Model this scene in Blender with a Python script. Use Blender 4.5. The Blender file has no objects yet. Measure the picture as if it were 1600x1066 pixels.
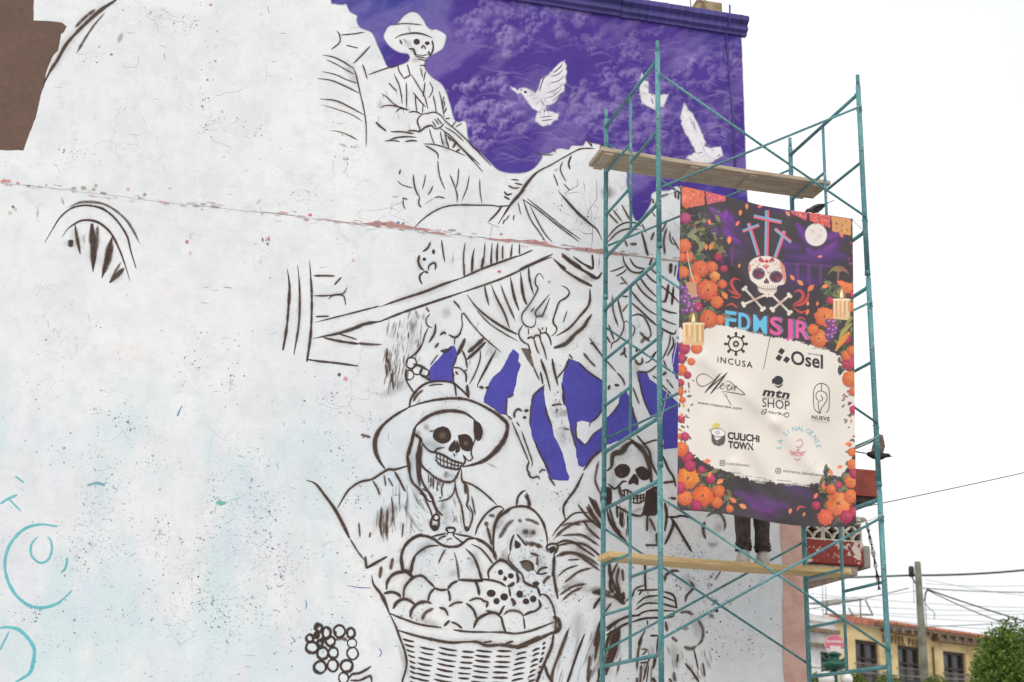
import bpy, bmesh, math, random
import numpy as np
from mathutils import Vector, Matrix
from mathutils.geometry import tessellate_polygon

random.seed(7)
RNG = np.random.default_rng(7)
scene = bpy.context.scene
COL = scene.collection

# ------------------------------------------------------------------ camera
F_PX = 2147.54                     # focal length in pixels of a 1600 px wide picture
YAW, PITCH, ROLL = 0.227556, 0.307489, 0.028935
EYE = Vector((0.0, 0.0, 1.5))
_f = Vector((math.sin(YAW) * math.cos(PITCH), math.cos(YAW) * math.cos(PITCH), math.sin(PITCH)))
_r0 = Vector((math.cos(YAW), -math.sin(YAW), 0))
_u0 = _r0.cross(_f)
CR = math.cos(ROLL) * _r0 + math.sin(ROLL) * _u0
CU = -math.sin(ROLL) * _r0 + math.cos(ROLL) * _u0
CF = _f
cam_data = bpy.data.cameras.new('camera')
cam_data.sensor_width = 36.0
cam_data.lens = F_PX / 1600 * 36
cam_data.clip_end = 3000
cam_data.dof.use_dof = True
cam_data.dof.focus_distance = 13.5
cam_data.dof.aperture_fstop = 1.9
cam = bpy.data.objects.new('camera', cam_data)
COL.objects.link(cam)
cam.matrix_world = Matrix(((CR.x, CU.x, -CF.x, EYE.x), (CR.y, CU.y, -CF.y, EYE.y), (CR.z, CU.z, -CF.z, EYE.z), (0, 0, 0, 1)))
scene.camera = cam

# ------------------------------------------------------------------ sky, sun, exposure
SUN_EL, SUN_AZ = math.radians(46), math.radians(200)
world = bpy.data.worlds.new('World'); scene.world = world; world.use_nodes = True
wn = world.node_tree; wn.nodes.clear()
wo = wn.nodes.new('ShaderNodeOutputWorld')
sky = wn.nodes.new('ShaderNodeTexSky'); sky.sky_type = 'NISHITA'; sky.sun_disc = False
sky.sun_elevation = SUN_EL; sky.sun_rotation = SUN_AZ
sky.dust_density = 4.0; sky.air_density = 1.2
bg1 = wn.nodes.new('ShaderNodeBackground'); bg1.inputs[1].default_value = 0.05
wn.links.new(sky.outputs[0], bg1.inputs[0])
# even layer of bright cloud over the whole dome
tc = wn.nodes.new('ShaderNodeTexCoord')
nz = wn.nodes.new('ShaderNodeTexNoise'); nz.inputs['Scale'].default_value = 2.2; nz.inputs['Detail'].default_value = 5
wn.links.new(tc.outputs['Generated'], nz.inputs['Vector'])
rp = wn.nodes.new('ShaderNodeMapRange'); rp.inputs[1].default_value = 0.3; rp.inputs[2].default_value = 0.7; rp.inputs[3].default_value = 0.84; rp.inputs[4].default_value = 1.16
wn.links.new(nz.outputs['Fac'], rp.inputs[0])
bg2 = wn.nodes.new('ShaderNodeBackground'); bg2.inputs[0].default_value = (0.97, 0.985, 1.0, 1)
wn.links.new(rp.outputs[0], bg2.inputs[1])
mx = wn.nodes.new('ShaderNodeMixShader'); mx.inputs[0].default_value = 0.9
wn.links.new(bg1.outputs[0], mx.inputs[1]); wn.links.new(bg2.outputs[0], mx.inputs[2])
wn.links.new(mx.outputs[0], wo.inputs[0])
sd = bpy.data.lights.new('sun', 'SUN'); sd.energy = 1.15; sd.angle = math.radians(45); sd.color = (1, 0.985, 0.965)
sun = bpy.data.objects.new('sun', sd); COL.objects.link(sun)
_sdir = Vector((math.sin(SUN_AZ) * math.cos(SUN_EL), math.cos(SUN_AZ) * math.cos(SUN_EL), math.sin(SUN_EL)))
sun.rotation_euler = _sdir.to_track_quat('Z', 'Y').to_euler()
sun.location = (-6, -8, 20)
vs = scene.view_settings
vs.view_transform = 'Standard'; vs.look = 'None'; vs.gamma = 1.0; vs.use_curve_mapping = False
vs.exposure = 0.20
scene.cycles.transparent_max_bounces = 48
scene.cycles.max_bounces = 8

# ------------------------------------------------------------------ helpers
def ray(x, y):
    return CF + CR * ((x - 800) / F_PX) - CU * ((y - 533) / F_PX)
def onY(x, y, Y):
    d = ray(x, y); return EYE + d * (Y / d.y)
def onZ(x, y, z):
    d = ray(x, y); return EYE + d * ((z - EYE.z) / d.z)
def onPlane(x, y, p, n):
    d = ray(x, y); return EYE + d * ((p - EYE).dot(n) / d.dot(n))
def lin(r, g, b):
    f = lambda c: (c / 255 / 12.92) if c / 255 <= 0.04045 else ((c / 255 + 0.055) / 1.055) ** 2.4
    return (f(r), f(g), f(b))

class NT:
    """small node-tree helper"""
    def __init__(self, name):
        self.m = bpy.data.materials.new(name); self.m.use_nodes = True
        self.t = self.m.node_tree; self.t.nodes.clear()
        self.out = self.n('ShaderNodeOutputMaterial')
    def n(self, typ, **kw):
        nd = self.t.nodes.new(typ)
        for k, v in kw.items(): setattr(nd, k, v)
        return nd
    def set(self, sock, v):
        if isinstance(v, bpy.types.NodeSocket): self.t.links.new(v, sock)
        elif isinstance(v, (tuple, list)) and len(v) == 3 and sock.type == 'RGBA': sock.default_value = (*v, 1)
        else: sock.default_value = v
    def coord(self, kind='Object', scale=(1, 1, 1), rot=(0, 0, 0), loc=(0, 0, 0)):
        c = self.n('ShaderNodeTexCoord'); mp = self.n('ShaderNodeMapping')
        mp.inputs['Scale'].default_value = scale; mp.inputs['Rotation'].default_value = rot; mp.inputs['Location'].default_value = loc
        self.t.links.new(c.outputs[kind], mp.inputs[0]); return mp.outputs[0]
    def noise(self, vec, scale, detail=4, rough=0.5, dist=0.0):
        nd = self.n('ShaderNodeTexNoise'); nd.inputs['Scale'].default_value = scale
        nd.inputs['Detail'].default_value = detail; nd.inputs['Roughness'].default_value = rough; nd.inputs['Distortion'].default_value = dist
        self.t.links.new(vec, nd.inputs['Vector']); return nd.outputs['Fac']
    def rng(self, v, a, b, c=0.0, d=1.0, smooth=True):
        nd = self.n('ShaderNodeMapRange'); nd.clamp = True
        if smooth: nd.interpolation_type = 'SMOOTHSTEP'
        self.set(nd.inputs[0], v)
        for i, q in enumerate((a, b, c, d)): self.set(nd.inputs[i + 1], q)
        return nd.outputs[0]
    def math(self, op, a, b=0.0):
        nd = self.n('ShaderNodeMath', operation=op); self.set(nd.inputs[0], a); self.set(nd.inputs[1], b); return nd.outputs[0]
    def mix(self, f, a, b):
        nd = self.n('ShaderNodeMix', data_type='RGBA'); self.set(nd.inputs[0], f); self.set(nd.inputs[6], a); self.set(nd.inputs[7], b); return nd.outputs[2]
    def mul(self, a, b):
        nd = self.n('ShaderNodeMix', data_type='RGBA', blend_type='MULTIPLY'); nd.inputs[0].default_value = 1; self.set(nd.inputs[6], a); self.set(nd.inputs[7], b); return nd.outputs[2]
    def bsdf(self, color, rough=0.7, bump=None, bstr=0.3, bdist=0.01, metal=0.0, spec=0.4):
        b = self.n('ShaderNodeBsdfPrincipled'); self.set(b.inputs['Base Color'], color); self.set(b.inputs['Roughness'], rough)
        self.set(b.inputs['Metallic'], metal); b.inputs['Specular IOR Level'].default_value = spec
        if bump is not None:
            bn = self.n('ShaderNodeBump'); bn.inputs['Strength'].default_value = bstr; bn.inputs['Distance'].default_value = bdist
            self.t.links.new(bump, bn.inputs['Height']); self.t.links.new(bn.outputs[0], b.inputs['Normal'])
        self.b = b
        return b.outputs[0]
    def done(self, sh):
        self.t.links.new(sh, self.out.inputs[0]); return self.m

def mat_simple(name, c1, c2=None, scale=6, rough=0.7, bstr=0.15, metal=0.0, spec=0.4, stretch=(1, 1, 1), lo=0.4, hi=0.65, detail=5):
    t = NT(name); v = t.coord('Object', stretch)
    n = t.noise(v, scale, detail, 0.6)
    c2 = c2 or tuple(0.75 * c for c in c1)
    col = t.mix(t.rng(n, lo, hi), c1, c2)
    fine = t.noise(v, scale * 9, 3, 0.6)
    col = t.mul(col, t.mix(fine, (0.86, 0.86, 0.86), (1.08, 1.08, 1.08)))
    return t.done(t.bsdf(col, rough, fine, bstr, 0.01, metal, spec))

def tag(o, label=None, cat=None, group=None, kind=None):
    if label: o['label'] = label
    if cat: o['category'] = cat
    if group: o['group'] = group
    if kind: o['kind'] = kind
    return o
def empty(name, loc=(0, 0, 0), parent=None):
    o = bpy.data.objects.new(name, None); COL.objects.link(o); o.location = loc; o.empty_display_size = 0.1
    if parent: o.parent = parent
    return o
def obj(name, me, mat=None, parent=None, loc=None, smooth=False):
    """link a mesh as one object; coordinates stay in the parent's space"""
    if isinstance(me, bmesh.types.BMesh):
        bm = me; me = bpy.data.meshes.new(name); bm.to_mesh(me); bm.free()
    if mat is not None and len(me.materials) == 0: me.materials.append(mat)
    if smooth: me.polygons.foreach_set('use_smooth', [True] * len(me.polygons))
    o = bpy.data.objects.new(name, me); COL.objects.link(o)
    if loc is not None: o.location = loc
    if parent: o.parent = parent
    return o
def bm_box(bm, a, b, bevel=0.0):
    a = Vector(a); b = Vector(b)
    vs_ = [bm.verts.new((x, y, z)) for z in (a.z, b.z) for y in (a.y, b.y) for x in (a.x, b.x)]
    for f in ((0, 2, 3, 1), (4, 5, 7, 6), (0, 1, 5, 4), (2, 6, 7, 3), (0, 4, 6, 2), (1, 3, 7, 5)):
        bm.faces.new([vs_[i] for i in f])
    return bm
def box(a, b, bevel=0.0):
    bm = bmesh.new(); bm_box(bm, a, b)
    if bevel: bmesh.ops.bevel(bm, geom=bm.edges[:], offset=bevel, segments=2, affect='EDGES', profile=0.6)
    return bm
def bm_tube(bm, pts, r, seg=10, cap=True):
    """tube through points; r is a number or one radius per point"""
    pts = [Vector(p) for p in pts]; n = len(pts)
    rs = r if isinstance(r, (list, tuple)) else [r] * n
    rings = []; prev = None
    for i, p in enumerate(pts):
        t = (pts[min(i + 1, n - 1)] - pts[max(i - 1, 0)]).normalized()
        a = prev if prev is not None else (Vector((0, 0, 1)) if abs(t.z) < 0.9 else Vector((1, 0, 0)))
        x = (a - t * a.dot(t)).normalized(); prev = x; y = t.cross(x)
        rings.append([bm.verts.new(p + (x * math.cos(q) + y * math.sin(q)) * rs[i]) for q in [2 * math.pi * k / seg for k in range(seg)]])
    for a, b in zip(rings, rings[1:]):
        for k in range(seg):
            f = bm.faces.new((a[k], a[(k + 1) % seg], b[(k + 1) % seg], b[k])); f.smooth = True
    if cap:
        bm.faces.new(rings[0][::-1]); bm.faces.new(rings[-1])
    return bm
def tube(pts, r, seg=10):
    return bm_tube(bmesh.new(), pts, r, seg)
def prism(outline, axis_a, axis_b, origin, depth):
    """polygon (a,b) placed with two axes and extruded by the vector depth"""
    bm = bmesh.new(); axis_a = Vector(axis_a); axis_b = Vector(axis_b); o = Vector(origin); depth = Vector(depth)
    v0 = [bm.verts.new(o + axis_a * a + axis_b * b) for a, b in outline]
    v1 = [bm.verts.new(v.co + depth) for v in v0]
    bm.faces.new(v0); bm.faces.new(v1[::-1]); n = len(v0)
    for i in range(n): bm.faces.new((v0[i], v1[i], v1[(i + 1) % n], v0[(i + 1) % n]))
    bmesh.ops.recalc_face_normals(bm, faces=bm.faces[:]); return bm
def loft(rings, cap=True):
    bm = bmesh.new(); R = [[bm.verts.new(p) for p in r] for r in rings]; n = len(R[0])
    for a, b in zip(R, R[1:]):
        for k in range(n):
            f = bm.faces.new((a[k], a[(k + 1) % n], b[(k + 1) % n], b[k])); f.smooth = True
    if cap: bm.faces.new(R[0][::-1]); bm.faces.new(R[-1])
    return bm
def ellipse_ring(c, rx, ry, n=16, ph=0.0):
    return [Vector((c[0] + rx * math.cos(2 * math.pi * k / n + ph), c[1] + ry * math.sin(2 * math.pi * k / n + ph), c[2])) for k in range(n)]

# ---------------------------------------------------------------- paint laid on a surface
def catmull(pts, step):
    P = [np.array(p, float) for p in pts]
    if len(P) == 2: P = [P[0], (P[0] + P[1]) / 2, P[1]]
    Q = [2 * P[0] - P[1]] + P + [2 * P[-1] - P[-2]]
    out = []
    for i in range(1, len(Q) - 2):
        L = np.linalg.norm(Q[i + 1] - Q[i]); k = max(2, int(L / step))
        for j in range(k):
            t = j / k; a, b, c, d = Q[i - 1], Q[i], Q[i + 1], Q[i + 2]
            out.append(0.5 * (2 * b + (c - a) * t + (2 * a - 5 * b + 4 * c - d) * t * t + (3 * b - a - 3 * c + d) * t ** 3))
    out.append(P[-1]); return np.array(out)

class Paint:
    """collects flat strokes and fills with per-vertex colour and cover"""
    def __init__(self, mapper, d0=0.0006, dl=8.0e-6, mod=70):
        self.layer = 0; self.mod = mod; self.map = mapper; self.v = []; self.f = []; self.c = []; self.d0 = d0; self.dl = dl
    def _add(self, pts, cols, faces):
        b = len(self.v); self.layer += 1
        off = self.d0 + self.dl * (self.layer % self.mod)
        for p in pts: self.v.append(self.map(p[0], p[1], off))
        self.c.extend(cols); self.f.extend([tuple(b + i for i in q) for q in faces])
    def ribbon(self, pts, widths, color, alpha=1.0, soft=0.45, taper=True, step=2.0, jit=0.1, fade=0.0):
        C = catmull(pts, step); n = len(C)
        T = np.gradient(C, axis=0); L = np.hypot(T[:, 0], T[:, 1]) + 1e-9; N = np.stack([-T[:, 1] / L, T[:, 0] / L], 1)
        s = np.linspace(0, 1, n); w = np.interp(s, np.linspace(0, 1, len(widths)), widths) if len(widths) > 1 else np.full(n, widths[0])
        w = np.maximum(w, 0.6) * (1 + jit * np.interp(s, np.linspace(0, 1, max(3, n // 3)), RNG.normal(size=max(3, n // 3))))
        a = np.full(n, alpha) * (1 + 0.08 * RNG.normal(size=n))
        if taper:
            ends = np.minimum(np.arange(n), np.arange(n)[::-1]); a = a * np.clip((ends + 0.5) / 1.2, 0, 1); w = w * (0.42 + 0.58 * np.clip(np.minimum(s, 1 - s) / 0.2, 0, 1) ** .8)
        if fade: a = a * np.clip(np.minimum(s, 1 - s) / fade + 0.05, 0, 1) ; w = w * (0.45 + 0.55 * np.clip(np.minimum(s, 1 - s) / fade, 0, 1))
        h = w / 2; cols = []; pts_ = []; prof = ((-1 - soft, 0), (-1 + soft, 1), (1 - soft, 1), (1 + soft, 0))
        for i in range(n):
            for q, al in prof:
                pts_.append(C[i] + N[i] * h[i] * q); cols.append((*color, max(0.0, min(1.0, a[i] * al))))
        faces = []
        for i in range(n - 1):
            for k in range(3): faces.append((4 * i + k, 4 * i + k + 1, 4 * i + 4 + k + 1, 4 * i + 4 + k))
        self._add(pts_, cols, faces)
    def fill(self, poly, color, alpha=1.0, feather=1.2, jitter=0.0, step=0, smooth=False):
        P = np.array(poly, float)
        if smooth: P = catmull(list(P) + [P[0]], 4)[:-1]
        if step:
            out = []
            for i in range(len(P)):
                a, b = P[i], P[(i + 1) % len(P)]; k = max(1, int(np.linalg.norm(b - a) / step))
                out += [a + (b - a) * j / k for j in range(k)]
            P = np.array(out); P = P + RNG.normal(size=P.shape) * jitter
        area = 0.5 * np.sum(P[:, 0] * np.roll(P[:, 1], -1) - np.roll(P[:, 0], -1) * P[:, 1])
        if area < 0: P = P[::-1]
        T = np.roll(P, -1, 0) - np.roll(P, 1, 0); L = np.hypot(T[:, 0], T[:, 1]) + 1e-9; N = np.stack([T[:, 1] / L, -T[:, 0] / L], 1)
        tris = tessellate_polygon([[Vector((x, y, 0)) for x, y in P]])
        n = len(P); O = P + N * feather
        col = color if callable(color) else (lambda x, y: color)
        cols = [(*col(*p), alpha) for p in P] + [(*col(*p), 0.0) for p in O]
        faces = [tuple(t) for t in tris] + [(i, (i + 1) % n, n + (i + 1) % n, n + i) for i in range(n)]
        self._add(list(P) + list(O), cols, faces)
    def disc(self, cx, cy, rx, ry=None, color=(0, 0, 0), alpha=1.0, feather=0.8, n=18, rot=0.0):
        ry = ry or rx; c, s = math.cos(rot), math.sin(rot)
        self.fill([(cx + c * rx * math.cos(a) - s * ry * math.sin(a), cy + s * rx * math.cos(a) + c * ry * math.sin(a)) for a in [2 * math.pi * k / n for k in range(n)]], color, alpha, feather)
    def raw(self, pts, faces, color):
        self._add(pts, [(*color, 1.0)] * len(pts), faces)
    def build(self, name, mat, parent=None):
        me = bpy.data.meshes.new(name)
        me.from_pydata([tuple(v) for v in self.v], [], self.f)
        at = me.color_attributes.new('paint', 'FLOAT_COLOR', 'POINT')
        at.data.foreach_set('color', np.array(self.c, dtype=np.float32).ravel())
        me.materials.append(mat)
        return obj(name, me, None, parent)

class Raster:
    """the same strokes and fills printed into a colour grid"""
    def __init__(self, x0, y0, x1, y1, k, base):
        self.x0, self.y0, self.k = x0, y0, k; self.w = int((x1 - x0) * k); self.h = int((y1 - y0) * k)
        self.a = np.empty((self.h, self.w, 3), np.float32); self.a[:] = base
        self.gx = x0 + (np.arange(self.w) + .5) / k; self.gy = y0 + (np.arange(self.h) + .5) / k
    def _win(self, P, m):
        i0 = max(0, int((P[:, 0].min() - m - self.x0) * self.k)); i1 = min(self.w, int((P[:, 0].max() + m - self.x0) * self.k) + 2)
        j0 = max(0, int((P[:, 1].min() - m - self.y0) * self.k)); j1 = min(self.h, int((P[:, 1].max() + m - self.y0) * self.k) + 2)
        return (i0, i1, j0, j1) if i1 > i0 and j1 > j0 else None
    def _blend(self, win, al, color):
        i0, i1, j0, j1 = win; v = self.a[j0:j1, i0:i1]; v += (np.array(color, np.float32) - v) * al[..., None]
    def fill(self, poly, color, alpha=1.0, feather=0.8, jitter=0.0, step=0, smooth=False):
        P = np.array(poly, float)
        if smooth: P = catmull(list(P) + [P[0]], 4)[:-1]
        if step:
            out = []
            for i in range(len(P)):
                a, b = P[i], P[(i + 1) % len(P)]; q = max(1, int(np.linalg.norm(b - a) / step)); out += [a + (b - a) * j / q for j in range(q)]
            P = np.array(out) + RNG.normal(size=(len(out), 2)) * jitter
        f = max(feather, 0.5); win = self._win(P, f)
        if not win: return
        X, Y = np.meshgrid(self.gx[win[0]:win[1]], self.gy[win[2]:win[3]]); ins = np.zeros(X.shape, bool); d2 = np.full(X.shape, 1e9)
        for i in range(len(P)):
            (ax, ay), (bx, by) = P[i], P[(i + 1) % len(P)]; dx, dy = bx - ax, by - ay
            if ay != by: ins ^= ((ay > Y) != (by > Y)) & (X < (bx - ax) * (Y - ay) / (by - ay) + ax)
            t = np.clip(((X - ax) * dx + (Y - ay) * dy) / (dx * dx + dy * dy + 1e-12), 0, 1); d2 = np.minimum(d2, (X - ax - t * dx) ** 2 + (Y - ay - t * dy) ** 2)
        d = np.sqrt(d2); al = np.where(ins, 1.0, np.clip(1 - d / f, 0, 1)) * alpha
        self._blend(win, al, color)
    def ribbon(self, pts, widths, color, alpha=1.0, soft=0.45, taper=True, step=3.0, jit=0.0, fade=0.0):
        C = catmull(pts, step); n = len(C); s = np.linspace(0, 1, n); w = np.interp(s, np.linspace(0, 1, len(widths)), widths) if len(widths) > 1 else np.full(n, widths[0])
        win = self._win(C, w.max() * (1 + soft) / 2 + 1)
        if not win: return
        X, Y = np.meshgrid(self.gx[win[0]:win[1]], self.gy[win[2]:win[3]]); al = np.zeros(X.shape)
        for i in range(n - 1):
            (ax, ay), (bx, by) = C[i], C[i + 1]; dx, dy = bx - ax, by - ay
            t = np.clip(((X - ax) * dx + (Y - ay) * dy) / (dx * dx + dy * dy + 1e-12), 0, 1); d = np.hypot(X - ax - t * dx, Y - ay - t * dy)
            h = (w[i] + (w[i + 1] - w[i]) * t) / 2; e = np.maximum(h * soft, .3)
            al = np.maximum(al, np.clip((h + e - d) / (2 * e), 0, 1))
        self._blend(win, al * min(1, alpha), color)
    def disc(self, cx, cy, rx, ry=None, color=(0, 0, 0), alpha=1.0, feather=0.8, n=18, rot=0.0):
        ry = ry or rx; win = self._win(np.array([(cx - max(rx, ry), cy - max(rx, ry)), (cx + max(rx, ry), cy + max(rx, ry))]), feather)
        if not win: return
        X, Y = np.meshgrid(self.gx[win[0]:win[1]] - cx, self.gy[win[2]:win[3]] - cy); c, s = math.cos(rot), math.sin(rot)
        q = np.hypot((X * c + Y * s) / rx, (-X * s + Y * c) / ry); al = np.clip(1 - (q - 1) * min(rx, ry) / max(feather, .3), 0, 1) * alpha
        self._blend(win, al, color)
    def sample(self, x, y):
        i = np.clip((x - self.x0) * self.k - .5, 0, self.w - 1.001); j = np.clip((y - self.y0) * self.k - .5, 0, self.h - 1.001)
        i0, j0 = i.astype(int), j.astype(int); fi, fj = (i - i0)[:, None], (j - j0)[:, None]; A = self.a
        return (A[j0, i0] * (1 - fi) + A[j0, i0 + 1] * fi) * (1 - fj) + (A[j0 + 1, i0] * (1 - fi) + A[j0 + 1, i0 + 1] * fi) * fj

def text_mesh(body, size=1.0, bold=0.0, shear=0.0, spacing=1.0):
    """flat lettering as (points, faces), normalised to height of the capital letters = 1"""
    cu = bpy.data.curves.new('lettering', 'FONT'); cu.body = body; cu.size = 1; cu.offset = bold; cu.shear = shear; cu.space_character = spacing
    cu.resolution_u = 3
    o = bpy.data.objects.new('lettering', cu); COL.objects.link(o)
    dg = bpy.context.evaluated_depsgraph_get(); me = o.evaluated_get(dg).to_mesh()
    V = np.array([v.co[:2] for v in me.vertices]); Fc = [tuple(p.vertices) for p in me.polygons]
    o.evaluated_get(dg).to_mesh_clear(); bpy.data.objects.remove(o); bpy.data.curves.remove(cu)
    V[:, 0] -= V[:, 0].min()
    return V / 0.70, Fc

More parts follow.
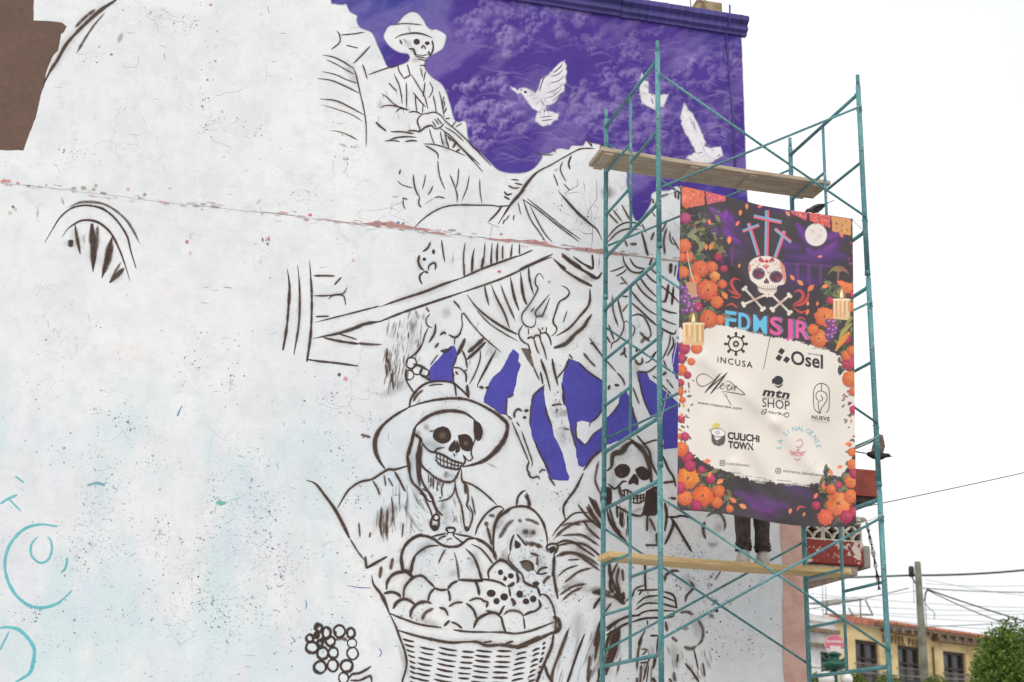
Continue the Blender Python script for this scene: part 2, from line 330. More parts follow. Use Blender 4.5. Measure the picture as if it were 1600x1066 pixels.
STROKES = '''
@B 480 0 5.33
#carriage
2 250,262 270,295 268,355 205,408
2 285,292 380,283 470,270
2 330,378 420,400
2.5 525,385 460,455 390,525
1:2.2:2 130,460 215,475 300,515 378,565
1:2 165,500 250,540 330,585 388,615
1:2 130,598 230,620 330,665 415,692
1:2.5 90,655 200,670 320,720 430,775
1:2.5:2 110,825 240,840 370,900 468,955
s1:2 110,870 230,905 370,955 468,1015
2.2 378,560 405,620 440,770 470,900 488,1010 490,1066
s2.5 460,535 480,590 500,660
#driver
2 512,622 600,590 690,560 755,545
2 755,545 765,590 800,645
2.2 805,655 858,628
2 858,628 835,540
2 870,625 920,710 975,800 1005,905
2 885,775 930,830 985,890
2 965,800 975,740 980,690
1.5 945,570 960,640
1.5 985,600 970,670
1.5 1020,685 1045,740 1030,790 1010,815
2.2 725,620 765,710 785,800 790,860
2 825,690 828,800 828,905
s2.5 680,690 710,725 745,760
s2.5 620,780 670,815 715,860 760,885
2 900,790 905,870 915,930
1.5 965,870 960,940
1.5:2.5 610,895 660,878 740,885 840,915
2 740,935 775,905 840,918
2 850,935 900,930 960,955
2 955,955 925,985 918,1020 935,1066
2 960,950 1000,945 1060,935 1110,960 1140,1000
2 1050,800 1065,870 1075,935
2 1100,760 1120,850 1140,975
2 1135,810 1130,860
2 1145,850 1135,905
2 1160,900 1140,940
2 1150,990 1185,985
2 1045,1015 1075,1060
2 1065,995 1095,1035
2 1085,985 1120,1030
2 985,1060 1020,1050 1045,1050
2.5 575,1020 600,1045 625,1066
1.8 1140,1000 1210,1060
1.5 1240,1055 1285,1030
1.5 1205,1055 1235,1015
1.5:3:1.5 735,318 790,290 900,275 980,290 1040,315
s2 710,210 780,198 860,198 965,210
d 912,348 24,22
d 1000,360 18,13
2.5 965,378 955,400
2 975,385 985,405
3 850,408 885,410 895,440 905,460
3 1040,340 1050,400 1030,460
3 1010,430 1025,465
1.5 895,455 960,462 1000,455
1 905,470 990,485
1 920,490 990,505
s3 770,330 790,370
f4 800,320 830,360
1.5 940,545 985,545
f3 840,220 860,270
@C 480 180 5.33
#carriage
s2 480,0 490,80 492,200 490,270
s1:2.5 180,130 250,135 340,165 425,210
f4 260,240 300,250 340,272
f2 360,260 415,272
#driver
3 575,62 610,95 655,130
2.5 700,138 800,140 885,155
2.2 840,130 890,130 935,135
2.5:3:2 690,205 760,185 850,180 905,185
1:2.5 650,215 710,212 765,218
2.5 820,220 870,212 915,216
2 918,40 925,80 935,105 940,140
3 925,140 950,128 985,100 1025,85
2 1030,80 1065,112 1110,100 1140,70
1.8 1020,120 1035,180 1060,240
2.2 1100,105 1200,180 1300,290 1460,470
2.2 1140,150 1280,270 1435,410
2 1165,60 1290,170 1390,270 1530,420
1.8 1150,100 1230,150 1300,215
2 1110,140 1120,200 1135,250
2.5 1150,150 1160,210 1180,270
2 1175,180 1190,210
3 1240,225 1215,270
3 1270,285 1245,300
2 975,240 1060,245 1180,280 1310,335
2.5 985,255 1040,285 1085,320 1090,360
2 1088,385 1095,460 1110,530 1145,615
2.5 885,500 890,570 910,640 935,680
2.5 935,690 930,740 950,765
1.5 985,500 975,560 960,610
2 1045,592 1030,630 1008,660
f1.5 960,750 1010,720 1070,685
2.2 1065,688 1095,680 1140,690
2.2 775,455 768,490
1.5 755,550 790,580 870,605
2 800,690 800,740 815,780
2 800,690 830,700
f2 700,680 770,680
s2:3 1185,485 1215,560 1238,620 1250,680 1248,735
s2 1262,440 1255,540 1240,610
s2 1350,495 1335,590 1310,660 1285,720
1.8 1437,535 1440,630 1455,730
#horse
2.5 895,935 960,870 1060,800 1160,760 1270,748 1420,750 1540,752 1599,765
@E 640 220 5.33
2 690,538 740,545 830,540
3 770,545 720,610 660,670
2.5:4:6:3:2:2:2 740,690 790,610 850,520 930,430 970,365 1060,265 1180,200 1300,130 1420,70 1540,65
2 850,322 905,328
2 880,355 935,365
2.5 825,375 870,395 910,390
3 790,425 815,450 850,440
3 790,465 830,488
1.5 1050,95 1120,115 1195,118
1.5 1190,70 1215,95
1.5 1500,0 1520,40
3 1345,130 1325,185 1335,235
2 1275,180 1255,230 1275,290 1300,335
f4 1235,230 1205,260
2 1200,280 1220,330 1235,375
1.5 1290,365 1330,410
1:4:5:3:2 1240,420 1300,490 1400,600 1500,690 1560,740 1599,820
2.2 945,490 1050,560 1200,680 1330,780 1410,840
2 985,485 1130,600 1280,720 1420,820
2.2 945,490 1005,650 1080,760 1130,835
2 1005,545 1070,680 1130,780 1185,840
1.8 905,520 925,610
s2 830,620 800,665
2 870,620 865,660
2 790,660 780,690
s2.5:3 465,840 450,950 450,1066
1:4 540,900 525,970 520,1066
1:4 628,850 620,960 600,1066
1:4 688,855 680,960 680,1040
1:5:4 735,850 728,930 728,1010
s3 775,870 775,990
1:3 855,860 842,970
1:3 915,860 915,945
2 900,965 980,930 1020,912
3 920,1066 1060,1005 1190,945
2:5 1200,985 1250,1030 1300,1066
4:6 1270,940 1330,990 1430,1060
2.5 1365,965 1440,1020 1530,1060
2.5 1520,950 1528,1060
f2 1585,940 1575,1066
k1 1555,330 1560,450 1550,500 1490,590 1480,660
k1 1450,775 1525,775
k1 1525,700 1520,850
k1 1395,325 1400,370 1350,400 1290,440
k1 1450,340 1460,420
k1 650,680 700,705 745,720
k.8 690,710 670,790
@F 420 360 5.33
#carriage
1:5:4:5 155,325 168,420 172,520 150,800 118,995
1:3.5:3 240,290 252,420 258,560 250,780 210,1030
1:4:3.5:6 340,255 350,400 358,560 350,850 318,1090
3.5 320,1075 420,1090 560,1105 745,1130
3.5 380,378 460,378 545,380
3 550,450 600,395
2.5 380,545 470,545 560,535 620,525 650,480
2.2 500,570 530,545 580,538 625,550 640,620
2.5 395,718 500,715
1.5:3 390,765 470,745 650,700 915,632
2:4:5:3 930,635 1100,575 1300,510 1450,450 1599,400
2:4:6:4 375,900 470,880 570,860 700,820 800,780 930,758
4 930,758 1100,690 1300,620 1450,570 1599,520
3:5 460,895 600,925 740,945
s5:3 740,940 850,950 945,950
2.5 590,865 660,885 730,908
#horse
3 1345,100 1325,145 1285,175
4 1255,210 1245,260 1265,310 1290,330
3 1330,330 1335,295 1375,270 1390,290 1385,325
3 1300,345 1325,350
3 1290,345 1260,375 1258,410 1275,445
d 1295,240 12,12
d 1372,178 10,18
2.5 1440,85 1450,170 1465,260
f2 1535,190 1532,290
f3 1000,770 980,850
f3 1050,760 1030,830
f3 1100,750 1080,830
s2 1165,850 1160,900
f4 1195,760 1180,850
f4 1250,690 1240,750
f4 1290,690 1285,750
f4 1105,860 1110,930
s3 985,980 985,1066
f4 1060,980 1055,1066
f3 1240,900 1220,950
2.2 1340,700 1310,740 1320,790 1355,810
s3 1310,640 1335,680
2.5 1330,810 1300,870 1280,940 1240,1010 1170,1060
s3 1390,780 1380,850 1330,940
3 1430,870 1455,850 1470,860
2.5 1500,870 1550,890 1599,860
2 1550,890 1545,950
s3 1540,590 1590,640
2 1385,970 1410,940
@G 640 400 5.33
#carriage
3.5 426,187 600,110 760,50 900,0
3 426,307 640,235 800,175 920,120 1050,60 1180,10
#horse
3 452,60 455,165
4 525,20 518,130
4 610,20 600,105
1:4:2 625,245 635,310 660,410
1:4:3 680,240 720,340 790,480 830,595
s2:4:3 755,225 790,330 840,450 885,550
1:5:3 840,180 860,290 880,370 910,450
1:5:4 925,140 935,250 950,340 975,405
1:4:2 990,90 1000,200 1030,315
1:4:5 480,325 560,430 680,530 800,605 890,650
2 565,460 660,560 780,640 895,705
2.5 1115,190 1095,155 1070,150 1048,190 1050,240 1068,275 1020,370 970,440 940,480 935,530 960,575 1010,595 1045,570 1050,520
2.5 1160,325 1100,400 1050,465 1060,510 1085,495 1105,500 1165,355
1.5 1035,435 1010,465
2.5:3 1270,250 1310,270 1330,310 1300,350 1250,380 1225,440 1195,545 1225,600 1215,640 1185,665
1.5 1310,460 1280,550
3:4 1225,665 1330,600 1420,500 1495,400 1502,280
5:6:8 1515,490 1480,540 1450,590 1380,650 1300,730 1205,765
1:4:6 1200,25 1280,110 1400,190 1515,250
5 1270,0 1380,80 1480,140 1560,185 1599,140
2.5 1370,10 1460,75 1525,105 1528,0
2.5 940,580 910,640 930,700 985,740
1.5 990,610 990,650
2 1070,605 1090,630 1085,660
2 1105,610 1110,600
1.5 1140,595 1135,640
3 985,690 1010,675 1035,690
3 1035,690 1045,665 1080,665 1090,690
3 1090,650 1130,640 1165,680 1180,740
2.5 985,730 1010,810
2.5 1035,690 1060,780 1080,810
2.5 1085,690 1120,780 1140,860
q 930,770 990,775 1030,900 1042,945 1000,890
2.2 1035,930 1060,990 1080,1030
2.5 1095,860 1130,950 1160,1066
2.5 1090,970 1110,1066
2.5 1190,860 1210,960 1235,1066
2.2 440,590 435,500 450,480 520,570 620,680 760,800
2.2 440,590 410,660 380,680 330,660
3 260,655 285,635 300,650
5:7 460,690 440,740 400,820
6:7 615,690 560,740 490,800
5 630,720 560,790 480,860
2.2 590,790 585,870 545,980 500,1066
2 720,785 650,900 570,1060
3 440,790 465,850 480,930
2.5 400,820 380,880 360,940 370,1066
3 370,930 420,935 450,960 480,945
3 385,965 400,985
3.5 450,960 470,990 470,1050
3 215,570 210,640 170,710
2.5 240,730 215,765
s2 370,370 400,410 425,450
3 260,790 300,800 345,760
@H 560 540 5.33
o3.5 440,145 44,46
o3.5 490,205 40,38
o3 425,245 36,40
o3 548,225 38,36
4 460,155 520,170 565,200
4 520,245 570,270 590,290
3 395,200 400,290 460,390
2.5 525,0 480,60 440,95
f2 520,90 490,140
2 660,80 600,160
3 690,45 740,30
#woman
6:4:3:5 425,510 440,440 500,360 580,310 680,298 780,310 850,360 920,430
2 590,335 640,325 700,325
3 800,310 815,420
5 905,330 915,430
s4 455,470 490,410 540,370
f3 480,490 520,440
#horse
2.2 1145,40 1080,170 1000,310 995,345
4 1010,345 1040,352
4 1060,352 1085,350
#woman
4:5:4:6:9:5 420,515 520,480 650,452 800,440 900,450 1000,485 1120,550 1200,610 1240,660 1225,760 1160,860 1060,950 960,990 870,1010
4:5:7:5 420,515 300,585 200,670 150,760 140,860 170,950 220,1025
s2:3 165,680 130,770 130,850 150,930
4:6:4 460,700 500,650 600,580 700,550 800,545 890,565 970,620
s4 20,740 100,765
p 960,620 1010,650 1035,720 1010,790 975,770
2.5 965,620 965,700 970,780 945,850 940,900 950,940 920,960 890,930 870,910
4 460,700 440,800 410,910 425,1000 430,1066
5 470,740 510,770 525,800
3 520,790 560,850 620,890 660,860 710,850
5 515,780 505,860 490,930 510,1000 515,1066
f8 485,760 500,700
3 530,830 520,920 525,990 570,1040
p 700,675 745,690 770,740 760,790 710,815 660,800 622,760 640,700
p 830,750 900,740 945,780 950,840 920,880 860,860 840,800
p 805,785 760,840 755,875 790,880 810,850
p 815,850 810,890 835,885 845,850 820,790
2 595,715 630,710
f10 540,690 590,670
4 605,885 660,895 720,920 790,960 880,985
2.2 640,930 720,965 800,995 860,1005
3.5 640,950 690,1000 760,1020 830,1030 860,1000
1.8 650,895 655,960
1.8 680,900 685,990
1.8 710,915 712,1005
1.8 740,935 742,1015
1.8 775,950 772,1020
1.8 805,965 800,1025
1.8 835,975 828,1025
1.8 860,980 855,1010
3 875,920 890,960 870,1000
2 795,900 800,920
#horse
2.5 1280,640 1350,800 1420,970
2.5 1360,715 1400,830 1445,960 1445,1005
3 1420,970 1405,1030 1430,1066
4 1300,600 1300,560 1330,530 1360,545
4 1385,545 1415,540
4 1375,600 1395,598
2.5 1250,590 1275,615
2.2 1320,640 1340,670
3 1510,1060 1530,1035 1555,1040
2.5 1550,330 1500,375 1455,420 1440,500
2.5 1465,790 1520,920 1570,1010 1599,1066
2.2 1435,500 1428,660
2.5 1250,435 1290,410
2.2 1240,440 1232,560 1250,590
s3 235,50 240,150
s3 250,110 265,220
s3 225,150 240,260
s3 285,200 290,370
2 270,230 280,310
f3 310,280 300,360
f3 350,270 330,350
f3 390,270 340,350
@J 480 640 5.33
#woman
4 955,475 1010,520 1080,575 1170,605 1230,580 1275,490
4 905,150 880,250 850,360 835,400 850,520 880,610 940,670 1010,760 1050,760
4 940,250 935,420 945,560 985,650 1040,730 1070,830 1080,870
3 960,680 990,760 1030,850 1040,900
3 960,660 1010,690 1030,740
3 940,700 990,720
4 1040,750 1060,800 1090,850 1125,880
o5 1075,900 26,26
5 1040,900 1030,960 1060,1000 1090,980 1100,910
d 1060,982 24,18
4 925,380 915,480 940,640
f10 930,300 935,400
3 1285,500 1290,590 1330,640 1340,740 1330,800 1360,850
3 1230,600 1245,700 1280,790 1300,900 1310,990
4 1310,600 1320,700
3 1300,930 1330,1010 1370,930 1375,860 1350,800
5 1320,980 1345,1000
1.8 1010,545 1012,610
1.8 1030,560 1030,640
1.8 1050,560 1050,660
1.8 1085,600 1080,680
2.5 1140,600 1120,660 1125,720
2.5 1235,600 1220,690 1170,745 1090,765
d 1108,735 6,6
f4 1130,760 1120,850
f8 1130,540 1180,545
4:4:3 850,465 730,500 680,498 620,530 540,580 450,600 380,640 330,690 255,815
3:5:7 0,590 70,620 150,720 230,830 300,960 350,1066
3 1290,595 1380,630 1480,700 1575,790
f3 1490,445 1590,490
s3 545,590 580,650 605,710
s3 640,545 655,640
s3 675,570 715,640
4 730,520 770,590 815,680
s3 700,720 715,840 708,950
s4 620,800 612,950 620,1066
s4 670,820 660,960 650,1050
f5 770,740 830,850 900,960 980,1040
f4 860,640 920,760 1000,870
s3 430,940 440,1066
s3 525,1020 520,1066
s3 800,940 790,1066
f4 870,880 860,1060
f3 1215,720 1240,820
s3 1370,720 1400,880
f3 1245,890 1215,940
s3 350,1066 420,1180 480,1260
@K 640 740 5.33
#pumpkin
3.5 310,510 320,490 305,465 320,452 370,455 378,475 362,500 375,525
2 325,490 360,492
3 190,525 250,510 300,500
3 375,500 440,515 500,525 550,545
3 240,550 270,530 300,522
3 380,530 420,560 450,580
2 310,550 350,540
5:4:5 0,565 60,525 130,520 200,545 260,590 325,610 400,605 450,575 490,545 550,540
5 550,540 620,575 680,630 725,695
4:3 235,600 150,610 60,670 20,740 10,840 45,870
s3 300,630 265,690 240,750
s2:5:6 365,640 390,720 405,820 410,890
3:6 470,630 530,690 570,780 605,900
2:4 520,590 590,625 650,690 690,745
4:5 410,885 500,890 600,895
5:4 0,880 60,855 110,855 160,900 210,950
4 210,955 260,970 315,965
4 320,960 350,920 400,895
4 210,955 170,1000 155,1060
4 320,970 335,1020 335,1060
5 550,900 570,950 580,1010
3 500,1060 550,1040 600,1045
#cat
#basket
4 660,870 655,820 690,770 730,735 780,725 830,760 870,800 910,830
d 757,823 19,21
d 843,852 22,20
p 790,855 780,885 800,890 810,870
4 890,830 905,880 895,910
6 870,910 845,930 820,940
#hooded
4 1445,0 1380,130 1300,240 1280,300 1297,385
3 1190,520 1240,450 1310,380 1380,330 1490,325
s3 1265,440 1330,415 1430,430
s4 1250,520 1350,510 1450,520 1590,610
4 1490,260 1540,360 1599,440
s5 1510,200 1570,310 1599,360
s4 1450,390 1500,470 1590,550
4 1225,585 1290,560 1370,575 1450,630 1540,690
s5 1210,690 1290,660 1390,670 1480,730 1599,820
3 1240,850 1310,795 1400,765
s3 1320,720 1410,715
s4 1270,1060 1350,990 1440,950
f5 1250,970 1350,910
s8 1520,990 1560,985 1599,1010
#horse
3 985,0 1020,35 1070,25 1080,45
3 1160,30 1210,100
@L 460 870 5.333
#grapes
o9 205,597 28,30
o6 268,635 33,48
o5 375,620 46,50
o6 470,635 33,40
o6 128,680 30,32
o6 300,705 38,40
o8 212,720 22,24
o6 148,755 50,46
o6 235,805 46,50
o5 325,800 40,44
o6 215,920 50,50
o5 320,905 44,50
o6 435,910 50,50
o4 485,805 46,50
o4 410,1010 40,46
o3 480,720 38,38
d 185,655 26,30
d 235,690 16,20
d 340,640 10,20
s7 340,690 400,680 440,700
4 460,1010 480,980 540,970 600,940 635,915
4 470,1030 540,1030 600,1005 635,995 645,1045
#basket
2:6:4 645,155 660,230 720,310 760,390 790,470
3.5 790,470 840,570 880,680 920,790 935,900 900,1040 890,1120
#woman
4 590,0 600,90
5 600,95 680,50 770,0
s5 725,80 710,180
#pumpkin
s5 820,10 800,110
5 890,0 905,120
4 975,130 985,60 1005,0
#basket
5 768,270 775,210 820,150 890,125 940,120 990,170
4:5 910,350 915,270 950,210 1000,175
5 750,305 810,295 860,310 885,335
5 825,430 850,385 900,355 950,360 1000,395
5 965,500 980,440 1030,390 1090,375 1140,390
s5 1065,530 1090,470 1160,430
4 1210,425 1255,440 1280,490
3.5 1290,415 1340,385 1400,380
4 1435,390 1490,440 1520,520
4 1250,575 1290,535
4 1310,545 1350,560 1395,595
4 1495,585 1530,520 1599,480
3.5 790,470 900,515 1050,565 1220,590
3.5 1330,610 1450,625 1610,628
4:5 870,615 1000,655 1150,690 1300,715 1420,710
@M 640 870 5.333
4 560,200 620,190 700,200 760,220 800,245
4 590,345 620,370 650,380 640,420
d 680,305 35,28
d 788,335 30,28
d 725,370 24,24
4 640,450 700,465 750,475 770,440 790,410
3 830,265 840,330
5 850,350 875,390 860,405
3.5 950,210 1000,235 1060,260
4 1070,265 1090,330
d 917,312 26,28
d 1030,352 25,26
d 970,372 25,22
4 1075,360 1090,410 1050,450 1000,465 950,490
3.5 1095,312 1140,325 1180,380 1205,450 1215,500
4 535,590 570,520 650,475 720,470 760,510
4 765,500 780,570 800,630
s4 780,490 820,455 880,450 930,470 950,510
2.5 950,510 960,600
3.5 640,628 780,630 880,640 1000,620 1100,585 1200,545
5:6:6 450,710 560,710 640,740 760,735 900,750 1000,720 1130,660 1240,610
3 680,705 620,715
4 860,705 800,725
3 900,740 1000,700 1080,660
7 1200,500 1240,530 1250,590 1210,640
s4 1220,500 1215,640
5 1200,640 1185,740 1150,830 1110,920 1060,1045 1040,1110
5 1125,900 1150,980 1185,1040 1200,1110
#hooded
s4 1340,570 1290,680 1240,820 1195,960 1185,1100
3 1455,650 1400,800 1350,940 1300,1080
4 1599,330 1560,380 1535,430
4 1590,540 1560,640 1540,740
f6 1599,780 1560,900 1500,1045
@N 840 670 5.33
3.5 540,175 460,240 385,345
5:7:10:6 580,350 615,310 630,215 700,190 740,140 800,100
10:8:5 790,110 860,160 905,230 930,310 945,420 960,480
4 830,60 880,120 930,190 945,270 970,330 1000,390
3 880,130 960,100 995,95
p 640,340 680,300 740,300 770,340 750,390 700,410 655,390
p 815,340 860,315 900,330 935,375 920,420 870,425 835,390
p 800,380 760,440 765,465 800,450 830,470 840,430 820,385
3.5 590,460 640,500 680,470 710,440 740,440
5 680,480 690,540 715,560
3 700,520 740,510 790,540 830,560 890,545
2.5 690,570 740,590
2.5 720,510 725,570
2.5 750,515 750,580
2.5 800,550 800,610
2.5 830,555 830,615
2.5 860,550 858,615
2.5 885,545 880,600
2.5 790,615 840,620 885,600
2 790,580 890,575
4 650,640 720,680 790,715 870,720 890,640
f16 830,660 840,690
p 530,490 610,500 605,640 530,620
p 905,520 985,480 1000,500 1000,700 950,720 890,720 895,600
s4 510,260 490,350 480,430 500,490 530,560
4 410,650 450,720 530,810
4 430,570 480,670 540,760
4 600,660 620,740 650,820 690,860
4 660,650 665,740
4 690,690 690,800
4 710,690 700,820
3 750,720 755,860
5 580,680 600,760 640,830 700,900 760,980
4 915,730 910,850
s4 930,740 960,800 985,860
6 995,870 1000,960
3.5 900,970 1000,970
5 1060,620 1075,720 1060,850
5 1110,740 1130,790 1100,880 1060,960
5 1120,750 1180,850 1280,1020
3.5 1075,735 1150,735 1200,725 1290,745
#flowers
4 1045,230 1090,340 1130,400 1150,480
4 1050,450 1130,440
4 1095,580 1150,580
s6 1400,740 1460,700 1520,710 1560,780 1555,850
s5 1390,770 1380,850 1400,920
f8 1410,940 1460,970 1510,940
@O 860 860 5.173
#hooded
s4 550,90 500,190 485,260 490,310
4:6 480,240 485,300 510,340
s4 580,150 590,250
s9 340,345 420,335 500,345
s9 380,320 440,350
9 520,350 560,400 600,430
6 540,380 545,350
5 590,340 585,400
3 610,410 660,370 690,310 770,280
3 755,60 765,180 768,315
3 705,325 870,318
2.5 715,360 740,330
3 705,430 770,380 870,365
3 690,480 770,430 870,430
3 700,525 800,488 1000,490
3.5 660,580 770,550 970,540 1000,515
3.5 915,335 995,365 1020,465
3 870,365 915,375 1000,410
3 870,430 915,435 1025,465
3 350,470 380,420 410,390
3 440,500 490,430
4 450,630 510,590 570,555
4 455,685 530,640 600,600 660,580
4 410,560 380,660 355,770
s5 420,620 380,780 355,910
6 560,620 540,740 500,900
5 520,650 490,780 440,980
s7 545,640 520,800 470,950
s4 490,660 460,760
s4 330,960 300,1090
s5 400,950 380,1090
2.5 785,570 785,600
2.5 765,650 720,730 712,765
3 810,690 870,690
2.5 870,700 860,830
s3 730,800 780,805 740,850
3 840,870 830,960
2.5 855,870 840,940
s3.5 725,910 790,905
s5 735,920 725,1090
2 795,930 775,1080
4 815,1060 830,1035 850,1080
s5 700,1030 700,1090
f6 300,330 420,290
@T 1020 840 4.717
#flowers
s5 90,330 95,280 150,245 200,250
s4 265,315 300,365 250,430 240,480
e 175,355 10,10
d 340,190 10,8
e 430,350 10,12
e 455,470 14,12
d 470,540 12,10
e 430,578 18,12
d 280,180 8,6
e 430,290 10,14
s4 225,225 235,180
s6 200,555 250,548 300,570
s6 330,600 370,680 360,760 320,800
s7 230,805 280,820 320,800
s6 140,735 180,765
s5 95,620 105,690
e 240,670 18,10
2.5 300,820 320,900 335,975
f3 100,790 130,870
f3 210,830 225,910
f4 165,900 180,970
4 240,930 290,990 340,1066
s3 370,920 385,1030
f3 350,940 370,1040
s4 185,860 180,920
f4 390,880 430,980
s3 5,960 20,890
s4 155,990 165,1060
s4 120,1040 140,1066
2 460,310 500,250
@P 900 200 4.848
#horse
2 0,170 50,155 130,155
1.5 80,90 120,140
1.5 180,150 205,120
f14 200,460 235,500 265,460
s3 245,645 320,725
s3 280,620 350,710
s3 345,580 410,700
2.5 240,830 300,760 370,720 450,720 490,745
2.5 245,860 320,790 400,765 470,770
s3 370,850 390,900
s4 410,880 460,880
3:4 495,780 520,870 545,970
s4 590,790 570,850
2 500,730 530,790
3 590,570 580,540
2 580,640 600,670
s3 640,520 700,500
3 750,470 755,530
3 780,480 775,540
s3 690,700 650,790
s4 690,750 665,850 675,960
s3 710,780 715,850 740,880 770,880
2 730,830 780,920
@Q 920 390 6.273
3 335,65 350,130 400,200 450,225 510,225 540,190
3 405,90 440,150 490,180 545,185
2.5 560,0 580,60
4 620,90 595,150
2.5 215,215 290,190 345,165
2 270,260 330,230 370,195
s3 315,265 350,310 380,345
2 310,335 350,330
3 460,320 520,410 600,480 655,515
3 505,280 570,370 660,460
3 555,230 610,290 665,330
2.5 600,180 665,240
2.5 660,330 700,350 800,430 880,515
3 410,400 500,510 580,590 660,640
3:4 405,510 520,610 590,680 660,740
3 660,740 700,765 790,815 840,825 855,790
2.5 660,640 700,670 780,710 850,735
3 660,515 700,570 780,610 860,625
6:5 805,140 800,230
2.5 855,150 840,260
4 780,340 770,420 745,510 710,500
4 830,370 815,540
f3 735,0 740,60
s3 230,440 240,600 290,760
3 285,490 310,600 340,710
3 195,740 245,880
3 175,850 210,915
2.5 220,970 230,920 290,880 340,780 345,720 370,700 385,720
2 430,740 450,780 430,850
3 425,650 480,635 525,650 560,690 600,780 605,850 560,870
s6 555,860 510,915
s5 500,810 550,860 600,900
2.5 330,460 380,460
s3 380,540 330,610
3.5 350,960 345,1010 310,1030
2.5 345,1010 370,1060
3 480,970 465,1000
2.5 800,830 790,920 740,1040 720,1066
3 820,860 830,930 770,1040
2 725,800 710,890
2.5 660,1000 610,1060
3 10,870 70,960 130,1040
3 15,920 50,935 70,970
@I 780 520 5.33
s4 700,165 750,230 805,285
2.2 585,180 610,215
2.5 850,190 895,235 970,320
s3 980,330 1030,390 1045,440
4 910,470 920,440
4 965,435 995,438
2.5 580,215 560,280 480,380
2.5 855,400 750,330 660,245
3 530,440 540,600
2.5 590,780 640,960
2.2 870,620 820,700 760,750 755,780
2.2 640,740 650,890 720,930 780,850 855,790
2.2 1000,590 960,650 920,690
2.5 1115,460 1165,590
3 1090,600 1150,760
2.5 1150,330 1200,540 1260,690
3 1060,870 1110,900 1180,970
3.5 1130,220 1155,260 1190,250 1190,210
3 1140,130 1150,150
2.5 1305,165 1260,230 1220,250
3 1160,320 1240,325 1310,275
2.5 1370,230 1395,290 1440,325
2.5 1280,360 1310,380
2.5 1395,390 1450,460
2.5 1350,430 1430,510
4 1365,350 1390,330
2.2 345,330 365,410
2.5 440,220 455,320 490,440
2.5 345,230 400,380 425,480
s4 440,605 490,595 520,600
2.5 385,620 400,680 440,780
2 540,800 580,805
f10 520,640 580,700
@R 0 280 5.33
#wheel
1:3.5:3 375,525 430,430 500,320 590,245 680,220 760,222 850,245 930,300 1000,380 1060,480 1090,600 1132,738
s2:6:4:5:7 540,250 610,215 680,192 780,192 870,210 960,260 1050,340 1110,430 1170,550
1:4:3:1 520,480 560,420 610,380 680,345 770,345 850,380 930,460 1000,600 1050,740 1080,840
2:6:3 625,380 640,480 668,620
9 590,510 588,560
8:10:9:2 765,375 770,480 775,600 775,770
s8:8:2 812,380 805,520 780,750
3:10:8:3 935,480 900,620 850,820
s4:8:5 945,540 910,680 860,800
s2:6:3 1010,690 960,770 920,855
5:8:4 1030,745 980,795 915,860
f3 690,460 710,545
f3 315,240 310,340
f3 510,150 535,220
@A 0 0 3.807
#arch
7:6:5:6:4 690,0 600,60 520,130 450,200 390,270 340,360 300,420 260,500
s5 445,165 510,100 570,55
s3:6 630,70 560,150 500,240 455,320
f5 730,190 700,260
@S 0 740 3.27
#cyan
c5 290,270 210,260 130,280 70,335 35,400 25,480 45,560 90,630 150,675 220,685 290,665 340,625 365,600
c4 190,325 160,365 160,415 190,450 220,455 250,435 265,390 260,345 245,325
c4 345,430 335,480 315,505
c6 0,790 40,785 100,800 150,850 175,900 170,960 150,1020 80,1066
c3 45,810 20,860 0,900
c4 0,155 40,130 85,110
c3 45,130 75,160 105,190
c3 80,15 120,45
@K 625 734 4.093
#cat
5:4:4:4 600,520 598,420 615,340 660,280 730,240 810,238 870,275 915,340 938,420 942,490
3.5 482,415 500,360 545,290 600,245 640,235 662,250
4 662,255 630,290 605,350 598,420
s4 600,520 605,560 622,580
3.5 745,230 755,175 785,140 800,135
4 800,165 820,200 822,240
3 810,150 830,210 826,245
s6 570,292 605,295
s8 548,335 558,360
s5 555,360 575,430 590,490
s6 490,440 520,460
s8 632,440 655,405 690,350 730,320
s7 640,300 665,280 700,262
s7 760,318 775,335
s7 800,318 840,325 890,350
s10 785,398 820,395
s9 840,395 865,408
f10 780,405 870,410
s8 795,478 830,470 870,478 915,500
s7 840,472 842,492
s7 880,478 885,500
f18 640,545 690,560
s6 630,570 690,590
3.5 705,520 712,460 728,418
3.5 750,415 775,445 805,485
p 735,450 770,475 765,495 738,500
4 935,490 965,475 1005,478 1005,510 985,540
3.5 937,492 945,525
p 950,505 985,490 995,510 965,535
3 700,540 695,575 740,630 780,670 795,715 830,740 880,750
3 985,540 990,590 980,640 972,680
s5 960,680 930,705 918,730
s5 835,535 870,545 885,555
s4 878,560 878,610
q 770,590 810,585 845,605 848,640 820,650 785,625
4 768,592 810,583 845,603 852,640
3.5 875,662 905,632 942,625
3 875,662 905,668 940,658
p 850,722 875,715 890,730 875,742 855,740
3 880,755 890,790
#pumpkin
4:6 12,640 8,560 30,490 80,440 140,412
5 0,660 40,655 80,690
@N 844 656 2.185
#hooded
s5 45,410 80,375 130,350 200,345
4 60,430 110,420 160,430 210,470
s5 50,470 100,455 150,465 205,500
4:5 45,470 48,540 60,610
s4 65,600 110,570 160,560
s4 80,560 130,520 180,505
s5 160,300 190,340 215,380
4 130,290 160,330 205,370
s4 185,270 200,310 215,340
s5 230,330 260,380 300,430
5:6 235,470 240,530 260,580 290,610
s5 270,500 262,550 275,590
s5.5 190,590 230,600 280,612
4 228,720 262,690 300,672 340,668
5 232,740 220,800 200,880
5.5 262,720 250,780 225,870
s5 250,720 235,800 205,896
4 215,700 200,740 188,790
s3 100,710 80,770 45,850 30,896
3 150,735 125,800 95,896
s4 350,740 335,790 330,860
s3 375,800 360,860 350,896
s5 170,800 165,850 160,896
3 360,470 358,540 362,580
@H 560 540 5.33
#woman
l 700,748 42,36
l 895,815 26,24
@X 0 0 1
#woman
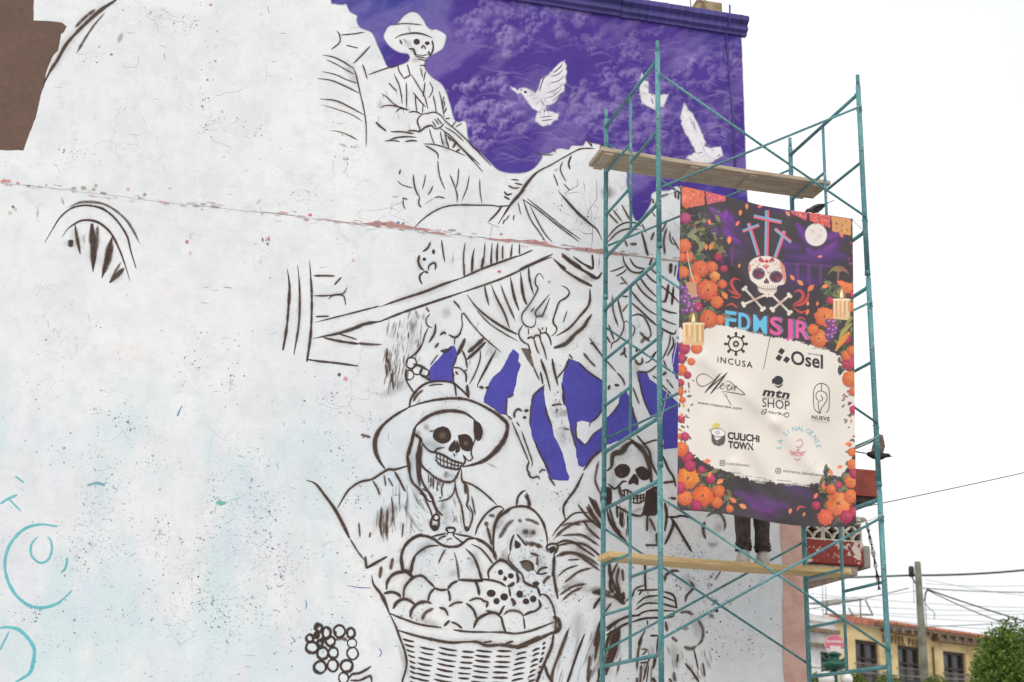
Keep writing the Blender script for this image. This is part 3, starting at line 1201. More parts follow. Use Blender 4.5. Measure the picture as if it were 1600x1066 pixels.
h14 650,690 700,700
h8 645,700 640,760
h10 745,660 755,690
h12 600,830 620,780
h10 690,770 700,830
h8 690,745 712,742
h10 580,840 600,800 640,790
h6 655,730 650,790
h10 590,620 640,600
#cat
h16 800,830 850,830
h12 790,870 800,880
h10 840,860 850,900
h10 770,830 790,810
#pumpkin
h14 650,870 680,840
h12 735,890 745,860
h10 700,900 720,890
#basket
h8 700,1000 780,1005
h10 640,960 700,985
h8 860,960 870,990
h6 620,1000 640,1060
#hooded
h16 920,800 930,850
h14 890,850 930,870
h12 880,900 930,930
h14 940,930 950,960
h10 960,880 970,920
h12 930,980 920,1050
h10 1010,790 1020,840
h14 905,950 900,1010
h8 1000,930 1030,940
h16 950,1010 945,1066
h10 960,720 955,780
#horse
h12 690,485 705,492
h10 650,480 640,560
h10 820,480 860,500
h14 880,660 880,700
h12 862,640 880,650
h16 955,290 950,310
h10 990,560 1000,600
h12 760,540 780,560
h10 910,430 930,440
#driver
h8 636,62 640,75
h6 640,95 660,92
h8 590,160 600,170
h8 690,215 700,240
#carriage
h12 540,90 560,140
#flowers
h14 1060,900 1090,920
h16 1080,960 1100,1000
h14 1115,820 1130,830
h12 1050,1000 1060,1050
#wheel
h8 150,365 152,385
@D 760 0 3.807
#doves
1.5 310,560 340,470 370,450
2 455,370 440,400 390,440
g2 465,400 430,440 370,460
g2 470,440 430,480 360,500
g1.5 470,480 420,530 340,560
g1.5 455,520 400,570 330,590
g1.5 455,550 380,610
1.5 320,590 345,630
1.5 200,540 215,530
d 232,548 8,6
1.2 345,650 348,670
g2 310,700 400,690
g2 320,720 400,710
g1.5 1250,915 1290,905
g2 1370,935 1395,915
'''
# ------------------------------------------------------------------ materials
WHITE = (0.80, 0.80, 0.805)
def wall_material():
    t = NT('whitewashed_wall'); v = t.coord('Object')
    big = t.noise(v, 0.55, 5, 0.6); mid = t.noise(v, 2.6, 5, 0.6); fine = t.noise(v, 30, 4, 0.65)
    sep = t.n('ShaderNodeSeparateXYZ'); t.t.links.new(v, sep.inputs[0]); X, Z = sep.outputs[0], sep.outputs[2]
    brush = t.noise(t.coord('Object', (1.2, 1, 3.5)), 2.2, 4, 0.6)
    col = t.mix(t.rng(big, 0.38, 0.62), (0.83, 0.828, 0.825), (0.78, 0.785, 0.80))
    col = t.mix(t.math('MULTIPLY', t.rng(mid, 0.42, 0.66), 0.6), col, (0.69, 0.705, 0.72)); mid2 = t.noise(t.coord('Object', (1, 1, .8), loc=(31, 0, 2)), 7.5, 6, 0.68); col = t.mix(t.math('MULTIPLY', t.rng(mid2, 0.50, 0.68), 0.4), col, (0.63, 0.64, 0.655)); col = t.mix(t.math('MULTIPLY', t.rng(mid2, 0.46, 0.30), 0.35), col, (0.88, 0.88, 0.875))
    col = t.mix(t.math('MULTIPLY', t.rng(brush, 0.52, 0.75), 0.25), col, (0.88, 0.88, 0.87))
    # rectangles of newer and older whitewash rolled over each other
    vor = t.n('ShaderNodeTexVoronoi'); vor.distance = 'CHEBYCHEV'; vor.inputs['Scale'].default_value = 0.9
    t.t.links.new(t.coord('Object', (1, 0.01, 0.75)), vor.inputs['Vector'])
    sp = t.n('ShaderNodeSeparateColor'); t.t.links.new(vor.outputs['Color'], sp.inputs[0])
    col = t.mul(col, t.mix(sp.outputs[0], (0.965, 0.965, 0.97), (1.015, 1.015, 1.01)))
    # old coloured paint ghosting through the lower coat
    low = t.rng(Z, 5.6, 4.2)
    left = t.rng(X, 3.4, -0.5)
    g1 = t.noise(t.coord('Object', (1, 1, 0.55), loc=(3, 0, 1)), 1.1, 5, 0.62)
    g2 = t.noise(t.coord('Object', (1, 1, 0.6), loc=(9, 0, 4)), 1.3, 5, 0.62)
    g3 = t.noise(t.coord('Object', loc=(21, 0, 8)), 1.2, 4, 0.6)
    col = t.mix(t.math('MULTIPLY', t.math('MULTIPLY', t.rng(g1, 0.47, 0.62), low), t.math('MULTIPLY', left, 0.55)), col, (0.54, 0.71, 0.72))
    col = t.mix(t.math('MULTIPLY', t.math('MULTIPLY', t.rng(g2, 0.49, 0.68), low), 0.42), col, (0.60, 0.67, 0.76))
    col = t.mix(t.math('MULTIPLY', t.rng(g3, 0.60, 0.75), 0.22), col, (0.82, 0.66, 0.62))
    # grit: grey grain left by rough plaster under thin whitewash
    gr = t.noise(t.coord('Object', (1, 1, 1.3), loc=(7, 0, 3)), 75, 4, 0.75)
    grz = t.rng(t.noise(t.coord('Object', loc=(17, 0, 9)), 1.4, 5, 0.65), 0.38, 0.62, 0.25, 1.0)
    col = t.mix(t.math('MULTIPLY', t.math('MULTIPLY', t.rng(gr, 0.52, 0.70), grz), 0.55), col, (0.50, 0.51, 0.52))
    tro = t.noise(t.coord('Object', (1, 1, 1.7), rot=(0, 0.5, 0), loc=(2, 0, 5)), 3.0, 7, 0.72, 1.2)
    col = t.mix(t.math('MULTIPLY', t.rng(tro, 0.56, 0.70), 0.32), col, (0.60, 0.60, 0.61))
    # chips: clustered flakes that show older layers
    zone = t.noise(t.coord('Object', loc=(5, 0, 2)), 1.0, 5, 0.65)
    zone = t.math('ADD', t.rng(zone, 0.40, 0.64, 0.0, 0.085), t.math('MULTIPLY', low, 0.055))
    chip_n = t.noise(t.coord('Object', (1, 1, 1.25)), 24, 6, 0.68, 0.6)
    thr = t.math('SUBTRACT', 0.735, zone)
    chip = t.rng(t.math('SUBTRACT', chip_n, thr), 0.0, 0.022)
    chip2_n = t.noise(t.coord('Object', (0.8, 1, 1.6), loc=(2, 0, 7)), 44, 3, 0.6, 0.4)
    chip2 = t.rng(t.math('SUBTRACT', chip2_n, t.math('ADD', thr, 0.02)), 0.0, 0.02)
    under = t.noise(t.coord('Object', loc=(1, 0, 3)), 3.2, 3, 0.6)
    ucol = t.mix(t.rng(under, 0.42, 0.52), (0.20, 0.20, 0.22), (0.20, 0.30, 0.42))
    ucol = t.mix(t.rng(under, 0.55, 0.62), ucol, (0.22, 0.42, 0.43))
    ucol = t.mix(t.rng(under, 0.30, 0.36, 1, 0), ucol, (0.55, 0.36, 0.34))
    col = t.mix(t.math('MULTIPLY', chip, 0.88), col, ucol)
    col = t.mix(t.math('MULTIPLY', chip2, 0.75), col, (0.27, 0.28, 0.30))
    # hairline crazing of the plaster
    vc = t.n('ShaderNodeTexVoronoi'); vc.feature = 'DISTANCE_TO_EDGE'; vc.inputs['Scale'].default_value = 3.2
    wv = t.n('ShaderNodeVectorMath', operation='ADD'); nn = t.n('ShaderNodeTexNoise'); nn.inputs['Scale'].default_value = 5
    t.t.links.new(v, nn.inputs['Vector']); sc = t.n('ShaderNodeVectorMath', operation='SCALE'); sc.inputs[3].default_value = 0.22
    t.t.links.new(nn.outputs['Color'], sc.inputs[0]); t.t.links.new(v, wv.inputs[0]); t.t.links.new(sc.outputs[0], wv.inputs[1])
    t.t.links.new(wv.outputs[0], vc.inputs['Vector'])
    crz = t.rng(t.noise(t.coord('Object', loc=(14, 0, 5)), 0.8, 4, 0.6), 0.55, 0.66)
    crack = t.math('MULTIPLY', t.rng(vc.outputs['Distance'], 0.016, 0.006), crz)
    col = t.mix(t.math('MULTIPLY', crack, 0.25), col, (0.35, 0.34, 0.34))
    hgt = t.math('SUBTRACT', t.math('ADD', t.math('MULTIPLY', fine, 0.8), t.math('ADD', t.math('MULTIPLY', gr, 0.6), t.math('MULTIPLY', tro, 0.35))), t.math('ADD', chip, crack))
    return t.done(t.bsdf(col, 0.8, hgt, 0.5, 0.008, spec=0.25))
def paint_material(name='mural_paint', wear=0.5, rough=0.75, spec=0.25, bumpy=True):
    t = NT(name); v = t.coord('Object')
    a = t.n('ShaderNodeAttribute'); a.attribute_name = 'paint'
    n = t.noise(v, 16, 5, 0.65); n2 = t.noise(v, 70, 3, 0.6)
    rol = t.noise(t.coord('Object', (1.0, 1, 1.6), rot=(0, .4, 0)), 1.9, 6, 0.66); col = t.mul(a.outputs['Color'], t.mix(n, (0.80, 0.80, 0.80), (1.22, 1.20, 1.18))); col = t.mul(col, t.mix(t.rng(rol, .3, .7), (0.90, 0.90, 0.905), (1.10, 1.095, 1.09)))
    al = a.outputs['Alpha']
    if wear: al = t.math('MULTIPLY', al, t.rng(t.math('ADD', t.math('MULTIPLY', n, 0.6), t.math('MULTIPLY', n2, 0.4)), 0.36, 0.5, 1 - wear, 1.0))
    sh = t.bsdf(col, rough, n2 if bumpy else None, 0.35, 0.006, spec=spec)
    tr = t.n('ShaderNodeBsdfTransparent'); m = t.n('ShaderNodeMixShader')
    t.set(m.inputs[0], al); t.t.links.new(tr.outputs[0], m.inputs[1]); t.t.links.new(sh, m.inputs[2])
    return t.done(m.outputs[0])
M_WALL = wall_material()
M_PAINT = paint_material('mural_paint', 0.22)
M_FIELD = paint_material('mural_field_paint', 0.06)
M_PRINT = paint_material('banner_print', 0.0, 0.45, 0.35, False)
M_CORN = mat_simple('purple_cornice_paint', lin(80, 70, 140), lin(66, 60, 120), 4, 0.6)
M_PINK = mat_simple('pink_facade_paint', lin(218, 178, 164), lin(202, 158, 144), 5, 0.8, 0.3)
M_CONC = mat_simple('grey_concrete', lin(150, 146, 138), lin(112, 108, 102), 4, 0.85, 0.4)
M_BRICK = mat_simple('sandy_block', lin(172, 150, 118), lin(120, 102, 80), 9, 0.9, 0.5)
def peeling_red():
    t = NT('peeling_red_paint'); v = t.coord('Object'); n = t.noise(v, 5.5, 6, 0.68); n2 = t.noise(v, 30, 4, 0.6)
    col = t.mix(t.rng(n, 0.525, 0.55), lin(138, 58, 50), lin(206, 194, 184)); col = t.mul(col, t.mix(n2, (0.85, 0.85, 0.85), (1.1, 1.1, 1.1)))
    return t.done(t.bsdf(col, 0.8, t.math('ADD', n2, t.rng(n, 0.525, 0.55, 0.4, 0)), 0.4, 0.01))
M_PEEL = peeling_red()
M_RED = mat_simple('faded_red_fascia', lin(150, 72, 58), lin(130, 60, 50), 5, 0.75)
M_LAT = mat_simple('breeze_block_cement', lin(208, 198, 184), lin(160, 148, 132), 12, 0.9, 0.4)
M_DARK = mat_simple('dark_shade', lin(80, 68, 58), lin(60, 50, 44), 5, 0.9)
def teal_paint():
    t = NT('worn_teal_paint'); v = t.coord('Object'); n = t.noise(v, 9, 6, 0.7); n2 = t.noise(v, 55, 4, 0.65)
    b = t.mix(t.rng(t.noise(v, 1.3, 3), 0.4, 0.6), lin(70, 122, 126), lin(88, 146, 149))
    col = t.mix(t.math('MULTIPLY', t.rng(n, 0.58, 0.66), 0.6), b, lin(150, 178, 172))
    col = t.mix(t.math('MULTIPLY', t.rng(n2, 0.57, 0.66), 0.75), col, lin(190, 200, 196))
    col = t.mix(t.math('MULTIPLY', t.rng(n, 0.40, 0.33), 0.75), col, lin(92, 72, 58))
    return t.done(t.bsdf(col, 0.5, n2, 0.12, 0.003, spec=0.4))
M_TEAL = teal_paint()
def wood(name, c1, c2, knots=False):
    t = NT(name); v = t.coord('Object', (1.0, 9, 9)); g = t.noise(v, 3.0, 7, 0.65, 0.8); big = t.noise(t.coord('Object', (0.6, 2, 2)), 2, 3)
    col = t.mix(t.rng(g, 0.35, 0.65), c1, c2); col = t.mul(col, t.mix(big, (0.85, 0.84, 0.82), (1.1, 1.1, 1.1)))
    if knots:
        vo = t.n('ShaderNodeTexVoronoi'); vo.inputs['Scale'].default_value = 1.1; t.t.links.new(t.coord('Object', (1, 2.2, 2.2), loc=(0.35, 0.1, 0.2)), vo.inputs['Vector'])
        col = t.mix(t.rng(vo.outputs['Distance'], 0.075, 0.035), col, lin(120, 72, 40))
    return t.done(t.bsdf(col, 0.75, g, 0.25, 0.004, spec=0.25))
M_WOODG = wood('weathered_plank_wood', lin(198, 182, 160), lin(164, 146, 124))
M_WOODY = wood('fresh_pine_plank', lin(228, 200, 152), lin(206, 172, 120), True)

# ------------------------------------------------------------------ ground
WY = 12.8                                  # plane of the painted wall
gm = NT('plaza_paving'); gv = gm.coord('Object'); br = gm.n('ShaderNodeTexBrick'); br.inputs['Scale'].default_value = 1.6
gm.t.links.new(gv, br.inputs['Vector']); br.inputs['Color1'].default_value = (0.52, 0.50, 0.48, 1); br.inputs['Color2'].default_value = (0.46, 0.445, 0.43, 1); br.inputs['Mortar'].default_value = (0.2, 0.19, 0.18, 1)
br.inputs['Mortar Size'].default_value = 0.012
M_PAVE = gm.done(gm.bsdf(gm.mul(br.outputs['Color'], gm.mix(gm.noise(gv, 3, 4), (0.8, 0.8, 0.8), (1.15, 1.15, 1.15))), 0.85, br.outputs['Fac'], -0.2, 0.01))
bm = bmesh.new(); s = 600
bm.faces.new([bm.verts.new(p) for p in ((-s, -s, 0), (s, -s, 0), (s, s, 0), (-s, s, 0))])
tag(obj('plaza_ground', bm, M_PAVE), kind='structure')
M_ASPH = mat_simple('street_asphalt', (0.055, 0.055, 0.058), (0.04, 0.04, 0.042), 2, 0.9, 0.4)
bm = bmesh.new(); bm.faces.new([bm.verts.new(p) for p in ((8.2, -60, 0.004), (15, -60, 0.004), (15, 90, 0.004), (8.2, 90, 0.004))])
tag(obj('street', bm, M_ASPH), kind='structure')
bm = box((7.95, -60, 0), (8.2, 90, 0.13)); tag(obj('kerb', bm, M_CONC), kind='structure')

# ------------------------------------------------------------------ the painted building
LEDGE = 6.745; XU = 5.53; XL = 6.01; TOPZ = 9.56; LIP = 0.0045; XW = -9.0
bld = tag(empty('corner_building', (0, WY, 0)), 'whitewashed corner building with a half-painted mural of skeletons on its side wall', 'building')
def P(v): return Vector(v) - Vector((0, WY, 0))       # world to building space
def bobj(name, bm, mat, parent=bld, smooth=False):
    o = obj(name, bm, mat, parent, smooth=smooth)
    return o
def edge_noise(n, amp): return [random.uniform(-amp, amp) for _ in range(n)]
# lower storey wall
bobj('lower_wall', box((XW, 0, 0), (5.84, 0.4, LEDGE)), M_WALL)
# upper storey wall, slightly proud, with a worn corner and a broken lower lip
out = [(XW, LEDGE)]
x = XW
while x < XU - 0.05:
    out.append((x + 0.02, LEDGE - 0.004 + 0.005 * math.sin(x * 3.1) + random.uniform(-0.006, 0.006))); x += random.uniform(0.05, 0.16)
z = LEDGE
while z < TOPZ - 0.05:
    out.append((XU - 0.008 * (z - 8.2) + random.uniform(-0.006, 0.006), z)); z += random.uniform(0.06, 0.14)
out += [(XU - 0.02, TOPZ), (XW, TOPZ)]
bobj('upper_wall', prism(out[1:], (1, 0, 0), (0, 0, 1), (0, -LIP, 0), (0, 0.45, 0)), M_WALL)
# body of the building behind the wall
bobj('rear_wall', box((XW, 8.6, 0), (XU - 0.1, 9.0, TOPZ)), M_CONC)
bobj('facade', box((XU - 0.45, 0.45, LEDGE), (XU - 0.06, 8.6, TOPZ)), M_PINK)
bobj('facade', box((5.55, 0.4, 0), (5.93, 8.6, LEDGE)), M_PINK)
bobj('roof', box((XW, 0.2, TOPZ - 0.12), (XU - 0.2, 8.8, TOPZ - 0.02)), M_CONC)
# pink corner pilaster that ends the mural
pil = []
z = 0.0
while z < LEDGE:
    pil.append((5.80 + 0.012 * math.sin(z * 4) + random.uniform(-0.006, 0.006), z)); z += 0.16
pil.append((5.79, LEDGE))
bobj('corner_pilaster', prism([(XL + 0.03, 0), (XL, LEDGE)] + pil[::-1], (1, 0, 0), (0, 0, 1), (0, -0.012, 0), (0, 0.5, 0)), M_PINK)
bobj('pilaster_cap', box((5.56, -0.008, LEDGE), (XL + 0.01, 0.5, LEDGE + 0.05)), M_PINK)
# cornice with stepped mouldings
prof = [(0.02, 0), (-0.03, 0), (-0.035, 0.03), (-0.07, 0.05), (-0.075, 0.085), (-0.055, 0.095), (-0.06, 0.12), (-0.11, 0.15), (-0.115, 0.19), (-0.10, 0.20), (-0.10, 0.215), (0.3, 0.215)]
def cornice(x0, x1, dz=0):
    bm = bmesh.new(); n = 60; rows = []
    for i in range(n + 1):
        xx = x0 + (x1 - x0) * i / n; w = 0.004 * math.sin(i * 1.7) + random.uniform(-0.004, 0.004)
        rows.append([bm.verts.new((xx, a - LIP + w, TOPZ - 0.02 + b + dz + w)) for a, b in prof])
    for r0, r1 in zip(rows, rows[1:]):
        for k in range(len(prof) - 1): bm.faces.new((r0[k], r1[k], r1[k + 1], r0[k + 1]))
    bm.faces.new(rows[0]); bm.faces.new(rows[-1][::-1]); bmesh.ops.recalc_face_normals(bm, faces=bm.faces[:])
    return bm
bobj('cornice', cornice(XW, 4.08), M_CORN)
bobj('cornice', cornice(4.085, 5.57, -0.008), M_CORN)
# conduit running down the painted corner
cz = [(1134, 44), (1137, 80), (1142, 140), (1147, 200), (1150, 300)]
cpts = [P(onY(a, b, WY - LIP - 0.014)) for a, b in cz]
cpts = [cpts[0] + Vector((0, -0.13, 0.22)), cpts[0] + Vector((0, -0.12, 0.0))] + cpts
bobj('conduit', tube(cpts, 0.011, 8), M_CORN)
# roof-top pieces: block pier with starter bars, bent vent pipe, small tank
px0 = onY(1082, 22, WY + 0.5); px1 = onY(1121, 22, WY + 0.5)
pier = obj('block_pier', box(P((px0.x, WY + 0.35, TOPZ + 0.1)), P((px1.x, WY + 1.5, TOPZ + 0.60)), 0.01), M_BRICK, bld)
for dx, h in ((0.03, 0.35), (0.14, 0.42), (0.22, 0.33)):
    obj('starter_bar', tube([P((px0.x + dx, WY + 0.6, TOPZ + 0.55)), P((px0.x + dx - 0.03, WY + 0.62, TOPZ + 0.6 + h))], 0.007, 6), M_CONC, pier)
vp = onY(1022, 8, WY + 0.3)
bobj('vent_pipe', tube([P((vp.x, vp.y, TOPZ)), P((vp.x, vp.y, TOPZ + 0.28)), P((vp.x + 0.02, vp.y, TOPZ + 0.34)), P((vp.x + 0.07, vp.y - 0.03, TOPZ + 0.38)), P((vp.x + 0.14, vp.y - 0.06, TOPZ + 0.37))], 0.042, 12), M_CONC)
vp = onY(968, 0, WY + 0.4)
bobj('roof_tank', loft([ellipse_ring(P((vp.x, vp.y, TOPZ + z_)), r_, r_, 18) for z_, r_ in ((0, 0.16), (0.42, 0.16), (0.5, 0.10), (0.56, 0.05))]), M_CONC, smooth=False)

# ---- balcony round the corner: canopy, post, breeze-block parapet, slab
BY = 0.25                                   # set back from the wall plane
def bx(x, y): v = onY(x, y, WY + BY); return v
balc = empty('balcony', (0, 0, 0), bld)
z_par_top = bx(1300, 812).z; z_slab_top = bx(1300, 845).z; z_slab_bot = bx(1300, 881).z; xr = bx(1350, 860).x
obj('slab', box(P((5.95, WY + BY, z_slab_bot)), P((xr, WY + 2.6, z_slab_top)), 0.012), M_PEEL, balc)
obj('slab_corner', box(P((xr + 0.002, WY + BY + 0.03, z_slab_bot - 0.015)), P((xr + 0.09, WY + 2.6, z_slab_top - 0.02)), 0.02), M_CONC, balc)
obj('soffit', box(P((5.96, WY + BY + 0.05, z_slab_bot - 0.10)), P((xr - 0.05, WY + 2.5, z_slab_bot - 0.002)), 0.02), M_LAT, balc)
obj('bracket', prism([(0, 0), (0.62, 0), (0, -0.13)], (1, 0, 0), (0, 0, 1), P((6.02, WY + BY + 0.08, z_slab_bot - 0.102)), (0, 0.12, 0)), M_CONC, balc)
obj('parapet_shade', box(P((5.95, WY + BY + 0.16, z_slab_top)), P((xr, WY + BY + 0.22, z_par_top)), 0), M_DARK, balc)  # added dark sheet, coloured as the shade in the hollow behind the blocks
obj('coping', box(P((5.95, WY + BY - 0.01, z_par_top)), P((xr + 0.02, WY + BY + 0.24, z_par_top + 0.05)), 0.008), M_LAT, balc)
bw = (z_par_top - z_slab_top)
def breeze():
    bm = bmesh.new(); t_ = 0.018; h = bw / 2 - 0.002; d = 0.12
    bm_box(bm, (-h, 0, -h), (-h + t_, d, h)); bm_box(bm, (h - t_, 0, -h), (h, d, h))
    bm_box(bm, (-h + t_, 0, -h), (h - t_, d, -h + t_)); bm_box(bm, (-h + t_, 0, h - t_), (h - t_, d, h))
    for cx, cz_, a0 in ((-h, -h, 0), (h, -h, 90), (h, h, 180), (-h, h, 270)):
        R_ = h * 0.98; prev = None
        for k in range(9):
            a = math.radians(a0 + 90 * k / 8); q = [bm.verts.new((cx + rr * math.cos(a), yy, cz_ + rr * math.sin(a))) for rr in (R_ - 0.012, R_ + 0.012) for yy in (0.004, d - 0.004)]
            if prev:
                for i, j in ((0, 2), (2, 3), (3, 1), (1, 0)): bm.faces.new((prev[i], prev[j], q[j], q[i]))
            prev = q
    bmesh.ops.recalc_face_normals(bm, faces=bm.faces[:])
    me = bpy.data.meshes.new('breeze_block'); bm.to_mesh(me); bm.free(); return me
bme = breeze(); xx = xr - bw / 2 - 0.01
while xx > 5.98:
    obj('breeze_block', bme, M_LAT, balc, P((xx, WY + BY + 0.005, (z_par_top + z_slab_top) / 2))); xx -= bw
c0 = bx(1341, 800); c1 = bx(1353, 800)
ztop = bx(1350, 776).z
obj('corner_post', box(P((c0.x, WY + BY + 0.25, z_slab_top)), P((c1.x, WY + BY + 0.36, ztop)), 0.006), M_LAT, balc)
xc = bx(1373, 750).x; zc0 = bx(1360, 776).z; zc1 = bx(1360, 734).z
obj('canopy', box(P((5.6, WY + BY, zc0)), P((xc, WY + 2.9, zc1)), 0.01), M_RED, balc)
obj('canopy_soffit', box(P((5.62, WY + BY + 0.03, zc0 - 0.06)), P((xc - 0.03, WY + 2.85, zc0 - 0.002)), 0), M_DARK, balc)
# ------------------------------------------------------------------ the mural, laid on the wall plane
def wall_map(x, y, off):
    up = y < 285 + 0.1132 * x
    return P(onY(x, y, WY - (LIP if up else 0.0) - off))
BROWN = lin(66, 52, 46)
CYAN = lin(96, 196, 206)
def region_pts(txt, ox, oy, s):
    return [(ox + float(a) / s, oy + float(b) / s) for a, b in (q.split(',') for q in txt)]

# purple sky
SKY = [(519,-40),(519,0),(522,4),(535,6),(542,5),(548,17),(560,24),(559,31),(564,42),(582,50),(591,69),(600,88),(608,104),(622,101),(637,94),(637,86),(624,84),(609,75),(599,62),(598,54),(606,40),(619,36),(630,24),(643,17),(654,20),(664,32),(668,40),(675,45),(681,44),(692,49),(699,56),(694,75),(683,84),(668,92),(665,105),(677,120),(690,129),(699,144),(706,166),(713,188),(729,189),(735,223),(754,240),(769,255),(781,265),(799,269),(820,268),(835,260),(846,244),(838,238),(852,239),(861,237),(874,230),(888,232),(892,226),(910,226),(914,219),(926,222),(941,226),(952,240),(979,262),(981,287),(985,310),(988,328),(997,344),(1015,318),(1016,303),(1026,297),(1045,296),(1063,292),(1090,345),(1172,345),(1170,300),(1167,200),(1163,120),(1160,60),(1160,-20)]
def clip_right(pts):
    o = []
    for x, y in pts:
        w = onY(x, y, WY - LIP)
        if w.x > XU - 0.03 or w.z > TOPZ:
            w.x = min(w.x, XU - 0.016 - 0.008 * (w.z - 8.2)); w.z = min(w.z, TOPZ - 0.012)
            d = Vector((w.x, WY - LIP, w.z)) - EYE
            x = 800 + F_PX * d.dot(CR) / d.dot(CF); y = 533 - F_PX * d.dot(CU) / d.dot(CF)
        o.append((x, y))
    return o
def vnoise(x, y, sc, seed):
    """value noise on arrays"""
    g = np.random.default_rng(seed).random((64, 64)); u, v = x / sc, y / sc; i, j = np.floor(u).astype(int), np.floor(v).astype(int); fu, fv = u - i, v - j
    fu, fv = fu * fu * (3 - 2 * fu), fv * fv * (3 - 2 * fv); G = lambda p, q: g[p % 64, q % 64]
    return (G(i, j) * (1 - fu) + G(i + 1, j) * fu) * (1 - fv) + (G(i, j + 1) * (1 - fu) + G(i + 1, j + 1) * fu) * fv
def fbm(x, y, sc, seed, o=4): return sum(vnoise(x, y, sc / 2 ** k, seed + k) / 2 ** (k + 1) for k in range(o))
KS = 1.35; rk = Raster(512, -45, 1182, 352, KS, lin(84, 66, 144)); GX, GY = np.meshgrid(rk.gx, rk.gy)
ca_, sa_ = math.cos(math.radians(-30)), math.sin(math.radians(-30)); RX, RY = GX * ca_ + GY * sa_, -GX * sa_ + GY * ca_
mixb = np.clip((fbm(GX, GY, 190, 3) - .40) / .22 + np.clip((70 - GY) / 110, -.3, .55) + .7 * np.clip((620 - GX) / 60, 0, 1), 0, 1)[..., None]
rk.a[:] = np.array(lin(74, 50, 138)) * (1 - mixb) + np.array(lin(58, 62, 144)) * mixb
lowb = np.clip((GY - 215) / 70, 0, 1)[..., None] * np.clip((950 - GX) / 100, 0, 1)[..., None]; rk.a[:] = rk.a * (1 - lowb * .5) + np.array(lin(86, 72, 160)) * lowb * .5
st_ = np.clip((fbm(RX, RY * 2.6, 80, 11, 5) - .46) / .2, 0, 1)[..., None] * .42; rk.a[:] = rk.a * (1 - st_) + np.array(lin(140, 122, 182)) * st_
base_img = rk.a.copy(); LIL = np.array(lin(166, 148, 200)); rs_ = random.Random(21)
dens = fbm(RX, RY * 1.9, 95, 31, 3)
def crescent(x, y, r, al):
    """one dabbed cumulus edge: bright rim on the upper left, melting away below"""
    m = r * 1.7; win = rk._win(np.array([(x - m, y - m), (x + m, y + m)]), 1)
    if not win: return
    i0, i1, j0, j1 = win; X = GX[j0:j1, i0:i1] - x; Y = GY[j0:j1, i0:i1] - y
    q = np.hypot(X, Y) / r * (1 + .35 * (vnoise(X + x, Y + y, r * .55, 5) - .5)); q2 = np.hypot(X - r * .42, Y - r * .5) / (r * 1.02)
    aa = np.clip((1.08 - q) / .4, 0, 1) * np.clip((q2 - .45) / .55, 0, 1); v = rk.a[j0:j1, i0:i1]; v += (LIL - v) * (aa * al)[..., None]
    ab = np.clip((1.0 - q2) / .5, 0, 1) * .35 * min(1, al * 1.6); v += (base_img[j0:j1, i0:i1] - v) * ab[..., None]
for n_ in range(1250):
    x, y = rs_.uniform(600, 1160), rs_.uniform(0, 275); i = int((x - 512) * KS); j = int((y + 45) * KS); d_ = dens[j, i]
    if d_ < .425 + .08 * rs_.random(): continue
    far_ = np.clip((x - 690) / 420, 0, 1); top_ = np.clip((70 - y) / 90, 0, 1)
    c0 = (.46 - .30 * far_) * (1 - .55 * top_) * rs_.uniform(.5, 1.1)
    for k_ in range(rs_.randint(1, 4)): crescent(x + rs_.gauss(0, 5), y + rs_.gauss(0, 4), rs_.uniform(2.6, 8.5), c0 * np.clip((d_ - .40) / .12, .35, 1))
for n_ in range(240):
    x, y = rs_.uniform(735, 1150), rs_.uniform(150, 330) if n_ % 2 else rs_.uniform(60, 260); L = rs_.uniform(14, 46); a_ = math.radians(rs_.uniform(-26, 6))
    rk.ribbon([(x, y), (x + L / 2 * math.cos(a_), y + L / 2 * math.sin(a_) + rs_.uniform(-3, 3)), (x + L * math.cos(a_ + .2), y + L * math.sin(a_ + .2))], [1, rs_.uniform(2, 5), 1], LIL, rs_.uniform(.08, .24), .9)
al_ = Raster(512, -45, 1182, 352, KS, (0, 0, 0)); al_.fill(catmull(clip_right(SKY), 4), (1, 1, 1), 1, 3.2); AL = al_.a[..., 0]
# overspray: cover thins out unevenly at the edge
AL = np.clip(AL * (1.0 + .5 * (fbm(GX, GY, 12, 77, 3) - .5) * (AL < .98)), 0, 1)
D_ = np.array(CF)[None, None] + np.array(CR)[None, None] * ((GX - 800) / F_PX)[..., None] - np.array(CU)[None, None] * ((GY - 533) / F_PX)[..., None]
VS = np.array(EYE) + D_ * ((WY - LIP - .001) / D_[..., 1])[..., None] - np.array((0, WY, 0)); hS, wS = AL.shape
ii, jj = np.meshgrid(np.arange(wS - 1), np.arange(hS - 1)); keep = (AL[:-1, :-1] + AL[1:, :-1] + AL[:-1, 1:] + AL[1:, 1:]).ravel() > 0
q0 = (jj * wS + ii).ravel()[keep]; FS = np.stack([q0, q0 + wS, q0 + wS + 1, q0 + 1], 1)
used = np.unique(FS); remap = np.zeros(hS * wS, int); remap[used] = np.arange(len(used)); FS = remap[FS]; VS = VS.reshape(-1, 3)[used]
def grid_mesh(name, VS, FS, rgb, al):
    me = bpy.data.meshes.new(name); me.vertices.add(len(VS)); me.vertices.foreach_set('co', VS.astype(np.float32).ravel())
    me.loops.add(FS.size); me.loops.foreach_set('vertex_index', FS.astype(np.int32).ravel()); me.polygons.add(len(FS)); me.polygons.foreach_set('loop_start', np.arange(0, FS.size, 4, dtype=np.int32)); me.update(calc_edges=True); me.validate()
    me.polygons.foreach_set('use_smooth', [True] * len(FS)); c = np.ones((len(VS), 4), np.float32); c[:, :3] = rgb; c[:, 3] = al
    me.color_attributes.new('paint', 'FLOAT_COLOR', 'POINT').data.foreach_set('color', c.ravel()); return me
o_sky = obj('painted_sky', grid_mesh('painted_sky', VS, FS, rk.a.reshape(-1, 3)[used], AL.ravel()[used]), M_FIELD, bld)

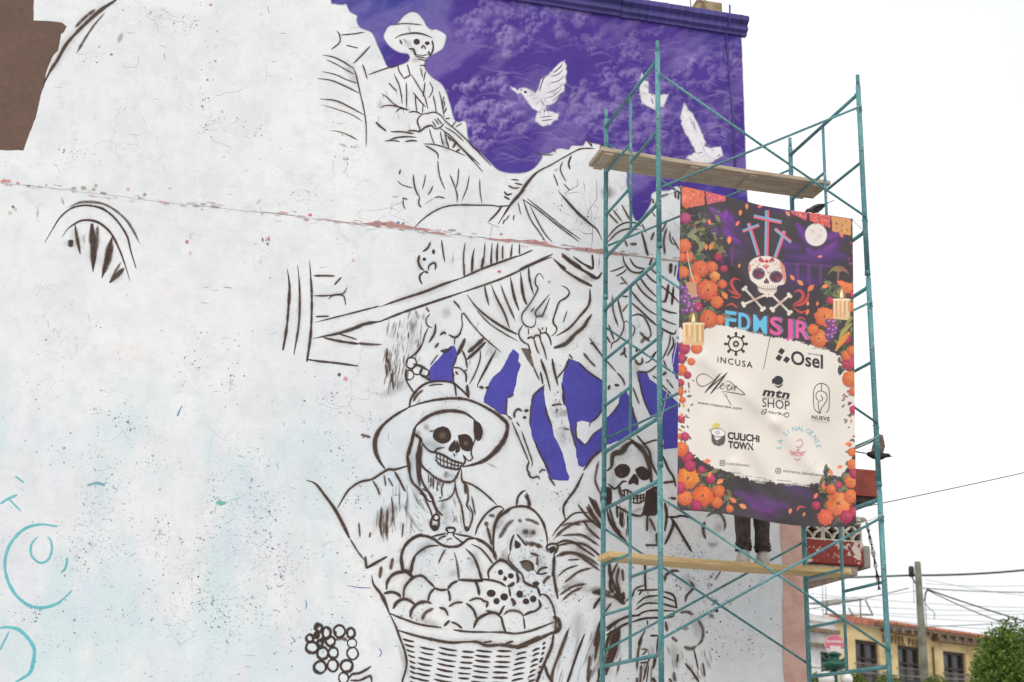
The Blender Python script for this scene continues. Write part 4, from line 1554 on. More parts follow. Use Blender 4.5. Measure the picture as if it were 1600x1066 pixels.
# flakes and scratches where the whitewash has lifted
ck = Paint(wall_map, 0.0007, 6e-6, 40); rc = random.Random(5)
TEAL_ = ((70, 130, 132), (96, 150, 150), (82, 96, 98), (120, 168, 166)); BLU_ = ((78, 96, 140), (96, 116, 160), (84, 90, 104), (120, 138, 176)); GRY_ = ((92, 90, 92), (112, 110, 112), (132, 128, 128), (80, 84, 88))
for x, y, rx, ry, n, cs in ((150,640,60,40,45,TEAL_),(60,600,60,50,34,GRY_),(300,570,40,25,40,GRY_),(360,600,30,40,40,GRY_),(200,660,34,20,50,GRY_),(240,720,80,40,60,TEAL_),(100,700,80,40,44,TEAL_),(250,830,22,55,120,TEAL_),(340,780,18,10,34,TEAL_),(420,800,22,40,60,BLU_),(440,900,36,70,120,BLU_),(300,900,80,80,100,GRY_),(120,870,60,60,70,GRY_),(60,960,60,40,70,BLU_),(90,1010,50,30,60,BLU_),(200,960,80,60,60,BLU_),(350,960,60,60,60,GRY_),(460,1000,50,50,60,BLU_),(520,620,60,50,60,GRY_),(530,700,40,60,80,GRY_),(560,780,30,30,50,BLU_),(870,770,40,30,70,BLU_),(1100,880,40,26,100,BLU_),(1120,940,60,50,90,GRY_),(1170,1000,40,50,60,GRY_),(1120,1020,40,40,50,BLU_),(1060,860,40,20,40,GRY_),(680,900,40,20,25,BLU_),(650,960,40,30,25,BLU_),(560,900,30,50,40,BLU_),(520,960,30,40,30,BLU_),(830,870,50,40,50,GRY_),(900,930,40,40,50,GRY_),(880,1010,40,40,40,GRY_),(1180,870,26,60,40,GRY_),(250,25,60,24,60,GRY_),(300,40,40,40,44,GRY_),(150,90,40,20,20,GRY_),(320,150,22,60,36,GRY_),(340,190,60,26,34,GRY_),(110,240,60,26,34,GRY_),(400,210,60,60,30,GRY_),(480,300,60,40,34,GRY_),(540,250,50,40,28,GRY_),(880,310,50,40,40,GRY_),(930,340,36,36,30,GRY_),(400,400,60,40,20,GRY_),(680,650,60,20,20,GRY_),(310,530,120,60,40,GRY_),(90,520,80,50,30,GRY_),(580,660,30,60,34,GRY_),(700,620,40,20,20,GRY_),(870,640,16,60,60,GRY_)):
    for i in range(n):
        a = rc.uniform(0, 6.28); q = abs(rc.gauss(0, .62)); X = x + rx * q * math.cos(a); Y = y + ry * q * math.sin(a); r = rc.choice((.4, .5, .6, .8, 1.0, 1.7)) * rc.uniform(.7, 1.2); e = rc.uniform(.35, .9); th = rc.gauss(-.3, .7); k = 6
        pl = [(r * rc.uniform(.55, 1.25) * math.cos(2 * math.pi * j / k), r * e * rc.uniform(.5, 1.2) * math.sin(2 * math.pi * j / k)) for j in range(k)]; c_, s_ = math.cos(th), math.sin(th)
        ck.fill([(X + u * c_ - v * s_, Y + u * s_ + v * c_) for u, v in pl], lin(*rc.choice(cs)), rc.uniform(.3, .8), .35)
for i in range(90):
    x, y = rc.uniform(0, 620), rc.uniform(0, 1060); a = rc.choice((0, 0, .1, -.1, 1.5, 1.3, -.8)) + rc.gauss(0, .15); L = rc.uniform(4, 18)
    ck.ribbon([(x, y), (x + L * math.cos(a), y + L * math.sin(a))], [rc.uniform(.5, 1.1)], lin(*rc.choice(GRY_)), rc.uniform(.25, .7), .4, True, 2, .3)
for x, y, pts, c, w in ((277, 643, ((0, 8), (3, 0), (8, -10)), (70, 130, 200), 3), (477, 945, ((0, -8), (2, 0), (0, 8)), (60, 150, 190), 2), (592, 1020, ((0, -8), (4, 0), (0, 8)), (80, 96, 170), 1.5), (530, 585, ((-3, 0), (3, 1)), (96, 40, 56), 4), (540, 592, ((-3, -2), (3, 3)), (226, 150, 170), 4), (560, 917, ((-18, -2), (0, 1), (20, 2)), (96, 100, 170), 1.2), (345, 785, ((-8, 0), (8, 2)), (110, 190, 180), 5), (150, 757, ((-14, 2), (0, -2), (14, 1)), (120, 176, 190), 4), (410, 375, ((0, -4), (1, 4)), (120, 60, 66), 2), (420, 372, ((0, -5), (1, 6)), (210, 120, 120), 2)):
    ck.ribbon([(x + u, y + v) for u, v in pts], [w], lin(*c), .75, .5, True, 2, .3)
tag(ck.build('paint_chips', M_FIELD, bld), kind='stuff')

# flat fields of colour and white shapes
class _F:
    def fill(self, poly, col, al=1, fe=.7, jit=0, step=0, name='blue_field'):
        p = Paint(wall_map, 0.0010); p.fill(poly, col, al, fe, jit, step); p.build(name, M_FIELD, bld)
fp = _F()
BLUE = lin(80, 76, 166)
def fld(ox, oy, s, pts, col=BLUE, jit=0.45, fe=0.7, step=5): fp.fill([(ox + a / s, oy + b / s) for a, b in pts], col, 1.0, fe, jit, step)
fld(560,540,5.33,[(770,5),(800,5),(820,60),(810,120),(780,180),(795,250),(795,305),(690,295),(595,300),(585,230),(600,180),(680,100),(720,50)])
fld(560,540,5.33,[(1290,30),(1330,70),(1330,130),(1350,160),(1330,230),(1310,330),(1290,410),(1245,430),(1230,520),(1235,575),(1180,565),(1080,490),(1040,470),(1060,400),(1090,320),(1130,260),(1200,190),(1250,100)])
fp.fill([(850,602.5),(851,625),(855,647),(862.5,666),(866,683),(878,705),(883,726),(889,745),(888.5,751),(860.5,749),(858,744),(849,720),(834,689),(828,662.6),(830.6,625),(838,612)], BLUE, 1, 0.7, 0.45, 5)
fld(780,520,5.33,[(580,215),(660,245),(750,330),(860,400),(868,600),(820,710),(760,750),(690,730),(645,745),(640,870),(715,930),(780,850),(855,790),(870,720),(960,660),(1000,590),(1005,500),(1055,480),(1090,540),(1120,660),(1155,780),(1150,830),(1060,880),(900,930),(850,970),(760,1066),(700,1120),(665,1110),(630,920),(590,780),(570,660),(530,560),(520,430),(545,290)])
fld(780,520,5.33,[(1150,325),(1230,330),(1250,390),(1330,450),(1420,520),(1500,590),(1700,600),(1700,930),(1500,950),(1370,970),(1350,720),(1265,690),(1200,540)])
fld(780,520,5.33,[(1475,80),(1700,60),(1700,400),(1500,400),(1470,380),(1440,260),(1440,180)])
fp.fill([(1061,402),(1080,402),(1080,440),(1062,442),(1058,436),(1060,420)], BLUE, 1, 0.7, 0.3, 5)
# brown field, upper left
fp.fill([(a / 3.807, b / 3.807) for a, b in [(-220,-60),(200,-60),(200,122),(370,135),(392,160),(380,190),(360,200),(350,270),(345,300),(320,320),(290,380),(268,445),(270,480),(240,570),(210,700),(165,820),(140,895),(-220,888)]], lin(106, 84, 74), 1, 0.9, 0.35, 8, 'brown_block')
# white doves against the sky
halo = lin(150, 132, 190)
DW = lin(222, 220, 226)
DOVES = (((858,145,22),(848,175,15),(832,155,12)), [(145,515),(185,545),(205,530),(240,528),(290,560),(310,540),(330,480),(380,440),(430,385),(460,365),(472,390),(466,410),(476,430),(465,460),(470,490),(455,505),(458,540),(430,560),(400,610),(350,625),(345,665),(425,680),(418,705),(395,715),(380,735),(340,745),(310,730),(295,720),(300,680),(330,670),(280,640),(245,600),(225,565),(205,545),(190,555)]), (((1022,155,15),(1008,125,8)), [(925,440),(938,480),(955,490),(960,560),(1000,575),(1075,565),(1050,630),(1000,645),(930,610),(918,560),(920,480)]), (((1085,205,18),(1105,240,18)), [(1178,620),(1195,660),(1220,680),(1260,760),(1300,850),(1290,875),(1340,890),(1390,875),(1400,920),(1330,965),(1260,970),(1195,940),(1250,910),(1240,880),(1180,770),(1158,700)])
dsk = [l for l in STROKES.split('#doves')[1].strip().splitlines()]
for i, (hs_, poly) in enumerate(DOVES):
    p = Paint(wall_map, 0.0012)
    for x, y, r in hs_: p.disc(x, y, r * 0.5, r * 0.45, halo, 0.28, r * 0.7, 14)
    P0 = [(760 + a_ / 3.807, b_ / 3.807) for a_, b_ in poly]
    p.fill(P0, DW, 1.0, 3.0, 0.5, 4)
    rd = random.Random(i); cxy = np.mean(P0, axis=0)
    for k_ in range(9):
        q_ = np.array(P0[rd.randrange(len(P0))]); p.ribbon([tuple(cxy + (q_ - cxy) * .25), tuple(cxy + (q_ - cxy) * .55), tuple(cxy + (q_ - cxy) * .85)], [1.5, 3, 1], lin(168, 160, 186), .22, .9, fade=.3)
    for k_ in range(26):
        a__ = rd.randrange(len(P0)); q_ = P0[a__]; v_ = np.array(q_) - cxy; v_ = v_ / (np.linalg.norm(v_) + 1e-6); p.ribbon([tuple(np.array(q_) - v_ * 2), tuple(np.array(q_) + v_ * rd.uniform(1.5, 4.5) + np.array((rd.uniform(-1, 1), rd.uniform(-1, 1))))], [1.6, .6], DW, .6, .7)
    for l in dsk:
        tk = l.split(); st = tk[0][0] if tk[0][0].isalpha() else 'a'; q = [(760 + float(u.split(',')[0]) / 3.807, float(u.split(',')[1]) / 3.807) for u in (tk[1:2] if st == 'd' else tk[1:])]
        if (q[0][0] > 1000) * 2 != i: continue
        if st == 'd': p.disc(*q[0], 2.0, 1.5, BROWN, .9, .8)
        else: p.ribbon(q, [float(tk[0].lstrip('g')) * .8], lin(120, 112, 116) if st == 'g' else BROWN, .7 if st == 'g' else .9, .5, fade=.25)
    p.build('painted_dove', M_FIELD, bld)
# dirt-pink break along the storey ledge
PNK = lin(186, 136, 133)
lg = Paint(lambda x, y, o: P(onY(x, y, WY - LIP - o)), 0.0016)
for pts, ws in (([(500,342),(530,346),(560,350)], [1, 2, 3]), ([(560,350),(600,350),(622,353),(655,358),(680,363),(704,368)], [3, 9, 11, 5, 8, 1]), ([(755,373),(800,376),(830,378),(838,379),(860,384),(890,390)], [2, 4, 5, 9, 4, 2]), ([(885,388),(905,389),(945,394),(985,399)], [2, 8, 7, 3]), ([(985,399),(1030,405),(1062,409),(1120,416)], [2.5, 1.5, 1.2, 1])):
    lg.ribbon(pts, [q * .8 for q in ws], PNK, 0.8, 0.3, True, 2.0, 0.22)
for x, y, r, c in ((484,336,3.2,lin(214,112,120)),(4,283,4,lin(226,150,150)),(14,283,2.5,lin(226,150,150)),(836,377,3.5,lin(196,110,110)),(783,366,2,PNK),(292,378,3,lin(176,110,110)),(297,395,2.2,lin(222,190,176)),(418,373,2.2,lin(214,130,130)),(418,381,2,lin(70,64,64)),(324,125,2,PNK),(316,166,2.2,PNK),(329,8,2,PNK),(174,85,2.4,PNK),(552,407,2,lin(226,170,180)),(622,348,2.4,lin(90,118,150)),(630,349,2,lin(90,118,150)),(858,440,2.2,PNK),(780,424,2.6,lin(190,110,116)),(24,326,3,lin(220,180,170)),(15,332,3,lin(190,206,180)),(20,323,2,lin(90,80,78)),(200,296,3,lin(226,190,170)),(265,294,2.5,lin(228,196,180)),(130,294,4,lin(170,168,160)),(146,296,3,lin(176,172,164)),(226,304,3,lin(170,168,160)),(150,290,3,lin(188,178,168))):
    k = 7; lg.fill([(x + r * random.uniform(0.6, 1.3) * math.cos(2 * math.pi * i / k), y + r * random.uniform(0.5, 1.0) * math.sin(2 * math.pi * i / k)) for i in range(k)], c, 0.75, 0.8)
for i in range(150):
    x = random.uniform(0, 1060); y = 285 + 0.1132 * x + random.gauss(0, 3)
    lg.ribbon([(x, y), (x + random.uniform(4, 16), y + random.uniform(0, 3))], [random.uniform(0.8, 2.6)], random.choice((lin(130,126,122), lin(206,170,162), lin(178,174,168), lin(196,146,142), lin(228,226,224), lin(228,226,224))), random.uniform(0.35, 0.85), 0.4, True, 2, 0.4)
# plaster cracks wandering over the upper wall
def crack(x, y, n, ang, st=6, w=0.7, a=0.36):
    pts = [(x, y)]
    for i in range(n):
        ang += random.gauss(0, 0.32); x += st * math.cos(ang) * random.uniform(0.6, 1.4); y += st * math.sin(ang) * random.uniform(0.6, 1.4); pts.append((x, y))
        if random.random() < 0.09 and n > 4: crack(x, y, n // 2, ang + random.choice((-1.2, 1.2)), st, w * 0.8, a)
    lg.ribbon(pts, [w, w * 0.6], lin(120, 112, 110), a, 0.4, True, 2, 0.3)
for x, y, n, ang in ((880,300,6,0.3),(905,330,6,1.2),(895,345,6,0.2),(920,300,8,1.4),(930,360,7,1.8),(870,325,5,0.6),(860,340,5,0.1),(915,365,5,2.6),(575,330,8,-0.2),(590,345,7,-0.4),(610,335,6,0.3),(540,245,5,1.0),(520,250,5,1.2),(330,175,6,1.4),(340,190,5,2.8),(310,195,5,0.2),(380,180,5,1.9),(335,148,8,-0.05),(120,85,6,0.1),(230,25,6,0.2),(265,30,6,0.4),(250,12,6,0),(200,210,6,0.1),(330,215,6,1.2),(190,105,6,0.2),(80,255,5,0.3),(100,260,5,0.1),(415,100,5,1.0),(720,480,4,1.0),(950,240,7,1.1),(955,260,7,1.6),(970,270,6,1.2),(975,300,6,1.6),(1005,300,5,1.4),(1040,330,6,0.6),(1000,310,5,2.2)):
    crack(x, y, n, ang)
tag(lg.build('ledge_wear', M_PAINT, bld), kind='stuff')

names = {'carriage': 'painted_carriage', 'driver': 'painted_carriage_driver', 'horse': 'painted_skeleton_horse', 'woman': 'painted_woman_in_hat', 'pumpkin': 'painted_pumpkin', 'cat': 'painted_cat', 'basket': 'painted_fruit_basket', 'hooded': 'painted_hooded_figure', 'grapes': 'painted_grapes', 'flowers': 'painted_flowers', 'wheel': 'painted_wheel', 'arch': 'painted_arch', 'cyan': 'sketched_cyan_rings', 'doves': 'painted_doves'}
plabel = {'carriage': 'brown outline of a carriage with slatted seat and shafts', 'driver': 'skeleton carriage driver in a brimmed hat holding reins', 'horse': 'outlined skeleton horse with ribs and harness', 'woman': 'skull-faced woman in a wide hat with braids', 'pumpkin': 'outlined ribbed pumpkin on top of the basket', 'cat': 'outlined striped cat with arched back', 'basket': 'woven basket of round fruit and small skulls', 'hooded': 'skull in a hooded robe with folded hands', 'grapes': 'cluster of outlined round grapes', 'flowers': 'faint sprayed flower outlines beside the hooded figure', 'wheel': 'half-finished wheel arc with tapering spokes', 'arch': 'long brown arc beside the brown block', 'cyan': 'pale cyan ring sketches at the lower left', 'doves': 'feather strokes of the white doves'}
groups = {k: Paint(wall_map, 0.0016, 8e-6, 80) for k in names if k != 'doves'}
cur = None; ox = oy = 0; sc_ = 1
for ln in STROKES.strip().splitlines():
    tk = ln.split()
    if ln[0] == '@': ox, oy, sc_ = float(tk[1]), float(tk[2]), float(tk[3]); continue
    if ln[0] == '#' and ln[1:].strip() == 'doves': break
    if ln[0] == '#': cur = groups[ln[1:].strip()]; continue
    h = tk[0]; st = h[0] if h[0].isalpha() else 'a'; num = h[1:] if h[0].isalpha() else h
    pts = region_pts(tk[1:2] if st in 'deol' else tk[1:], ox, oy, sc_)
    if st == 'l':
        rx, ry = (float(q) / sc_ for q in tk[2].split(',')); cur.disc(pts[0][0], pts[0][1], rx * .4, ry * .4, lin(136, 118, 106), .55, min(rx, ry) * .6); continue
    if st in 'deo':
        rx, ry = (float(q) / sc_ for q in tk[2].split(',')); cx, cy = pts[0]
        if st == 'd': cur.disc(cx, cy, rx, ry, BROWN, 0.95, 1.0)
        elif st == 'e': cur.disc(cx, cy, rx * 0.5, ry * 0.5, BROWN, 0.5, rx * 1.1)
        else:
            w = float(num) / 1.45; a0 = random.uniform(0, 6.28); ring = [(cx + rx * (1 + random.uniform(-.05, .05)) * math.cos(a0 + 2 * math.pi * k / 14), cy + ry * (1 + random.uniform(-.05, .05)) * math.sin(a0 + 2 * math.pi * k / 14)) for k in range(15)]
            cur.ribbon(ring, [w * 0.8, w * 1.2, w * 0.9, w * 1.1, w * 0.8], BROWN, 0.92, 0.4, False, 2.0)
        continue
    if st == 'p': cur.fill(pts, BROWN, 0.95, 1.1, 0.2, 0, True); continue
    if st == 'q': cur.fill(pts, lin(96, 78, 66), 0.75, 1.4, 0.2, 5); continue
    ws = [float(q) for q in num.split(':')]
    if len(pts) > 1:      # run each stroke a little past its traced ends
        ext = lambda a, b, e: (a[0] + (a[0] - b[0]) / (math.dist(a, b) + 1e-6) * e, a[1] + (a[1] - b[1]) / (math.dist(a, b) + 1e-6) * e)
        pts = [ext(pts[0], pts[1], 1.4)] + pts[1:-1] + [ext(pts[-1], pts[-2], 1.4)]
    c = tuple(q * random.uniform(0.85, 1.2) for q in BROWN)
    if st == 'a':
        cur.ribbon(pts, [max(1.6, q * 0.92) for q in ws], c, 0.94, 0.42)
        cur.ribbon([(q0 + random.uniform(-1, 1), q1 + random.uniform(-1, 1)) for q0, q1 in pts], [q * random.uniform(1.6, 2.4) for q in ws], lin(128, 106, 94), random.uniform(.06, .2), 0.85, fade=.2)
    elif st == 's' and max(ws) >= 6:
        cur.ribbon(pts, [q * 0.72 for q in ws], lin(84, 66, 56), 0.72, 0.6, fade=0.12)
    elif st == 's':
        cur.ribbon(pts, [q * 0.85 for q in ws], lin(78, 61, 52), 0.85, 0.6, fade=0.14); cur.ribbon(pts, [q * 2.0 for q in ws], lin(150, 116, 98), 0.13, 0.85, fade=0.35)
    elif st == 'f': cur.ribbon(pts, ws, lin(96, 86, 80), 0.34, 0.75, fade=0.4)
    elif st == 'h': cur.ribbon(pts, ws, lin(104, 92, 86), 0.22, 0.95, fade=0.35)
    elif st == 'k': cur.ribbon(pts, ws, lin(110, 104, 102), 0.6, 0.4)
    elif st == 'c': cur.ribbon(pts, [q * 0.85 for q in ws], CYAN, 0.8, 0.5)
    elif st == 'g': cur.ribbon(pts, ws, lin(120, 112, 116), 0.65, 0.5)
# fine hatching: horse tail, shawl and robe folds
def hatch(g, x0, x1, y0, y1, n, ang, l0, l1, w, al, c=(92, 74, 64)):
    for i in range(n):
        x, y = random.uniform(x0, x1), random.uniform(y0, y1); a = math.radians(ang + random.gauss(0, 5)); L = random.uniform(l0, l1); b = random.uniform(-.08, .08)
        groups[g].ribbon([(x, y), (x + math.cos(a + b) * L / 2, y + math.sin(a + b) * L / 2), (x + math.cos(a) * L, y + math.sin(a) * L)], [w * random.uniform(.6, 1.3)], lin(*c), al * random.uniform(.5, 1.3), .6, fade=.3)
hatch('horse', 606, 660, 494, 550, 46, 98, 10, 26, 1.5, .32); hatch('horse', 602, 640, 540, 590, 40, 97, 14, 34, 1.8, .5); hatch('horse', 640, 664, 482, 500, 8, 95, 8, 18, 2, .35)
hatch('woman', 588, 640, 745, 815, 34, 91, 14, 36, 2.0, .34); hatch('woman', 594, 612, 790, 820, 8, 91, 20, 36, 2.4, .6, (110, 84, 66)); hatch('woman', 664, 690, 742, 756, 14, 90, 8, 20, 1.3, .6); hatch('woman', 640, 668, 775, 820, 10, 60, 14, 30, 1.8, .3); hatch('woman', 700, 735, 780, 815, 10, 85, 10, 26, 2.0, .35, (120, 96, 84))
hatch('hooded', 925, 972, 965, 1050, 26, 104, 18, 46, 2.2, .4); hatch('hooded', 880, 935, 820, 880, 16, 20, 12, 34, 2, .28); hatch('hooded', 960, 985, 780, 830, 10, 88, 14, 30, 2.2, .5); hatch('hooded', 870, 920, 980, 1050, 12, 108, 20, 50, 1.8, .3); hatch('hooded', 1002, 1026, 1000, 1060, 10, 88, 14, 34, 2, .35)
hatch('flowers', 1045, 1112, 1005, 1060, 26, 80, 10, 28, 1.8, .32); hatch('flowers', 1070, 1125, 830, 960, 14, 60, 5, 12, 2, .22)
hatch('horse', 700, 780, 500, 560, 10, 110, 8, 18, 1.8, .3); hatch('horse', 850, 890, 620, 720, 26, 80, 4, 10, 1.6, .3); hatch('driver', 590, 640, 120, 200, 12, 75, 6, 16, 1.4, .3)
# woven dashes of the basket
bk = groups['basket']
for x0, x1, y0, tilt, nrow in ((-70,40,685,26,10),(85,212,750,26,9),(245,400,755,30,9),(430,538,790,8,8),(548,690,775,16,8),(722,855,785,4,8),(888,990,772,-24,8),(1022,1090,790,-30,7),(1112,1140,735,-26,4),(1078,1112,885,-14,4)):
    for r in range(nrow):
        sh = -7 * r; y = y0 + 44 * r + random.uniform(-3, 3); xa = x0 + sh + random.uniform(-6, 6); xb = x1 + sh + random.uniform(-6, 6)
        if x0 == -70: xa = -60 + min(60, 14 * r) ; xb = 42 + 3 * r
        pts = [(640 + xa / 5.333, 870 + y / 5.333), (640 + (xa + xb) / 2 / 5.333, 870 + (y + tilt * 0.66) / 5.333), (640 + xb / 5.333, 870 + (y + tilt) / 5.333)]
        bk.ribbon(pts, [2.2, 3.5, 3.4, 2.3], tuple(q * random.uniform(0.9, 1.15) for q in BROWN), 0.93, 0.35)
for k, g in groups.items():
    if g.v: g.build(names[k], M_PAINT, bld)['label'] = plabel[k]
bld.children and [tag(o, kind='stuff') for o in bld.children if o.name.startswith(('painted_flowers', 'painted_skeleton_horse', 'painted_carriage'))]
# ------------------------------------------------------------------ scaffold tower
SO = Vector((3.79289, 12.32914, 0.991199 + 1.5)); SK = 0.0334584
SU = Vector((math.cos(SK), math.sin(SK), 0)); SV = Vector((math.sin(SK), -math.cos(SK), 0))     # along the wall, towards the camera
SL, SW, SS, SP = 2.07592, 1.46097, 1.44575, 2.0
Z0 = SO.z
def sc(u, d, h): return SU * u + SV * d + Vector((0, 0, h))          # in tower space (origin at the foot of the back left post)
tower = tag(empty('scaffold_tower', (SO.x, SO.y, 0)), 'tall teal steel scaffold tower standing in front of the mural', 'scaffold')
def frame_mesh(top):
    bm = bmesh.new()
    for d in (0, SW):
        bm_tube(bm, [SV * d + Vector((0, 0, -0.44)), SV * d + Vector((0, 0, SS + 0.085))], 0.0238, 12)
        bm_tube(bm, [SV * d + Vector((0, 0, SS + 0.07)), SV * d + Vector((0, 0, SS + (0.2 if top else 0.14)))], 0.0185, 10)
        bm_tube(bm, [SV * d + Vector((0, 0, -0.44)), SV * d + Vector((0, 0, -0.395))], 0.0265, 12)
    for d, sg in ((0, 1), (SW, -1)):
        for h in (0, SS): bm_tube(bm, [SV * (d + sg * .018) + Vector((0, 0, h)), SV * (d + sg * .045) + Vector((0, 0, h))], [.026, .019], 10)
    for h in (0, SS): bm_tube(bm, [SV * 0.02 + Vector((0, 0, h)), SV * (SW - 0.02) + Vector((0, 0, h))], 0.0180, 10)
    me = bpy.data.meshes.new('frame'); bm.to_mesh(me); bm.free(); return me
def one(bm):
    me = bpy.data.meshes.new('m'); bm.to_mesh(me); bm.free(); me.materials.append(M_TEAL); return me
me_frame = frame_mesh(False); me_frame.materials.append(M_TEAL); me_top = frame_mesh(True); me_top.materials.append(M_TEAL)
me_mid = one(tube([SV * SW / 2 + Vector((0, 0, 0.0)), SV * SW / 2 + Vector((0, 0, SS))], 0.0150, 10))
me_rb = one(tube([SV * 0.02, SV * SW / 2], 0.0145, 8)); me_rf = one(tube([SV * SW / 2, SV * (SW - 0.02)], 0.0145, 8))
me_pin = one(tube([SV * -0.05, SV * 0.035, SV * 0.045 + Vector((0, 0, -0.05))], 0.007, 6))
for k in (2, 1, 0, -1):
    for u in (0, SL):
        f = obj('frame', me_top if k == 2 else me_frame, None, tower, sc(u, 0, Z0 + SP * k))
        lean = random.uniform(-0.004, 0.004); f.rotation_euler = (0, lean, 0)
        for nm, me, h in (('mid_post', me_mid, 0), ('rung', me_rb, 0.46), ('rung', me_rb, 0.925), ('rung', me_rf, 0.72)): obj(nm, me, None, f, (0, 0, h))
        for d, h in ((0, SS - 0.16), (0, 0.13), (SW, SS - 0.16), (SW, 0.13)): obj('brace_pin', me_pin, None, f, SV * d + Vector((0, 0, h)))
    for d in (-0.034, SW + 0.034):
        for h0, h1, e in ((SS - 0.16, 0.13, 0.0), (0.13, SS - 0.16, 0.013)):
            a = sc(0, d + e * (1 if d > 0 else -1), Z0 + SP * k + h0); b = sc(SL, d + e * (1 if d > 0 else -1), Z0 + SP * k + h1)
            obj('cross_brace', tube([a, a.lerp(b, .5) + Vector((0, 0, random.uniform(-.008, .008))), b], 0.0115, 8), M_TEAL, tower)
M_STEEL = mat_simple('dull_steel', (0.25, 0.25, 0.25), (0.14, 0.12, 0.1), 20, 0.5, 0.1, 0.7)
zb = Z0 - SP - 0.44
for u in (0, SL):
    for d in (0, SW):
        bp = obj('base_plate', box((-0.07, -0.07, 0.0), (0.07, 0.07, 0.012), 0.002), M_STEEL, tower, sc(u, d, 0.0))
        obj('base_jack', tube([(0, 0, 0.01), (0, 0, zb + 0.05)], 0.017, 8), M_STEEL, bp)

# ------------------------------------------------------------------ planks
def tw(u, d, h): return Vector((SO.x, SO.y, 0)) + sc(u, d, h)
def plank(name, label, u0, u1, d0, d1, z0, z1, th, mat):
    """board lying on the rungs, resting a little lower at one end"""
    c = tw(u0, (d0 + d1) / 2, z0); L = tw(u1, (d0 + d1) / 2, z1) - c
    root = tag(empty(name, c), label, 'plank', 'planks on the scaffold')
    ax = L.normalized(); n = Vector((0, 0, 1)); wv = SV; nz_ = ax.cross(-wv).normalized()
    if nz_.z < 0: nz_ = -nz_
    w = d1 - d0; N = 40; rows = []; bm = bmesh.new()
    for i in range(N + 1):
        t = i / N; p = ax * (L.length * t) + nz_ * (-0.012 * math.sin(math.pi * t)); j = random.uniform(-0.002, 0.002)
        rows.append([bm.verts.new(p + wv * (a * w / 2 + j) + nz_ * b) for a, b in ((-1, 0.003), (-0.985, 0), (0.985, 0), (1, 0.003), (1, th - 0.003), (0.985, th), (-0.985, th), (-1, th - 0.003))])
    for r0, r1 in zip(rows, rows[1:]):
        for k in range(8): bm.faces.new((r0[k], r0[(k + 1) % 8], r1[(k + 1) % 8], r1[k]))
    bm.faces.new(rows[0][::-1]); bm.faces.new(rows[-1]); bmesh.ops.recalc_face_normals(bm, faces=bm.faces[:])
    obj('board', bm, mat, root)
    return root, ax, wv, nz_, L.length, w
RUNG_HI = Z0 + 2 * SP + 0.925 + 0.016
pl1, ax, wv, nz_, LL, w = plank('wooden_plank', 'weathered grey-brown plank across the top of the scaffold, above the banner', -0.21, 2.29, 0.06, 0.46, RUNG_HI, RUNG_HI, 0.042, M_WOODG)
for t in (0.035, 0.40, 0.66, 0.93):
    bm = bmesh.new(); c = ax * (LL * t); q = []
    for a, b, cc in ((-1, -1, 0), (1, -1, 0), (1, 1, 0), (-1, 1, 0), (-1, -1, 1), (1, -1, 1), (1, 1, 1), (-1, 1, 1)):
        q.append(bm.verts.new(c + ax * (a * 0.045) + wv * (b * w * 0.46) + nz_ * (-0.001 - 0.028 * cc)))
    for f in ((3, 2, 1, 0), (4, 5, 6, 7), (0, 1, 5, 4), (1, 2, 6, 5), (2, 3, 7, 6), (3, 0, 4, 7)): bm.faces.new([q[i] for i in f])
    bmesh.ops.recalc_face_normals(bm, faces=bm.faces[:])
    obj('cleat', bm, M_WOODG, pl1)
RUNG_LO = Z0 + 0.925 + 0.016
pl2, *_ = plank('wooden_plank', 'fresh yellow pine plank low on the scaffold, under the person\'s feet', -0.09, 2.34, 0.10, 0.42, RUNG_LO, RUNG_LO, 0.05, M_WOODY)

# ------------------------------------------------------------------ banner
BPN = (SV).normalized(); BP0 = tw(0, SW + 0.085, Z0)
def seg_dist(x, y, a, b):
    ax_, ay = a; bx_, by = b; dx, dy = bx_ - ax_, by - ay; t = max(0, min(1, ((x - ax_) * dx + (y - ay) * dy) / (dx * dx + dy * dy)))
    return ((x - ax_ - t * dx) * dy - (y - ay - t * dy) * dx) / math.hypot(dx, dy), t, math.hypot(x - ax_ - t * dx, y - ay - t * dy)
RIDGES = (((1078, 318), (1185, 460), 0.0341, 15), ((1100, 560), (1215, 660), 0.0248, 13), ((1215, 660), (1300, 770), 0.0310, 14), ((1130, 640), (1250, 790), 0.0155, 18), ((1180, 700), (1240, 815), 0.0248, 14), ((1235, 335), (1180, 600), 0.0124, 26), ((1330, 480), (1270, 640), 0.0139, 22), ((1085, 480), (1080, 780), 0.0124, 14), ((1150, 725), (1215, 812), 0.0186, 10), ((1290, 740), (1335, 815), 0.0186, 10))
def fold(x, y):
    z = 0.006 * math.sin(x * 0.045 + y * 0.02) + 0.004 * math.sin(x * 0.11 - y * 0.013 + 1) + 0.003 * math.sin(y * 0.06 + x * 0.05)
    for a, b, amp, w in RIDGES:
        _, t, dd = seg_dist(x, y, a, b); z += amp * math.exp(-(dd / w) ** 2)
    return z
def ban_map(x, y, off): return onPlane(x, y, BP0 + BPN * (fold(x, y) + off), BPN)
BT = [(1063, 290), (1105, 299.5), (1135, 307), (1160, 313), (1187, 320.5), (1230, 328), (1260, 332), (1300, 337), (1332, 342)]
BB = [(1058, 797), (1100, 799.5), (1140, 804), (1175, 810), (1210, 817), (1240, 821), (1275, 823), (1310, 824), (1338, 822)]
def crv(c, x): return float(np.interp(x, [p[0] for p in c], [p[1] for p in c]))
def st_px(s, t):
    xl = 1063 - 5 * t; xr_ = 1332 + 6 * t; x = xl + (xr_ - xl) * s
    yt = crv(BT, x); yb = crv(BB, x); return x, yt + (yb - yt) * t
b_origin = ban_map(1195, 820, 0)
